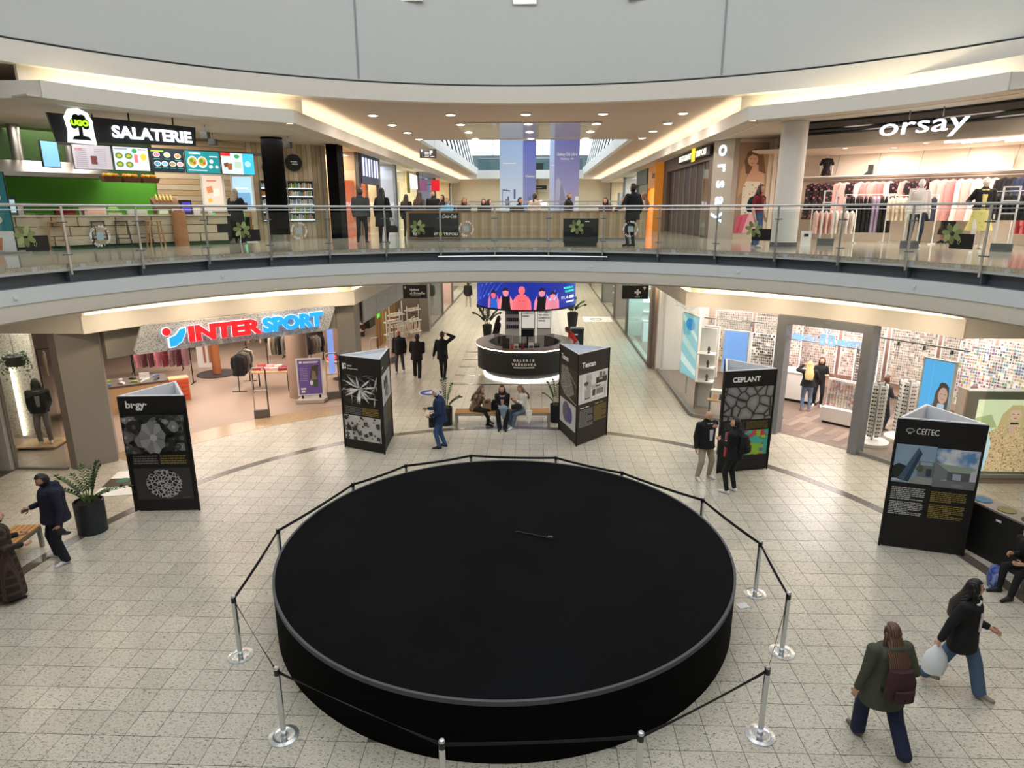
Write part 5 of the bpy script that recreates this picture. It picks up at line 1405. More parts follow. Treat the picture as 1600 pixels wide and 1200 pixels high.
lit_screen('lit picture panel of a girl in a maroon skirt left of the blank blue screen', (6.02, 11.5), (6.45, 11.25), 0.9, 2.6, [(EM('#d8b8a0', .7), rect(0.1, 0.05, 0.9, 0.95)), (EM('#5c1c24', .7), [(0.2, 0.12), (0.7, 0.1), (0.75, 0.38), (0.25, 0.4)]), (EM('#b09c98', .7), [(0.15, 0.38), (0.6, 0.4), (0.8, 0.62), (0.5, 0.65), (0.2, 0.5)]), (EM('#c89880', .7), disc(0.5, 0.72, 0.1, 1, 10, 0.07)), (EM('#6c3c28', .7), [(0.38, 0.6), (0.35, 0.78), (0.5, 0.84), (0.65, 0.78), (0.7, 0.58), (0.6, 0.75), (0.45, 0.76)])], EM('#c8b09c', .7))
lit_screen('tall cyan and white striped lit panel in the left corner of the jewellery window', (5.7, 13.2), (5.95, 11.9), 0.6, 2.8, [(EM('#e0f4ec'), [(0.0, 0.9), (1, 0.6), (1, 0.68), (0, 1)]), (EM('#c8e8e0'), [(0, 0.55), (1, 0.3), (1, 0.42), (0, 0.7)]), (EM('#e8f8f4'), [(0, 0.2), (1, 0.05), (1, 0.15), (0, 0.35)]), (EM('#3c9cdc'), disc(0.5, 0.85, 0.3, 1, 12, 0.1))], EM('#8cd0dc'))
# corner display with shelves
t = thing('corner_shelf', 'white corner shelves with jewellery busts in the left window of the jewellery shop', 'shelf', (5.95, 10.75, 0), RAD(-25))
MB().use(m_wwall).box(-0.25, 0.25, 0.2, 0.25, 0.005, 2.6).build('back', parent=t)
for z in (0.9, 1.35, 1.8): MB().use(m_wwall).box(-0.27, 0.27, -0.2, 0.2, z, z + 0.04).build('shelf', parent=t)
MB().use(mat('#6f6a64', 0.5)).box(-0.25, -0.22, -0.18, 0.18, 0.005, 0.9).build('leg', parent=t)
for i, z in enumerate((0.94, 1.39, 1.84)):
    o = MB().use(mat('#26221f', 0.5)).lathe([(0.01, 0), (0.05, 0.0), (0.02, 0.05), (0.05, 0.13), (0.025, 0.2), (0.01, 0.22)], n=12).build('jewellery_bust', loc=(6.0, 10.7, z + 0.002)); tag(o, 'small black jewellery bust on the ' + ('lowest', 'middle', 'top')[i] + ' shelf of the corner display', 'bust')
t = thing('window_table', 'pale wooden window table with bags and small boxes behind the bald man', 'table', (6.35, 9.95, 0), RAD(-25))
MB().use(m_ply).box(-0.45, 0.45, -0.25, 0.25, 0.5, 0.54).build('top', parent=t); MB().use(m_wwall).box(-0.4, 0.4, 0.0, 0.25, 0.75, 0.79).build('shelf', parent=t)
for s in (-0.4, 0.4): MB().use(mat('#6f6a64', 0.5)).box(s - 0.02, s + 0.02, 0.0, 0.04, 0.005, 0.75).build('leg', parent=t)
for i, (c, n_) in enumerate((('#e8b8a8', 'pink'), ('#34506c', 'navy'), ('#e8e0d8', 'white'), ('#d8a878', 'tan'))):
    o = MB().use(mat(c, 0.6)).rings([[(q * 0.07, p * 0.04, 0) for q, p in ((-1, -1), (1, -1), (1, 1), (-1, 1))], [(q * 0.055, p * 0.02, 0.18) for q, p in ((-1, -1), (1, -1), (1, 1), (-1, 1))]]).build('gift_bag', loc=(6.1 + i * 0.17, 9.95 - i * 0.08, 0.541), rz=RAD(-25)); tag(o, n_ + ' small bag on the pale wooden window table', 'bag')
# track lights
for i, (a, b) in enumerate((((5.82, 10.84), (7.34, 9.87)), ((9.4, 7.95), (10.86, 5.9)))):
    A_ = Vector((*a, 2.95)); B_ = Vector((*b, 2.95)); t = thing('track_light', ('hanging track light with three spots in the left window of the jewellery shop', 'hanging track light with four spots above the portrait screen')[i], 'lamp', (A_ + B_) / 2)
    c = (A_ + B_) / 2; MB().use(mat('#8f8a84', 0.5)).beam(A_ - c, B_ - c, 0.04, 0.03).build('track', parent=t)
    for q in range(3 + i):
        p = A_.lerp(B_, (q + 0.4) / (3 + i)) - c; MB().use(mat('#9c9690', 0.5)).lathe([(0.03, 0), (0.05, -0.1), (0.035, -0.11)], (p.x, p.y, p.z - 0.03), 10).build('spot', parent=t)
    for q in (0.1, 0.9): p = A_.lerp(B_, q) - c; MB().use(m_gframe).tube([p, p + Vector((0, 0, 0.5))], 0.004, 4).build('wire', parent=t)
# light box with the long haired woman at the right edge
t = thing('light_box', 'large lit poster of a long haired woman in a patterned dress at the right edge', 'light box', (12.0, 5.2, 0))
MB().use(mat('#a8a99c', 0.6)).box(-1.5, 2.5, 0.05, 0.3, 0.1, 2.15).build('casing', parent=t); MB().use(mat('#d8c0b4', 0.5)).box(-1.52, -1.48, 0.0, 0.3, 0.0, 2.2).build('edge', parent=t); MB().use(m_wwall).box(-1.5, 2.5, 0.0, 0.35, 0.0, 0.1).build('plinth', parent=t)
hairm = EM('#d8c08c', 0.75); dr = ramp_mat('dress_print', 'noise', [(0.4, '#8c6a4c'), (0.5, '#d8bc90'), (0.6, '#b8946c')], scale=22, rough=0.6, emit=0.7)
art('picture', (-0.3, 0.044, 1.06), (1, 0, 0), (0, -1, 0), 1.75, 1.78, EM('#cfe0dc', 0.9), [(EM('#dfe4b8', .9), rect(0, 0.6, 1, 1)), (EM('#b8c48c', .8), [(0, 0.6), (0, 0.75), (0.2, 0.8), (0.3, 0.62)]), (EM('#a8c4a0', .8), [(0.7, 0.6), (0.72, 0.8), (1, 0.9), (1, 0.6)]), (EM('#b8dcec', .9), rect(0, 0, 1, 0.28)),
    (hairm, [(0.28, 0.5), (0.34, 0.8), (0.45, 0.93), (0.58, 0.93), (0.68, 0.8), (0.74, 0.5), (0.6, 0.4), (0.4, 0.4)]), (dr, [(0.22, 0.0), (0.26, 0.4), (0.2, 0.55), (0.36, 0.66), (0.64, 0.66), (0.82, 0.55), (0.74, 0.4), (0.8, 0.0)]), (EM('#e0b89c', .8), [(0.42, 0.68), (0.5, 0.5), (0.58, 0.68)]), (EM('#e4bca4', .85), disc(0.51, 0.8, 0.075, 1, 14, 0.09)), (hairm, [(0.42, 0.83), (0.44, 0.91), (0.58, 0.91), (0.6, 0.83), (0.56, 0.86), (0.46, 0.86)]), (EM('#4c3830', .5), rect(0.46, 0.665, 0.57, 0.69)), (EM('#5c4438', .5), rect(0.465, 0.80, 0.49, 0.808)), (EM('#5c4438', .5), rect(0.53, 0.80, 0.555, 0.808)), (EM('#b05c50', .6), rect(0.49, 0.748, 0.53, 0.757)), (hairm, [(0.38, 0.5), (0.42, 0.8), (0.45, 0.8), (0.43, 0.5)]), (hairm, [(0.58, 0.8), (0.61, 0.8), (0.65, 0.5), (0.6, 0.48)])], t)
MB().use(m_glass).box(-1.1, 2.5, -0.06, -0.05, 0.0, 3.4).build('front_glass', parent=t)
for (x, y, w, h, e) in ((7.6, 11.5, 2.5, 2.5, 110), (9.6, 9.6, 2.2, 2.2, 150), (11.6, 7.4, 2.2, 2.2, 140), (11.5, 12.5, 3, 3, 150), (14.5, 8.5, 3, 3, 140), (6.4, 10.2, 0.8, 0.8, 25), (7.6, 14.8, 2, 2, 70)):
    area('jeweller_light', (x, y, 3.40), w, h, e * 0.68, (1, 0.93, 0.88))

# ================================================================ CORRIDOR SHOPS, lower level
def lshop(side, y0, y1, label, wall, light, e, feats, sign=None, zt=A0):
    s = side; x = s * 5.2
    lo, hi = sorted((x, s * 8.5))
    struct(MB().use(mat(wall, 0.6)).box(lo, hi, y1 - 0.06, y1 + 0.06, 0, zt).box(*sorted((s * 8.5, s * 8.6)), y0, y1, 0, zt).build('wall_corridor_shop'))
    t = thing('storefront', label, 'shop front', (x, (y0 + y1) / 2, 0)); L = y1 - y0
    MB().use(mat('#6b6a66', 0.5)).box(-0.05, 0.05, L / 2 - 0.15, L / 2 - 0.02, 0, zt).build('frame_post', parent=t); MB().use(mat('#6b6a66', 0.5)).box(-0.05, 0.05, -L / 2 + 0.02, -L / 2 + 0.12, 0, zt).build('frame_post', parent=t)
    MB().use(m_glass).box(-0.006, 0.006, -L / 2 + 0.13, L / 2 - 0.16, 0.08, zt - 0.05).build('glass_pane', parent=t)
    MB().use(mat('#6b6a66', 0.5)).box(-0.04, 0.04, -L / 2 + 0.12, L / 2 - 0.15, 0, 0.08).build('sill', parent=t)
    area('corridor_shop_light', (s * 6.8, (y0 + y1) / 2, 3.38), 2.0, min(L - 0.5, 4), e * 1.6, light)
    for i, (fy, fx, w, h, c) in enumerate(feats):
        o = thing('display_stand', f'{label.split(",")[0]}: ' + ('nearest', 'second', 'third', 'fourth', 'farthest')[i] + ' stand inside', 'display stand', (s * (5.5 + fx), fy, 0)) if False else None
        b_ = MB().use(mat(c, 0.5)).box(-w / 2, w / 2, -0.25, 0.25, 0.0, h * 0.4).build('base', parent=t, loc=(s * (0.5 + fx), fy - (y0 + y1) / 2, 0.006))
        b_.name = 'stand_base'
        for q in range(3):
            MB().use(m_wt).box(-w / 2, w / 2, -0.25, 0.25, 0, 0.03).build('shelf', parent=t, loc=(s * (0.5 + fx), fy - (y0 + y1) / 2, h * 0.42 + q * h * 0.19))
        MB().use(mat(c, 0.5)).box(-w / 2, w / 2, 0.2, 0.25, h * 0.4, h).build('back', parent=t, loc=(s * (0.5 + fx), fy - (y0 + y1) / 2, 0.006))
    return t
lshop(1, 16.25, 23.5, 'bright cyan lit jeweller window with white cases, right side of the lower corridor', '#bfe4e4', (0.72, 0.96, 1.0), 130, [(17.2, 0.3, 0.6, 2.4, '#d6eeee'), (19.6, 0.4, 0.7, 2.4, '#e4f2f2'), (22.0, 0.4, 0.7, 2.4, '#d6eeee')])
lshop(1, 23.6, 28.8, 'brown shop front with goods in baskets, right side of the lower corridor', '#5a4638', (1, 0.8, 0.6), 60, [(24.6, 0.3, 0.8, 2.2, '#3c2e26'), (27, 0.4, 0.8, 1.6, '#8c6a4a')])
lshop(1, 28.9, 36, 'dark framed shop front beyond the baskets, right side of the lower corridor', '#4c463e', (1, 0.84, 0.68), 60, [(31, 0.4, 0.8, 2.2, '#c8bca8'), (34, 0.4, 0.8, 2.2, '#2c2824')])
lshop(1, 36.1, 46, 'far pale shop front, right side of the lower corridor', '#c8bca8', (1, 0.88, 0.74), 80, [(38, 0.4, 0.8, 2.2, '#a89c88'), (42, 0.4, 0.8, 2.2, '#c8bca8')])
lshop(1, 46.1, 60, 'farthest shop front, right side of the lower corridor', '#b8b0a4', (1, 0.88, 0.74), 90, [])
lshop(-1, 25.1, 30, 'dark green fronted shop, left side of the lower corridor', '#3c443c', (1, 0.86, 0.7), 60, [(28, 0.5, 0.8, 2.0, '#b8b4ac')])
lshop(-1, 30.1, 35, 'pink lit shop with red goods, left side of the lower corridor', '#e0b4a0', (1, 0.8, 0.72), 90, [(32, 0.6, 0.9, 1.9, '#a83c3c'), (34, 0.5, 0.8, 1.6, '#d88c7c')])
lshop(-1, 35.1, 46, 'far cream shop front, left side of the lower corridor', '#d8ccb8', (1, 0.88, 0.74), 90, [(40, 0.6, 0.9, 1.9, '#8c8070')])
lshop(-1, 46.1, 60, 'farthest shop front, left side of the lower corridor', '#c8bca8', (1, 0.88, 0.74), 90, [])
struct(MB().use(mat('#b8b0a0', 0.6)).box(-9, 9, 62, 62.3, 0, 5.1).build('wall_far_end'))
t = thing('globe_display', 'silver glitter ball hanging in the bright cyan jeweller window', 'ornament', (6.1, 20.6, 2.55))
MB().use(mat('#b8bcc4', 0.2, metal=0.9, var=0.3, scale=20)).ell((0, 0, 0), (0.42, 0.42, 0.42), 16, 10).build('ball', parent=t, smooth=True); MB().use(m_gframe).tube([(0, 0, 0.4), (0, 0, 0.89)], 0.01, 5).build('cord', parent=t)
# hanging direction signs, lower
def hsign(name, label, x, y, z0, z1, w, words, top):
    t = thing(name, label, 'sign', (x, y, z0)); h = z1 - z0
    MB().use(mat('#0a0a0b', 0.4)).box(-w / 2, w / 2, 0, 0.06, 0, h).build('panel', parent=t)
    for s in (-0.4, 0.4): MB().use(m_gframe).tube([(s * w, 0.03, h), (s * w, 0.03, top - z0)], 0.008, 5).build('hanger', parent=t)
    for (s, sx, sz, size) in words:
        if s == '^':
            MB().use(m_wt).add([(sx, -0.004, sz + size / 2), (sx + size / 2, -0.004, sz), (sx + size * 0.15, -0.004, sz), (sx + size * 0.15, -0.004, sz - size / 2), (sx - size * 0.15, -0.004, sz - size / 2), (sx - size * 0.15, -0.004, sz), (sx - size / 2, -0.004, sz)], [(0, 1, 2, 3, 4, 5, 6)]).build('arrow', parent=t, fix=False)
        elif s == '+':
            mb = MB().use(m_wt); mb.box(sx - size * 0.17, sx + size * 0.17, -0.006, -0.001, sz - size / 2, sz + size / 2); mb.box(sx - size / 2, sx + size / 2, -0.0065, -0.001, sz - size * 0.17, sz + size * 0.17); mb.build('cross', parent=t)
        elif s == '_': MB().use(m_wt).box(sx - size, sx + size, -0.005, -0.001, sz - 0.006, sz + 0.006).build('line', parent=t)
        else: lettering(s, size, m_wt, (sx, -0.004, sz), (1, 0, 0), (0, -1, 0), t, 0.001, 0.003, align='LEFT', name='word')
hsign('direction_sign', 'black hanging direction sign with arrow and two lines of words, lower left corridor', -3.52, 12.0, 3.38, 3.82, 0.8, [('^', -0.32, 0.36, 0.1), ('Východ', -0.17, 0.28, 0.1), ('ul. Zvonařka', -0.17, 0.17, 0.1), ('_', 0.02, 0.08, 0.17)], 4.2)
hsign('direction_sign', 'black hanging direction sign with white cross and arrow, lower right corridor', 3.8, 12.0, 3.38, 3.82, 0.86, [('^', 0.3, 0.36, 0.12), ('+', 0.08, 0.22, 0.2), ('_', 0.08, 0.07, 0.08)], 4.2)
# ================================================================ UPPER LEVEL, LEFT: SALAD BAR
Z = ZD
m_lw = mat('#cbbda4', 0.55, var=0.12, scale=2.5); m_lw2 = mat('#bfae92', 0.55, var=0.12, scale=2.5)
m_green = mat('#4c9a1c', 0.6, var=0.05); m_inox = mat('#b0aca6', 0.28, metal=0.9, var=0.05)
struct(MB().use(mat('#1e1c1a', 0.8)).arc(19.5, 19.7, -85, -30, Z, 8.6, n=16).build('wall_salad_back'))
struct(MB().use(m_green).arc(17.2, 17.4, -80, -43, 6.0, 7.25, n=14).build('wall_salad_green'))
struct(MB().use(mat('#2c4a14', 0.7)).arc(17.45, 17.6, -80, -43, 7.25, 8.5, n=14).build('wall_salad_green_upper'))
struct(MB().use(m_inox).arc(16.9, 17.2, -80, -43, Z, 6.05, n=14).build('wall_salad_inox'))
# wooden plank wall with the fridge
def plank_wall(name, a, b, z0, z1, n, mats, horiz=False):
    root = struct(MB().use(mat('#4a3a28', 0.8)).beam(Vector((*a, (z0 + z1) / 2)), Vector((*b, (z0 + z1) / 2)), 0.06, z1 - z0).build(name))
    A = Vector((*a, 0)); B = Vector((*b, 0)); u = (B - A).normalized(); nn = Vector((u.y, -u.x, 0)); L = (B - A).length
    meshes = []
    for k in range(n):
        w = (L if not horiz else (z1 - z0)) / n
        if not meshes:
            for mm in mats:
                o = (MB().use(mm).box(-w / 2 + 0.006, w / 2 - 0.006, -0.055, -0.03, z0, z1) if not horiz else MB().use(mm).box(-L / 2, L / 2, -0.055, -0.03, -w / 2 + 0.006, w / 2 - 0.006)).build('plank', parent=root)
                meshes.append(o.data); bpy.data.objects.remove(o)
        o = put('plank', meshes[(k * 5) % len(mats)], root)
        if horiz: o.location = ((A + B) / 2).to_tuple()[:2] + (z0 + (k + 0.5) * w,)
        else: o.location = A + u * ((k + 0.5) * w)
        o.rotation_euler[2] = math.atan2(u.y, u.x)
    return root
plank_wall('wall_plank_right', (-9.75, 14.3), (-7.35, 15.65), Z, 8.55, 16, (m_lw, m_lw2, mat('#b29e80', 0.55, var=0.12)))
plank_wall('wall_plank_left', (-12.0, 12.3), (-9.8, 14.25), 6.0, 8.5, 14, (mat('#b89c78', 0.55, var=0.12), m_lw2), True)
t = thing('drinks_fridge', 'open lit drinks fridge full of bottles in the wooden plank wall', 'fridge', (-8.62, 14.88, Z), RAD(29))
MB().use(m_black).box(-0.95, 0.95, -0.05, 0.0, 0.62, 2.06).build('opening', parent=t)
for k in range(5):
    MB().use(mat('#e8eef0', emit=1.2)).box(-0.9, 0.9, -0.17, -0.06, 0.66 + k * 0.28, 0.69 + k * 0.28).build('shelf', parent=t)
for k in (-0.92, 0.0, 0.92): MB().use(m_inox).box(k - 0.02, k + 0.02, -0.19, -0.06, 0.62, 2.06).build('divider', parent=t)
rnd = random.Random(21); mb = MB(); ms = [mat(c, 0.3) for c in ('#b8c8cc', '#7aa0b0', '#d8e0d8', '#c88c4c', '#8cb04c', '#e0d8c8')]
for k in range(5):
    for i in range(26):
        if i == 13: continue
        x = -0.87 + i * 0.068; mb.use(rnd.choice(ms)).box(x - 0.024, x + 0.024, -0.15, -0.09, 0.695 + k * 0.28, 0.695 + k * 0.28 + rnd.uniform(0.12, 0.2))
mb.build('bottles', parent=t, kind='stuff', fix=False)
for i, (x, y, z, r_) in enumerate(((-9.05, 14.6, 7.7, 0.3), (-8.35, 15.0, 7.9, 0.3))):
    t = thing('round_wall_sign', ('black tree shaped wall sign left of the black column', 'round black wall sign right of the black column')[i], 'sign', (x, y, z), RAD(29))
    mb = MB().use(m_black); mb.X = frame((0, -0.08, 0), (1, 0, 0), (0, -1, 0)); mb.cyl((0, 0, 0), r_, 0.03, 20)
    if i == 0: mb.box(-0.08, 0.08, -0.5, -0.25, 0, 0.03); mb.box(-0.2, 0.2, -0.6, -0.5, 0, 0.03)
    mb.build('disc', parent=t)
    if i == 0: lettering('UGO', 0.16, mat('#4a8c2c', 0.5), (0, -0.115, 0), (1, 0, 0), (0, -1, 0), t, 0.002, 0.006)
    else: MB().use(m_wt).box(-0.1, 0.12, -0.116, -0.112, 0.02, 0.05).build('print', parent=t); MB().use(m_wt).box(-0.06, 0.14, -0.116, -0.112, -0.06, -0.03).build('print', parent=t)
# black square column
t = thing('black_column', 'thick black column with a steel base in front of the drinks fridge', 'column', (-8.3, 13.0, Z)); t['kind'] = 'structure'; del t['category']
MB().use(mat('#020202', 0.9, spec=0.08)).cyl((0, 0, 0.22), 0.35, 3.14, 24).build('shaft', parent=t, smooth=True); MB().use(m_inox).cyl((0, 0, 0), 0.33, 0.219, 24).build('base', parent=t, smooth=True)
struct(MB().use(mat('#050505', 0.8, spec=0.1)).box(-7.15, -6.75, 15.1, 15.9, Z, 8.56).build('wall_black_pilaster'))
# counter with big wooden blocks
ct = thing('salad_counter', 'long counter clad in big pale wooden blocks with dark joints', 'counter', (0, 0, Z))
MB().use(m_black).arc(14.2, 14.9, -75, -39.5, 0.1, 0.86, n=14).build('body', parent=ct)
MB().use(mat('#2e5c1c', 0.7)).arc(14.25, 14.85, -75, -39.7, 0, 0.1, n=14).build('plinth', parent=ct)
MB().use(mat('#cfc4b2', 0.4)).arc(14.1, 14.95, -75, -39.5, 0.861, 0.9, n=14).build('worktop', parent=ct)
bl = {}
for row in range(3):
    a = -74.5 + (row % 2) * 1.6
    while a < -41.5:
        w = (3.3, 2.5, 3.8)[(int(a * 3) + row) % 3]
        b = min(a + w, -39.8)
        MB().use((m_lw, m_lw2, m_lw)[(row + int(a)) % 3]).arc(14.15, 14.2, a, b - 0.12, 0.12 + row * 0.25, 0.35 + row * 0.25, n=2).build('wood_block', parent=ct)
        a = b
# sign
P3 = Vector((-10.7, 5.95, 0)); Q3 = Vector((-8.62, 8.62, 0)); U3 = (Q3 - P3).normalized(); N3 = Vector((U3.y, -U3.x, 0)); W3 = (Q3 - P3).length; M3 = (P3 + Q3) / 2
s3 = thing('shop_sign', 'black hanging sign board with glowing white word and a tree emblem tile', 'sign', M3 + Vector((0, 0, 7.8)))
def F3(x, z, d=0): return frame(U3 * x + Vector((0, 0, z - 7.8)) + N3 * d, U3, N3)
mb = MB().use(mat('#1c1f24', 0.5)); mb.X = F3(0, 8.1)
mb.prism([(-W3 / 2 + 0.12, -0.33), (W3 / 2 - 0.04, -0.2), (W3 / 2, 0.27), (-W3 / 2, 0.3)], -0.1, 0).build('board', parent=s3)
me_white = mat('#f4f8ff', emit=2.0)
me = text_mesh('SALATERIE', 0.40, 0.015, 0.02, 0, 'LEFT'); xs = [v.co.x for v in me.vertices]
lettering('SALATERIE', 0.38, me_white, U3 * (-W3 / 2 + W3 * 0.385) + Vector((0, 0, 0.28)) + N3 * 0.03, U3, N3, s3, 0.015, 0.012, 0, 'LEFT', 'letter', width=W3 * 0.57, split=True)
mb = MB().use(mat('#dfe8e8', emit=1.3)); mb.X = F3(-W3 * 0.325, 8.13, 0.08)
mb.prism([(-0.28, -0.36), (0.32, -0.38), (0.3, -0.1), (0.3, 0.15), (0.22, 0.33), (0.02, 0.42), (-0.18, 0.38), (-0.28, 0.2), (-0.24, -0.1)], -0.06, 0).build('emblem_tile', parent=s3)
mb = MB().use(mat('#111312', 0.7)); mb.X = F3(-W3 * 0.32, 8.13, 0.083)
for cx_, cz_, r_ in ((0, 0.12, 0.13), (-0.11, 0.1, 0.09), (0.11, 0.1, 0.09), (-0.06, 0.2, 0.08), (0.06, 0.2, 0.08), (-0.12, 0.02, 0.07), (0.12, 0.02, 0.07)):
    mb.lathe([(0.005, 0), (r_, 0), (r_, 0.006), (0.005, 0.006)], (cx_, cz_, 0), 12)
mb.box(-0.04, 0.04, -0.22, 0.04, 0, 0.006); mb.prism([(-0.2, -0.29), (0.2, -0.29), (0.16, -0.22), (0.04, -0.19), (-0.04, -0.19), (-0.16, -0.22)], 0, 0.006)
mb.build('tree_emblem', parent=s3)
lettering('UGO', 0.16, mat('#a8f028', emit=1.6), U3 * (-W3 * 0.32) + Vector((0, 0, 8.21 - 7.8)) + N3 * 0.095, U3, N3, s3, 0.004, 0.012, name='word')
for x in (-W3 * 0.32, 0.05, W3 * 0.33): MB().use(m_black).box(-0.015, 0.015, -0.015, 0.015, 0, 8.56 - 8.38).build('hanger', parent=s3, loc=(U3 * x + Vector((0, 0, 0.58))))
# menu screens
P4 = Vector((-12.15, 8.65, 0)); Q4 = Vector((-8.6, 12.2, 0)); U4 = (Q4 - P4).normalized(); N4 = Vector((U4.y, -U4.x, 0)); W4 = (Q4 - P4).length
fr = [0.0, 0.195, 0.385, 0.575, 0.785, 1.0]
specs = [('grey menu screen with brown drink cup, first from the left', '#b9b3ba', 'a'), ('white menu screen with rows of green salads, second from the left', '#d4dde8', 'b'), ('dark menu screen with seven bowls, third from the left', '#0f2430', 'c'), ('turquoise menu screen with two big salad bowls, fourth from the left', '#1f8c94', 'd'), ('white menu screen with red tag and drinks, rightmost', '#d8e4ea', 'e')]
rs = random.Random(4)
for i, (lab, base, kd) in enumerate(specs):
    a, b = fr[i] + 0.003, fr[i + 1] - 0.003; c = P4 + U4 * W4 * (a + b) / 2; w = W4 * (b - a)
    t = thing('menu_screen', lab, 'screen', c + Vector((0, 0, 7.66))); e = 0.95; G_ = lambda cc: mat(cc, 0.5, emit=e)
    mb = MB().use(m_black); mb.X = frame((0, 0, 0), U4, N4); cs_ = mb.box(-w / 2, w / 2, -0.33, 0.33, -0.05, 0).build('casing', parent=t)
    sh = []
    if kd == 'a': sh = [(G_('#8a8490'), rect(0.05 + 0.5 * q, 0.1 + k * 0.08, 0.35 + 0.5 * q, 0.12 + k * 0.08)) for k in range(10) for q in (0, 1)] + [(G_('#6c3c3c'), rect(0.44, 0.2, 0.6, 0.55)), (G_('#c84c4c'), rect(0.05, 0.8, 0.25, 0.84))]
    if kd == 'b':
        for x in (0.15, 0.42):
            for y in (0.25, 0.62): sh += [(G_('#5c8c3c'), disc(x, y, 0.11, 1, 12, 0.13)), (G_('#c8b44c'), disc(x, y, 0.06, 1, 9, 0.07))]
        sh += [(G_('#e8c83c'), disc(0.85, 0.6, 0.09, 1, 14, 0.15)), (G_('#2c9c4c'), disc(0.6, 0.85, 0.07, 1, 12, 0.1)), (G_('#e07878'), rect(0.58, 0.35, 0.68, 0.7)), (G_('#606468'), rect(0.03, 0.9, 0.4, 0.93)), (G_('#606468'), rect(0.7, 0.9, 0.95, 0.93))]
    if kd == 'c':
        sh = [(G_('#b8d83c'), rect(0.02, 0.88, 0.4, 0.94))]
        for x, y, cc in ((0.18, 0.75, '#c87c8c'), (0.5, 0.75, '#d8c89c'), (0.82, 0.72, '#c88c4c'), (0.18, 0.35, '#5c9cc0'), (0.4, 0.35, '#8cb0c8'), (0.64, 0.35, '#a8884c'), (0.87, 0.35, '#d8a0a0')): sh += [(G_('#e8ecf0'), disc(x, y, 0.105, 1, 14, 0.12)), (G_(cc), disc(x, y, 0.085, 1, 10, 0.09)), (G_('#3cb0a0'), rect(x - 0.09, y - 0.2, x + 0.09, y - 0.17))]
    if kd == 'd':
        sh = [(G_('#e8f4f0'), rect(0.12, 0.86, 0.45, 0.93))]
        for x in (0.2, 0.48): sh += [(G_('#e8ece0'), disc(x, 0.5, 0.15, 1, 16, 0.27)), (G_('#b8a43c'), disc(x, 0.52, 0.12, 1, 11, 0.2)), (G_('#5c8c2c'), disc(x - 0.03, 0.56, 0.06, 1, 7, 0.1)), (G_('#b84c3c'), disc(x + 0.05, 0.45, 0.04, 1, 7, 0.07))]
        sh += [(G_('#e8f4f0'), rect(0.7, 0.75, 0.95, 0.8)), (G_('#e8f4f0'), disc(0.75, 0.55, 0.06, 1, 10, 0.1)), (G_('#e8f4f0'), disc(0.72, 0.3, 0.06, 1, 10, 0.08)), (G_('#e8f4f0'), disc(0.9, 0.3, 0.05, 1, 10, 0.07)), (G_('#d8f0f0'), rect(0.05, 0.1, 0.6, 0.14))]
    if kd == 'e': sh = [(G_('#e03030'), rect(0, 0.85, 0.28, 1)), (G_('#7c4c34'), [(0.08, 0.3), (0.2, 0.35), (0.2, 0.55), (0.06, 0.5)]), (G_('#9c5c34'), [(0.18, 0.2), (0.3, 0.2), (0.32, 0.5), (0.17, 0.5)]), (G_('#2cac5c'), disc(0.48, 0.85, 0.08, 1, 12, 0.1)), (G_('#b8d8c0'), rect(0.4, 0.3, 0.6, 0.6)), (G_('#3cc0dc'), rect(0.65, 0, 1, 1)), (G_('#a8e4ec'), disc(0.8, 0.5, 0.1, 1, 12, 0.15))]
    art('picture', N4 * 0.004, U4, N4, w - 0.03, 0.63, mat(base, 0.5, emit=0.95), sh, cs_)
t = thing('menu_screen', 'narrow turned blue menu screen at the far left of the menu row', 'screen', (-12.45, 8.25, 7.68), RAD(75))
MB().use(m_black).box(-0.25, 0.25, 0, 0.05, -0.34, 0.34).build('casing', parent=t); MB().use(mat('#7cb8dc', emit=0.9)).box(-0.23, 0.23, -0.006, -0.001, -0.32, 0.32).build('picture', parent=t)
MB().use(m_black).arc(15.25, 15.4, -56, -34, 7.97, 8.05, n=8).build('screen_rail')
tag(bpy.data.objects['screen_rail'], 'black ceiling rail above the row of menu screens', 'rail')
t = thing('extractor_hood', 'stainless steel extractor hood at the back left of the salad bar', 'hood', (-13.6, 9.6, 7.15), RAD(50))
MB().use(m_inox).rings([[(-1.6, -0.6, 0), (1.6, -0.6, 0), (1.6, 0.4, 0), (-1.6, 0.4, 0)], [(-1.6, -0.6, 0.12), (1.6, -0.6, 0.12), (1.6, 0.4, 0.12), (-1.6, 0.4, 0.12)], [(-1.2, 0.0, 0.45), (1.2, 0.0, 0.45), (1.2, 0.4, 0.45), (-1.2, 0.4, 0.45)]]).build('canopy', parent=t)
for x in (-0.6, 0.7): MB().use(m_inox).cyl((x, 0.2, 0.45), 0.15, 0.95, 12).build('duct', parent=t, smooth=True)
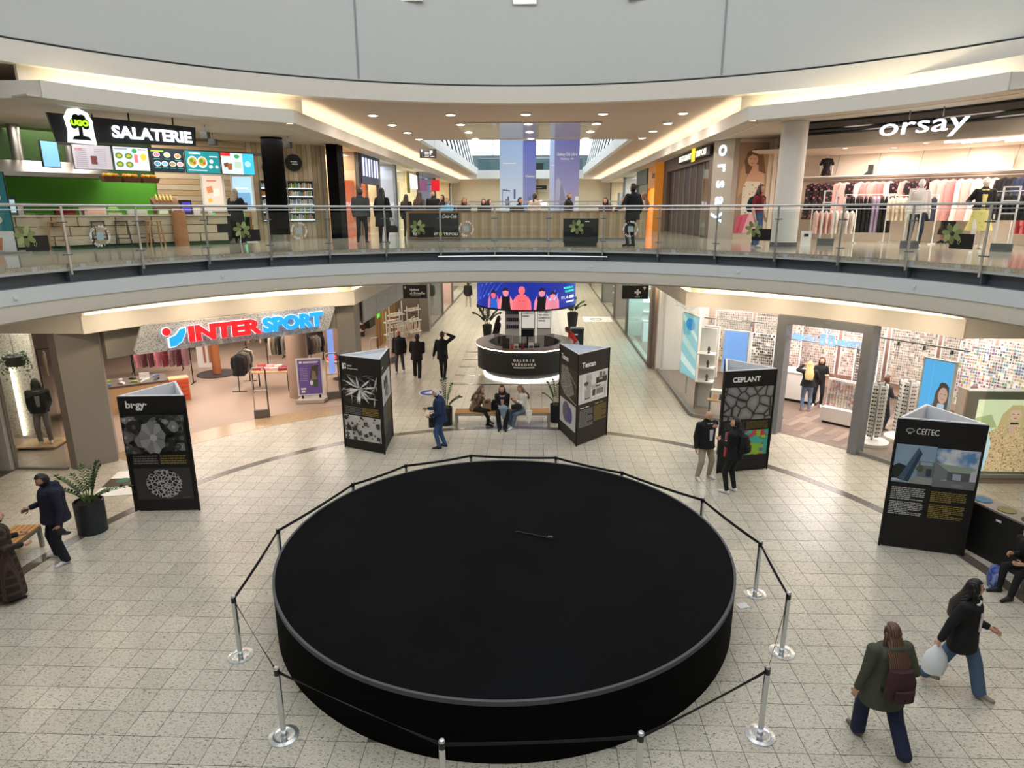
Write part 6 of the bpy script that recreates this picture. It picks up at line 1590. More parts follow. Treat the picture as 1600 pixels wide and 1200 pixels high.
# baskets of fruit hanging over the counter
for i in range(3):
    x, y = (-11.35 + i * 0.32, 8.95 + i * 0.38)
    t = thing('fruit_basket', ('left', 'middle', 'right')[i] + ' dark hanging basket filled with oranges above the salad counter', 'basket', (x, y, 7.0), RAD(50))
    MB().use(mat('#5c3c24', 0.8)).rings([[(q * 0.2, p * 0.14, 0) for q, p in ((-1, -1), (1, -1), (1, 1), (-1, 1))], [(q * 0.24, p * 0.18, 0.14) for q, p in ((-1, -1), (1, -1), (1, 1), (-1, 1))]]).build('basket_body', parent=t)
    for k in range(6):
        o = MB().use(mat(('#e8a020', '#f0c040', '#d88c20')[k % 3], 0.5)).ell((0, 0, 0), (0.055, 0.055, 0.055), 8, 6).build('orange', loc=(x + (-0.12 + (k % 3) * 0.12) * cos(RAD(50)), y + (-0.12 + (k % 3) * 0.12) * sin(RAD(50)) + (-0.06 + (k // 3) * 0.12), 7.18), smooth=True); tag(o, ('front ', 'rear ')[k // 3] + ('orange', 'yellow', 'dark orange')[k % 3] + ' fruit heaped in the ' + ('left', 'middle', 'right')[i] + ' hanging basket', 'fruit', 'oranges in the hanging baskets')
t = thing('fruit_crate', 'tilted basket of yellow bananas behind the salad counter', 'basket', (-10.6, 10.2, 6.11), RAD(45))
MB().use(mat('#6c4a2c', 0.8)).rings([[(-0.3, -0.2, 0), (0.3, -0.2, 0), (0.3, 0.2, 0), (-0.3, 0.2, 0)], [(-0.36, -0.24, 0.3), (0.36, -0.24, 0.3), (0.36, 0.26, 0.5), (-0.36, 0.26, 0.5)]]).build('basket_body', parent=t)
for k in range(5): MB().use(mat('#d8a83c', 0.5)).tube([(-0.25 + k * 0.1, -0.15, 0.4), (-0.22 + k * 0.1, 0.0, 0.5), (-0.2 + k * 0.1, 0.15, 0.58)], [0.02, 0.03, 0.015], 6).build('banana_bunch', parent=t)
# goods on the counter
def onc(name, a, lab, cat, w, d, h, col, extra=None, r=14.5, z=6.112, em=0):
    p = pt(r, a); t = thing(name, lab, cat, (*p, z), -RAD(a))
    MB().use(mat(col, 0.5, emit=em)).box(-w / 2, w / 2, -d / 2, d / 2, 0, h).build('body', parent=t)
    if extra: MB().use(mat(extra[0], 0.5, emit=extra[1])).box(-w / 2 * 0.8, w / 2 * 0.8, -d / 2 - 0.006, -d / 2 - 0.001, h * 0.15, h * 0.85).build('front', parent=t)
    return t
onc('juicer', -62, 'black juicer machine on the salad counter behind the tall stools', 'machine', 0.4, 0.3, 0.45, '#1c1c1e', ('#c8ecf4', 0.5))
onc('coffee_machine', -66, 'dark coffee machine at the left end of the salad counter', 'machine', 0.5, 0.35, 0.35, '#2c2c2c', ('#6c6c6c', 0))
onc('red_basin', -56.6, 'red basin on the salad counter', 'container', 0.36, 0.3, 0.16, '#c03028')
onc('food_case', -54, 'glass food case with pale goods on the salad counter', 'display case', 0.55, 0.35, 0.2, '#d8cfc8', ('#e8b8a8', 0))
onc('melon_tray', -52, 'tray of green melons on the salad counter', 'tray', 0.35, 0.3, 0.06, '#c8c4b8')
for k in range(3):
    p = pt(14.4 + k * 0.09, -52.3 + k * 0.35); o = MB().use(mat('#7cae3c', 0.5)).ell((0, 0, 0), (0.08, 0.08, 0.08), 10, 7).build('melon', loc=(p[0], p[1], 6.112 + 0.06 + 0.08), smooth=True); tag(o, 'round green melon on the tray on the salad counter, ' + ('left', 'middle', 'right')[k], 'fruit', 'melons on the salad counter')
onc('till', -44.2, 'black till on the salad counter with a purple lit display', 'till', 0.3, 0.25, 0.42, '#1a1a1c', ('#4c3cb0', 0.8))
onc('flyer_stand', -47, 'green and white flyer stand on the salad counter', 'card', 0.3, 0.05, 0.16, '#8cae3c', ('#e8ece0', 0.0), r=14.25)
onc('flyer_stand', -45.4, 'red and white flyer stand on the salad counter', 'card', 0.3, 0.05, 0.16, '#e8e4e0', ('#c04c44', 0.0), r=14.25)
onc('glass_jars', -49.5, 'row of pale glass jars on the salad counter', 'jars', 0.5, 0.15, 0.14, '#c8c8c4')
onc('card_holder', -43, 'white leaflet box at the right end of the salad counter', 'card', 0.2, 0.1, 0.2, '#e0dcd8')
for k in range(6):
    o = onc('kitchen_box', -58.5 - k * 3.1, ('steel', 'black', 'grey', 'white', 'dark', 'silver')[k] + ' kitchen appliance on the rear worktop of the salad bar', 'appliance', 0.45, 0.35, 0.3 + 0.1 * (k % 3), ('#a8a4a0', '#1c1c1c', '#6c6a68', '#d8d4d0', '#34302c', '#c0bcb8')[k], r=16.6, z=6.06)
struct(MB().use(m_inox).arc(16.3, 16.89, -80, -52, Z, 6.05, n=10).build('wall_worktop_block'))
# stools
stl = {}
def stool(x, y, rz, col, lab, sh=0.74):
    m = mat(col, 0.5, var=0.1)
    if col in stl:
        return dup(stl[col], (x, y, Z), rz, lab)
    t = thing('bar_stool', lab, 'stool', (x, y, Z), rz, 'bar stools at the salad bar'); stl[col] = t
    MB().use(m).box(-0.17, 0.17, -0.17, 0.17, sh - 0.03, sh).build('seat', parent=t)
    for sx in (-1, 1):
        for sy in (-1, 1): MB().use(m).beam((sx * 0.19, sy * 0.19, 0), (sx * 0.14, sy * 0.14, sh - 0.03), 0.035, 0.035).build('leg', parent=t)
    for s_ in (-1, 1): MB().use(m).box(-0.17, 0.17, s_ * 0.17 - 0.012, s_ * 0.17 + 0.012, 0.25, 0.28).build('footrest', parent=t)
    return t
stool(-11.95, 7.3, 0.5, '#b58a5c', 'pale wooden bar stool nearest the left edge'); stool(-11.5, 8.3, 0.6, '#17191b', 'black bar stool beside the left wooden stool'); stool(-11.15, 8.75, 0.7, '#17191b', 'second black bar stool, in the middle of the row'); stool(-10.8, 9.2, 0.8, '#17191b', 'third black bar stool, right in the row'); stool(-10.35, 9.0, 0.8, '#b58a5c', 'pale wooden bar stool beside the round wooden post')
t = thing('high_table', 'round high table top over the left wooden stool', 'table', (-12.2, 8.0, Z)); MB().use(mat('#8c6a48', 0.5)).box(-0.9, 0.5, -0.3, 0.3, 1.02, 1.06).build('top', parent=t); MB().use(m_black).cyl((-0.2, 0, 0), 0.04, 1.02, 8).build('stem', parent=t)
t = thing('wood_post', 'thick round wooden post in front of the salad counter', 'post', (-10.0, 9.75, Z)); MB().use(mat('#a8744c', 0.6, var=0.1)).lathe([(0.2, 0), (0.18, 1.0)], n=16).build('post', parent=t, smooth=True)
# promo standee at the left edge
t = thing('promo_stand', 'teal and white promotional stand with salad pictures at the left edge', 'poster stand', (-12.75, 6.1, Z), RAD(35))
art('poster', (0, -0.03, 0.95), (1, 0, 0), (0, -1, 0), 0.95, 1.9, mat('#2c8088', 0.6), [(m_wt, rect(0, 0, 1, 0.28)), (m_wt, [(0.45, 0.84), (0.62, 0.84), (0.56, 0.94)]), (mat('#e8e0d0', 0.6), disc(0.5, 0.7, 0.38, 1, 18, 0.1)), (mat('#c85c3c', 0.6), disc(0.4, 0.71, 0.2, 1, 10, 0.06)), (mat('#7ca03c', 0.6), disc(0.62, 0.68, 0.18, 1, 10, 0.05)), (mat('#b8dce0', 0.6), rect(0.1, 0.55, 0.7, 0.565)), (mat('#e8e0d8', 0.6), disc(0.3, 0.42, 0.12, 1, 12, 0.05)), (mat('#e8e0d8', 0.6), disc(0.7, 0.42, 0.12, 1, 12, 0.05)), (mat('#9c5c3c', 0.6), [(0.1, 0.04), (0.25, 0.05), (0.28, 0.22), (0.08, 0.22)]), (mat('#d88c5c', 0.6), [(0.4, 0.05), (0.7, 0.04), (0.75, 0.2), (0.38, 0.18)])], t)
MB().use(m_black).box(-0.5, 0.5, -0.025, 0.1, 0, 1.92).build('casing', parent=t); MB().use(mat('#8c8478', 0.6)).box(-0.75, 0.75, -0.5, 0.4, -0.0, 0.05).build('foot', parent=t)
for i, (x, y) in enumerate(((-9.75, 11.55), (-9.0, 12.0))):
    t = thing('order_kiosk', ('white self order screen with food picture beside the ordering woman', 'white self order screen with blue picture in front of the ordering woman')[i], 'order screen', (x, y, Z), RAD(25))
    MB().use(m_wt).box(-0.22, -0.1, -0.04, 0.04, 0.02, 1.0).build('post', parent=t); MB().use(m_wt).box(-0.3, 0.3, -0.3, 0.3, 0, 0.02).build('foot', parent=t)
    MB().use(m_wt).box(-0.34, 0.34, -0.04, 0.06, 1.0, 2.12).build('casing', parent=t); MB().use(mat('#4cdc84', emit=0.9)).box(-0.095, -0.02, -0.03, 0.03, 0.05, 0.95).build('light_strip', parent=t)
    art('picture', (0, -0.046, 1.58), (1, 0, 0), (0, -1, 0), 0.56, 0.98, mat(('#e8cdb8', '#b4dcf0')[i], emit=0.9), ([(mat('#d88c5c', emit=.8), [(0.2, 0.45), (0.5, 0.5), (0.45, 0.7), (0.15, 0.65)]), (mat('#f0e8d8', emit=.8), [(0.5, 0.35), (0.85, 0.4), (0.8, 0.62), (0.5, 0.6)]), (mat('#e8b83c', emit=.8), disc(0.3, 0.25, 0.12, 1, 10, 0.07)), (mat('#e07858', emit=.8), rect(0.2, 0.83, 0.7, 0.87))] if i == 0 else [(mat('#7cb0d8', emit=.8), rect(0.1, 0.1, 0.9, 0.5)), (mat('#f4fbff', emit=.9), rect(0.15, 0.6, 0.8, 0.65))]), t)
o = MB().use(mat('#7cae4c', 0.6)).prism([(-0.35, 0), (0.35, 0), (0.25, 0.12), (0.1, 0.2), (-0.1, 0.2), (-0.25, 0.12)], -0.02, 0.02).build('green_topper', loc=(-9.0, 12.0, 7.36)); o.rotation_euler = (RAD(90), 0, RAD(25)); tag(o, 'green tree shaped topper over the right self order screen', 'sign')
for k, (x, y) in enumerate(((-10.6, 7.4), (-8.9, 9.7), (-9.6, 11.6), (-7.6, 12.6))):
    t = thing('ceiling_spot', ('first', 'second', 'third', 'fourth')[k] + ' black ceiling spotlight from the left over the salad bar', 'lamp', (x, y, 8.2)); MB().use(m_black).box(-0.1, 0.1, -0.1, 0.1, 0, 0.18).build('housing', parent=t); MB().use(m_black).cyl((0, 0, 0.18), 0.015, 0.18, 6).build('stem', parent=t)
for (x, y, w, h, e) in ((-12.5, 8, 2.5, 2, 60), (-10.8, 11, 2.5, 2, 70), (-14.5, 10.5, 3, 2, 60), (-8.2, 12.6, 1.2, 1.2, 30), (-9.2, 9.2, 1, 1, 25)):
    area('salad_light', (x, y, 8.5), w, h, e * 1.1, (1, 0.93, 0.84))

# ================================================================ UPPER LEFT CORRIDOR SHOPS
def ushop(s, y0, y1, label, wall, light, e, col_frame, feats=(), head=0.0, hcol=None):
    x = s * 6.95; t = thing('storefront', label, 'shop front', (x, (y0 + y1) / 2, Z)); L = y1 - y0
    struct(MB().use(mat(wall, 0.6)).box(*sorted((x, s * 10.5)), y1 - 0.05, y1 + 0.05, Z, 8.55).box(*sorted((s * 10.5, s * 10.6)), y0, y1, Z, 8.55).build('wall_corridor_shop_upper'))
    mf = mat(col_frame, 0.5)
    for q in (-1, 1): MB().use(mf).box(-0.06, 0.06, q * (L / 2 - 0.1) - 0.08, q * (L / 2 - 0.1) + 0.08, 0, 3.34).build('frame_post', parent=t)
    MB().use(m_glass).box(-0.006, 0.006, -L / 2 + 0.2, L / 2 - 0.2, 0.05, 3.3 - head).build('glass_pane', parent=t)
    if head: MB().use(mat(hcol or col_frame, 0.5)).box(-0.1, 0.1, -L / 2 + 0.2, L / 2 - 0.2, 3.3 - head, 3.34).build('header', parent=t)
    area('upper_shop_light', (s * 8.6, (y0 + y1) / 2, 8.5), 2.2, min(4, L - 0.3), e * 2.2, light)
    for (fy, fx, w, h, c, em) in feats:
        MB().use(mat(c, 0.5, emit=em)).box(-0.15, 0.15, -w / 2, w / 2, 0.01, h).build('display', parent=t, loc=(s * fx, fy - (y0 + y1) / 2, 0))
    return t
t = ushop(-1, 16.0, 18.6, 'orange striped shop front just right of the black pilaster, upper left corridor', '#e8c8a0', (1, 0.82, 0.6), 60, '#6c6a68', ((16.7, 0.25, 0.5, 2.3, '#f0602c', 0.5), (18.1, 0.25, 0.5, 2.2, '#f0602c', 0.5), (17.4, 1.2, 0.7, 2.0, '#8c6a54', 0)))
t = ushop(-1, 18.7, 22.2, 'shop entrance with white upright stripes on a dark header, upper left corridor', '#e8d4b4', (1, 0.9, 0.75), 90, '#3a332e', ((20.2, 1.0, 0.5, 2.6, '#fff6e0', 1.2), (21.4, 0.5, 0.5, 2.3, '#e07048', 0.2)), 1.15, '#34405c')
for k in range(6): MB().use(mat('#d8dcf8', emit=1.2)).box(0.11, 0.14, -1.4 + k * 0.5, -1.22 + k * 0.5 - (0.08 if k == 3 else 0), 2.45, 3.2).build('white_stripe', parent=t)
ushop(-1, 22.3, 26.0, 'pale blue reflecting glass shop front, upper left corridor', '#b8b8c4', (0.95, 0.95, 1), 60, '#8c8c90', ((23.4, 0.5, 0.4, 1.7, '#8c7c84', 0), (25, 0.5, 0.4, 1.7, '#c8b0b4', 0)))
t = ushop(-1, 26.1, 33.0, 'shop front with a white lit name board, upper left corridor', '#e8d8bc', (1, 0.88, 0.72), 110, '#4c4a48', ((27.2, 0.5, 0.5, 1.7, '#d8b8b0', 0), (29, 0.6, 0.6, 2.6, '#e8dcb8', 0.5)), 0)
MB().use(mat('#f8f8f8', emit=1.6)).box(0.05, 0.12, 0.2, 2.6, 2.3, 3.1).build('name_board', parent=t); MB().use(mat('#8c8438', 0.6)).box(0.05, 0.12, -0.5, 0.15, 2.0, 3.2).build('side_board', parent=t)
t = ushop(-1, 33.1, 40.0, 'blue poster shop front, upper left corridor', '#8c98b8', (0.9, 0.93, 1), 80, '#4c4a48', ((36, 0.3, 5.6, 3.0, '#6a80b8', 0.45),))
ushop(-1, 40.1, 49.0, 'farthest bright shop fronts, upper left corridor', '#e8d4b4', (1, 0.85, 0.65), 160, '#5c4a3c', ((42, 0.4, 1.2, 2.4, '#d8c8a8', 0.3), (46, 0.5, 2.0, 2.0, '#e8c89c', 0.5)))
t = thing('bag_sign', 'red cube sign sticking out of the far upper left shops', 'sign', (-6.5, 37.5, 7.55)); MB().use(mat('#e0202c', 0.4, emit=0.9)).box(-0.28, 0.28, -0.1, 0.1, 0, 0.75).build('panel', parent=t); MB().use(m_black).box(-0.45, -0.28, -0.02, 0.02, 0.4, 0.45).build('arm', parent=t)
ushop(1, 49.1 - 9, 49.0, 'farthest bright shop fronts, upper right corridor', '#e0d4c0', (1, 0.86, 0.7), 150, '#5c5a58', ((42, 0.4, 1.2, 2.4, '#c8b8a8', 0.3), (46, 0.5, 1.6, 2.4, '#8ca0b8', 0.4)))
ushop(1, 33.6, 40, 'glass shop front with white round sign, upper right corridor', '#c8ccd0', (1, 0.92, 0.85), 110, '#6c7074', ((35, 0.4, 0.6, 2.4, '#b8b4b0', 0.2), (38, 0.5, 0.9, 2.2, '#d8a070', 0.3)))
ushop(1, 29.4, 33.5, 'dark green panelled shop front, upper right corridor', '#4c5a54', (1, 0.9, 0.8), 60, '#3c4844', ((31.5, 0.3, 1.2, 2.2, '#c8b4a8', 0.1),), 0.8, '#5c6862')
t = ushop(1, 24.6, 29.3, 'glowing orange shop box, upper right corridor', '#f0a040', (1, 0.66, 0.25), 150, '#e88c20', ((26.5, 0.8, 1.4, 2.2, '#f8b860', 0.5),), 1.1, '#f0a850')
MB().use(mat('#f0952c', 0.5, emit=0.25)).box(-0.5, 0.1, -2.35, -2.25, 0, 3.3).build('orange_side_panel', parent=t)
lettering('čerstvé', 0.45, mat('#5c3414', 0.6), (-0.105, 0.2, 2.85), (0, -1, 0), (-1, 0, 0), t, 0.003, 0.01, name='word')
# ================================================================ UPPER RIGHT: RESTAURANT AND FASHION SHOP
m_bw = mat('#5c4a3e', 0.6, var=0.1, scale=3)
struct(MB().use(m_bw).box(6.85, 7.05, 15.0, 24.5, 8.0, 8.56).box(6.85, 7.05, 23.6, 24.5, Z, 8.0).box(6.85, 7.05, 15.0, 15.7, Z, 8.0).build('wall_restaurant_front'))
t = thing('restaurant_folding_doors', 'dark brown folding door panels of the closed restaurant, upper right corridor', 'door', (7.0, 19.6, Z))
for k in range(6):
    MB().use(mat('#2a1814', 0.5)).box(0, 0.05, -2.6 + k * 1.1, -1.55 + k * 1.1, 0.0, 2.8).build('door_panel', parent=t); MB().use(mat('#8c7860', 0.4)).box(-0.03, 0.02, -2.62 + k * 1.1, -2.57 + k * 1.1, 0, 2.8).build('door_edge', parent=t)
t2_ = thing('shop_window', 'glass window with warm reflections beside the folding restaurant door', 'window', (6.98, 16.35, Z)); MB().use(m_glass).box(-0.005, 0.005, -0.6, 0.6, 0.05, 2.8).build('pane', parent=t2_); MB().use(m_gframe).box(-0.04, 0.04, -0.65, -0.6, 0, 2.8).build('frame', parent=t2_)
struct(MB().use(mat('#3c322c', 0.7)).box(8.6, 8.7, 15.2, 24.5, Z, 8.5).build('wall_restaurant_inside'))
t = thing('restaurant_sign', 'black sign strip with white lit words and a yellow square above the folding door', 'sign', (6.72, 17.9, 8.15))
MB().use(m_black).box(-0.03, 0.06, -2.75, 2.55, 0, 0.32).build('strip', parent=t); MB().use(mat('#f0d020', emit=1.2)).box(-0.06, -0.031, -0.55, -0.05, -0.08, 0.4).build('yellow_square', parent=t)
lettering('RESTAURANT', 0.3, mat('#f0ece0', emit=1.0), (-0.04, 1.2, 0.15), (0, -1, 0), (-1, 0, 0), t, 0.008, 0.008, name='word', width=2.2)
lettering('TRIPOLI', 0.3, mat('#f0ece0', emit=1.0), (-0.04, -1.45, 0.15), (0, -1, 0), (-1, 0, 0), t, 0.008, 0.008, name='word', width=1.6)
# vertical sign and poster
t = thing('vertical_sign', 'upright pale panel with the white lit shop name running down', 'sign', (6.98, 14.3, Z)); t.rotation_euler[2] = RAD(30); MB().use(mat('#b0a89e', 0.5)).box(0, 0.25, -0.45, 0.5, 0, 3.34).build('panel', parent=t)
for i, c in enumerate('orsay'):
    lettering(c, 0.72, mat('#cfe8ff', emit=2.0), (-0.008, 0.02, 3.0 - i * 0.56), (0, 0, -1), (-1, 0, 0), t, 0.012, 0.012, name='letter')
t = thing('fashion_poster', 'tall framed fashion poster of a woman in a flowered dress beside the white column', 'poster', (7.9, 14.0, Z + 1.68), RAD(-4))
MB().use(mat('#d8c4b0', 0.5)).box(-0.68, 0.68, 0.0, 0.12, -1.68, 1.66).build('frame', parent=t)
fl = ramp_mat('flowered_dress_print', 'voronoi', [(0.0, '#c0606c'), (0.16, '#c88088'), (0.24, '#e8dcc8')], scale=7, rough=0.6)
art('picture', (0, -0.006, 0.05), (1, 0, 0), (0, -1, 0), 0.98, 3.0, mat('#a88c70', 0.6), [(mat('#c8a078', 0.6), [(0.05, 0.4), (0.1, 0.7), (0.35, 0.85), (0.3, 0.5)]), (mat('#7a5638', 0.6), [(0.28, 0.66), (0.2, 0.8), (0.3, 0.9), (0.55, 0.93), (0.8, 0.9), (0.88, 0.78), (0.95, 0.66), (0.7, 0.68), (0.5, 0.66)]), (mat('#d8a888', 0.6), [(0.3, 0.6), (0.45, 0.7), (0.52, 0.76), (0.68, 0.76), (0.7, 0.69), (0.9, 0.66), (0.95, 0.55), (0.8, 0.5), (0.4, 0.52)]), (mat('#dcae90', 0.6), disc(0.48, 0.81, 0.17, 1, 16, 0.068)), (mat('#7a5638', 0.6), [(0.32, 0.84), (0.36, 0.885), (0.55, 0.9), (0.68, 0.87), (0.66, 0.8), (0.62, 0.85), (0.45, 0.87)]), (mat('#54382c', 0.6), rect(0.37, 0.82, 0.45, 0.824)), (mat('#54382c', 0.6), rect(0.52, 0.82, 0.6, 0.824)), (mat('#b05850', 0.6), rect(0.42, 0.77, 0.54, 0.776)),
    (fl, [(0.22, 0.2), (0.2, 0.5), (0.3, 0.58), (0.85, 0.57), (0.92, 0.4), (0.95, 0.2)]), (mat('#d85c78', 0.6), [(0.0, 0.0), (0.1, 0.2), (0.5, 0.22), (0.4, 0.08), (0.3, 0.0)]), (mat('#f0b0bc', 0.6), [(0.3, 0.0), (0.5, 0.22), (0.95, 0.2), (0.98, 0.0)]), (mat('#c83c60', 0.6), [(0.1, 0.0), (0.25, 0.18), (0.28, 0.17), (0.18, 0.0)])], t)
MB().use(mat('#2c2a28', 0.6)).box(-0.7, 0.7, 0.0, 0.12, 1.665, 1.69).build('top_line', parent=t)
c_ = thing('white_column', 'thick round white column with dark foot in front of the fashion shop', 'column', (7.62, 9.75, Z)); c_['kind'] = 'structure'; del c_['category']
MB().use(mat('#dad6d0', 0.55, var=0.02)).cyl((0, 0, 0.12), 0.35, 3.22, 28).build('shaft', parent=c_, smooth=True); MB().use(mat('#4c4c50', 0.5)).cyl((0, 0, 0), 0.37, 0.119, 28).build('foot', parent=c_, smooth=True)
m_ow = mat('#ecdccc', 0.7, var=0.02)
struct(MB().use(m_ow).arc(18.2, 18.4, 28, 88, Z, 8.5, n=16).build('wall_fashion_back'))
struct(MB().use(m_ow).beam((8.6, 13.9, 6.9), (9.3, 15.9, 6.9), 0.12, 3.3).build('wall_fashion_side'))
struct(MB().use(mat('#1c1b1b', 0.8)).arc(12.6, 15.0, 36, 75, 8.50, 8.55, n=14).build('ceiling_fashion_void'))
struct(MB().use(mat('#b0a494', 0.6)).arc(15.0, 15.1, 36, 75, 8.05, 8.55, n=14).build('trim_fashion_bulkhead'))
struct(MB().use(mat('#e0d0c0', 0.6)).arc(15.1, 18.2, 30, 80, 8.05, 8.1, n=14).build('ceiling_fashion_inner'))
mb = MB().use(m_black)
for a in range(38, 66, 5): mb.tube([pt(12.9, a, 8.45), pt(13.8, a + 2, 8.38), pt(14.8, a + 1, 8.44)], 0.03, 6)
for k, o in enumerate((13.1, 14.1)): MB().use(m_black).tube([pt(o, a, 8.38) for a in range(37, 72, 3)], 0.04, 6).build('duct_pipe'); tag(bpy.data.objects['duct_pipe' if k == 0 else 'duct_pipe.001'], ('front', 'rear')[k] + ' black pipe under the dark ceiling void of the fashion shop', 'pipe')
s5 = thing('shop_sign', 'glowing white cursive word hanging over the fashion shop entrance', 'sign', (9.8, 7.6, 8.15))
P5 = Vector((9.19, 8.32, 0)); Q5 = Vector((10.42, 6.72, 0)); U5 = (Q5 - P5).normalized(); N5 = Vector((U5.y, -U5.x, 0)); c5 = (P5 + Q5) / 2 - Vector((9.8, 7.6, 0))
lettering('orsay', 0.60, mat('#eaf4ff', emit=1.8), c5 + Vector((0, 0, 0.05)) + N5 * 0.02, U5, N5, s5, 0.02, 0.0, 0.05, 'CENTER', 'letter', width=2.0, split=True)
for x in (-0.3, 0.45): MB().use(m_gframe).box(-0.012, 0.012, -0.012, 0.012, 0.2, 0.41).build('hanger', parent=s5, loc=c5 + U5 * x)
mt = mat('#fff4e8', emit=6.0)
for k, (a, b, r0, r1) in enumerate(((50, 60, 15.4, 16.2), (51, 58, 15.9, 15.5), (57, 68, 15.3, 16.0), (60, 70, 15.9, 15.6), (54, 63, 16.4, 16.7))):
    o = MB().use(mt).beam(Vector(pt(r0, a, 8.02)), Vector(pt(r1, b, 8.02)), 0.06, 0.04).build('tube_light'); tag(o, ('longest lower', 'left', 'right', 'far right', 'rear')[k] + ' slanting white tube light on the ceiling of the fashion shop', 'lamp')
for k, a in enumerate((40, 44, 48, 53, 58, 63)):
    p = pt(15.6 + (k % 2) * 0.9, a); t = thing('downlight', ('1st', '2nd', '3rd', '4th', '5th', '6th')[k] + ' small round ceiling downlight from the left in the fashion shop', 'lamp', (*p, 8.04)); MB().use(m_wt).lathe([(0.07, 0), (0.1, 0), (0.1, -0.015), (0.07, -0.015)], n=14).build('ring', parent=t); MB().use(mt).lathe([(0.01, 0), (0.068, 0), (0.06, -0.008), (0.01, -0.008)], n=14).build('lamp', parent=t)
for (a, r_, w, h, e) in ((42, 16.6, 2, 2, 120), (50, 16.4, 2.5, 2, 140), (59, 16.2, 2.5, 2, 140), (69, 16.2, 2.5, 2, 120), (45, 13.6, 1.5, 1, 50), (57, 13.4, 2, 1, 60), (68, 13.2, 2, 1, 60)):
    area('fashion_light', (*pt(r_, a), 8.0 if r_ > 15 else 8.48), w, h, e * 0.6, (1, 0.86, 0.76))
# wall rails with clothes
wr = thing('wall_rail', 'long white wall rail and shelf along the back of the fashion shop', 'rail', (0, 0, Z))
MB().use(m_wt).arc(17.6, 18.15, 30, 80, 2.1, 2.13, n=16).build('shelf', parent=wr); MB().use(m_gframe).tube([pt(17.5, a, 1.98) for a in range(31, 80, 2)], 0.015, 6).build('bar', parent=wr)
for a in range(33, 80, 4): MB().use(m_gframe).tube([pt(18.1, a, 2.2), pt(18.1, a + 0.3, 2.9)], 0.008, 5).build('shelf_pin', parent=wr)
palette = [('dark flowered', '#1c1618', '#b06070'), ('pale pink', '#e0b0a8', None), ('white', '#e8dcd4', None), ('black', '#17151a', None), ('wine red', '#6c2038', None), ('navy', '#28324c', None), ('cream', '#e4d2bc', None), ('dusty pink', '#c88c88', None), ('lilac', '#a898b4', None)]
seq = [0, 0, 0, 0, 1, 1, 0, 2, 7, 1, 7, 2, 0, 1, 0, 0, 0, 1, 1, 7, 2, 1, 2, 6, 2, 3, 3, 5, 5, 4, 4, 4, 3, 6, 6, 3, 0, 7, 4, 2, 6, 8, 8, 2, 6, 1, 3, 3, 5, 6, 2, 7, 1]
for i, q in enumerate(seq):
    a = 35.2 + i * 0.72; n_, c, p_ = palette[q]
    kd = 'dress' if (i < 5 or 16 < i < 23) else 'top'
    side_ = ('left', 'centre left', 'centre', 'right', 'far right')[min(4, i // 11)]
    garment('hanging_dress' if kd == 'dress' else 'hanging_blouse', c, f'{NTH[i % 11]} garment of the {side_} part of the back wall rail, {n_} {kd}', 'garment', 'clothes on the back wall rail of the fashion shop', pt(17.5, a, Z + 1.93), -RAD(a) + RND.uniform(0.2, 1.2), 1.25 if kd == 'dress' else 0.72, 0.42, kd, p_)
for i, (a, c, nm) in enumerate(((52.5, '#e8c8a8', 'beige'), (58.5, '#e0b890', 'tan'), (64, '#e0a890', 'pale coral'))):
    o = MB().use(mat(c, 0.8)).box(-0.22, 0.22, -0.02, 0.02, 0, 0.42).build('fabric_bag', loc=pt(17.9, a, Z + 2.14), rz=-RAD(a)); tag(o, nm + ' square fabric bag on the high shelf of the fashion shop', 'bag')
o = MB().use(mat('#201c1c', 0.5)).rings([[(-0.08, -0.05, 0), (0.2, -0.05, 0), (0.2, 0.05, 0), (-0.08, 0.05, 0)], [(0.05, -0.05, 0.12), (0.2, -0.05, 0.12), (0.2, 0.05, 0.12), (0.05, 0.05, 0.12)], [(0.05, -0.05, 0.32), (0.2, -0.05, 0.32), (0.2, 0.05, 0.32), (0.05, 0.05, 0.32)]]).build('ankle_boot', loc=pt(17.85, 40.3, Z + 2.14), rz=-0.7); tag(o, 'black ankle boot on the high shelf of the fashion shop', 'boot')
def wrack(lab, x, y, rz, L, h, items, grp):
    rack_frame(lab, (x, y, Z), rz, L, h, m_wt)
    hang((x, y, Z), rz, L - 0.1, h, [(q[0], q[1], NTH[i] + ' hanging ' + q[2]) + q[3:] for i, q in enumerate(items)])
gf = 'clothes on the white racks of the fashion shop'
def it(n_, c, lab, kd='top', L=0.72, pat=None): return ('hanging_blouse' if kd == 'top' else 'hanging_dress', c, lab, 'garment', gf, L, kd, pat)
wrack('low white rack with pink and white tops right of the column', 9.9, 11.9, RAD(-10), 1.3, 1.05, [it('p', '#e8c0b8', 'pale pink top on the low white rack right of the column')] * 4 + [it('w', '#ece0d8', 'white top on the low white rack right of the column')] * 4, gf)
wrack('white rack with long black and lilac clothes', 11.2, 12.4, RAD(-25), 1.4, 1.5, [it('b', '#17151a', 'long black dress on the black and lilac rack', 'dress', 1.15)] * 6 + [it('l', '#a898b4', 'lilac dress on the black and lilac rack', 'dress', 1.15)] * 2 + [it('b', '#17151a', 'long black dress on the black and lilac rack', 'dress', 1.15)] * 3, gf)
wrack('white rack with pale clothes behind the white mannequin in jeans', 12.0, 11.4, RAD(-50), 1.4, 1.45, [it('c', '#e4d2bc', 'cream top on the rack behind the white mannequin in jeans')] * 5 + [it('y', '#d8cc90', 'yellow top on the rack behind the white mannequin in jeans')] * 3 + [it('n', '#1c2438', 'navy top on the rack behind the white mannequin in jeans')] * 2, gf)
wrack('white rack with black jackets at the right edge', 13.2, 8.9, RAD(-55), 1.4, 1.5, [it('b', '#17151a', 'black jacket on the white rack at the right edge')] * 9, gf)
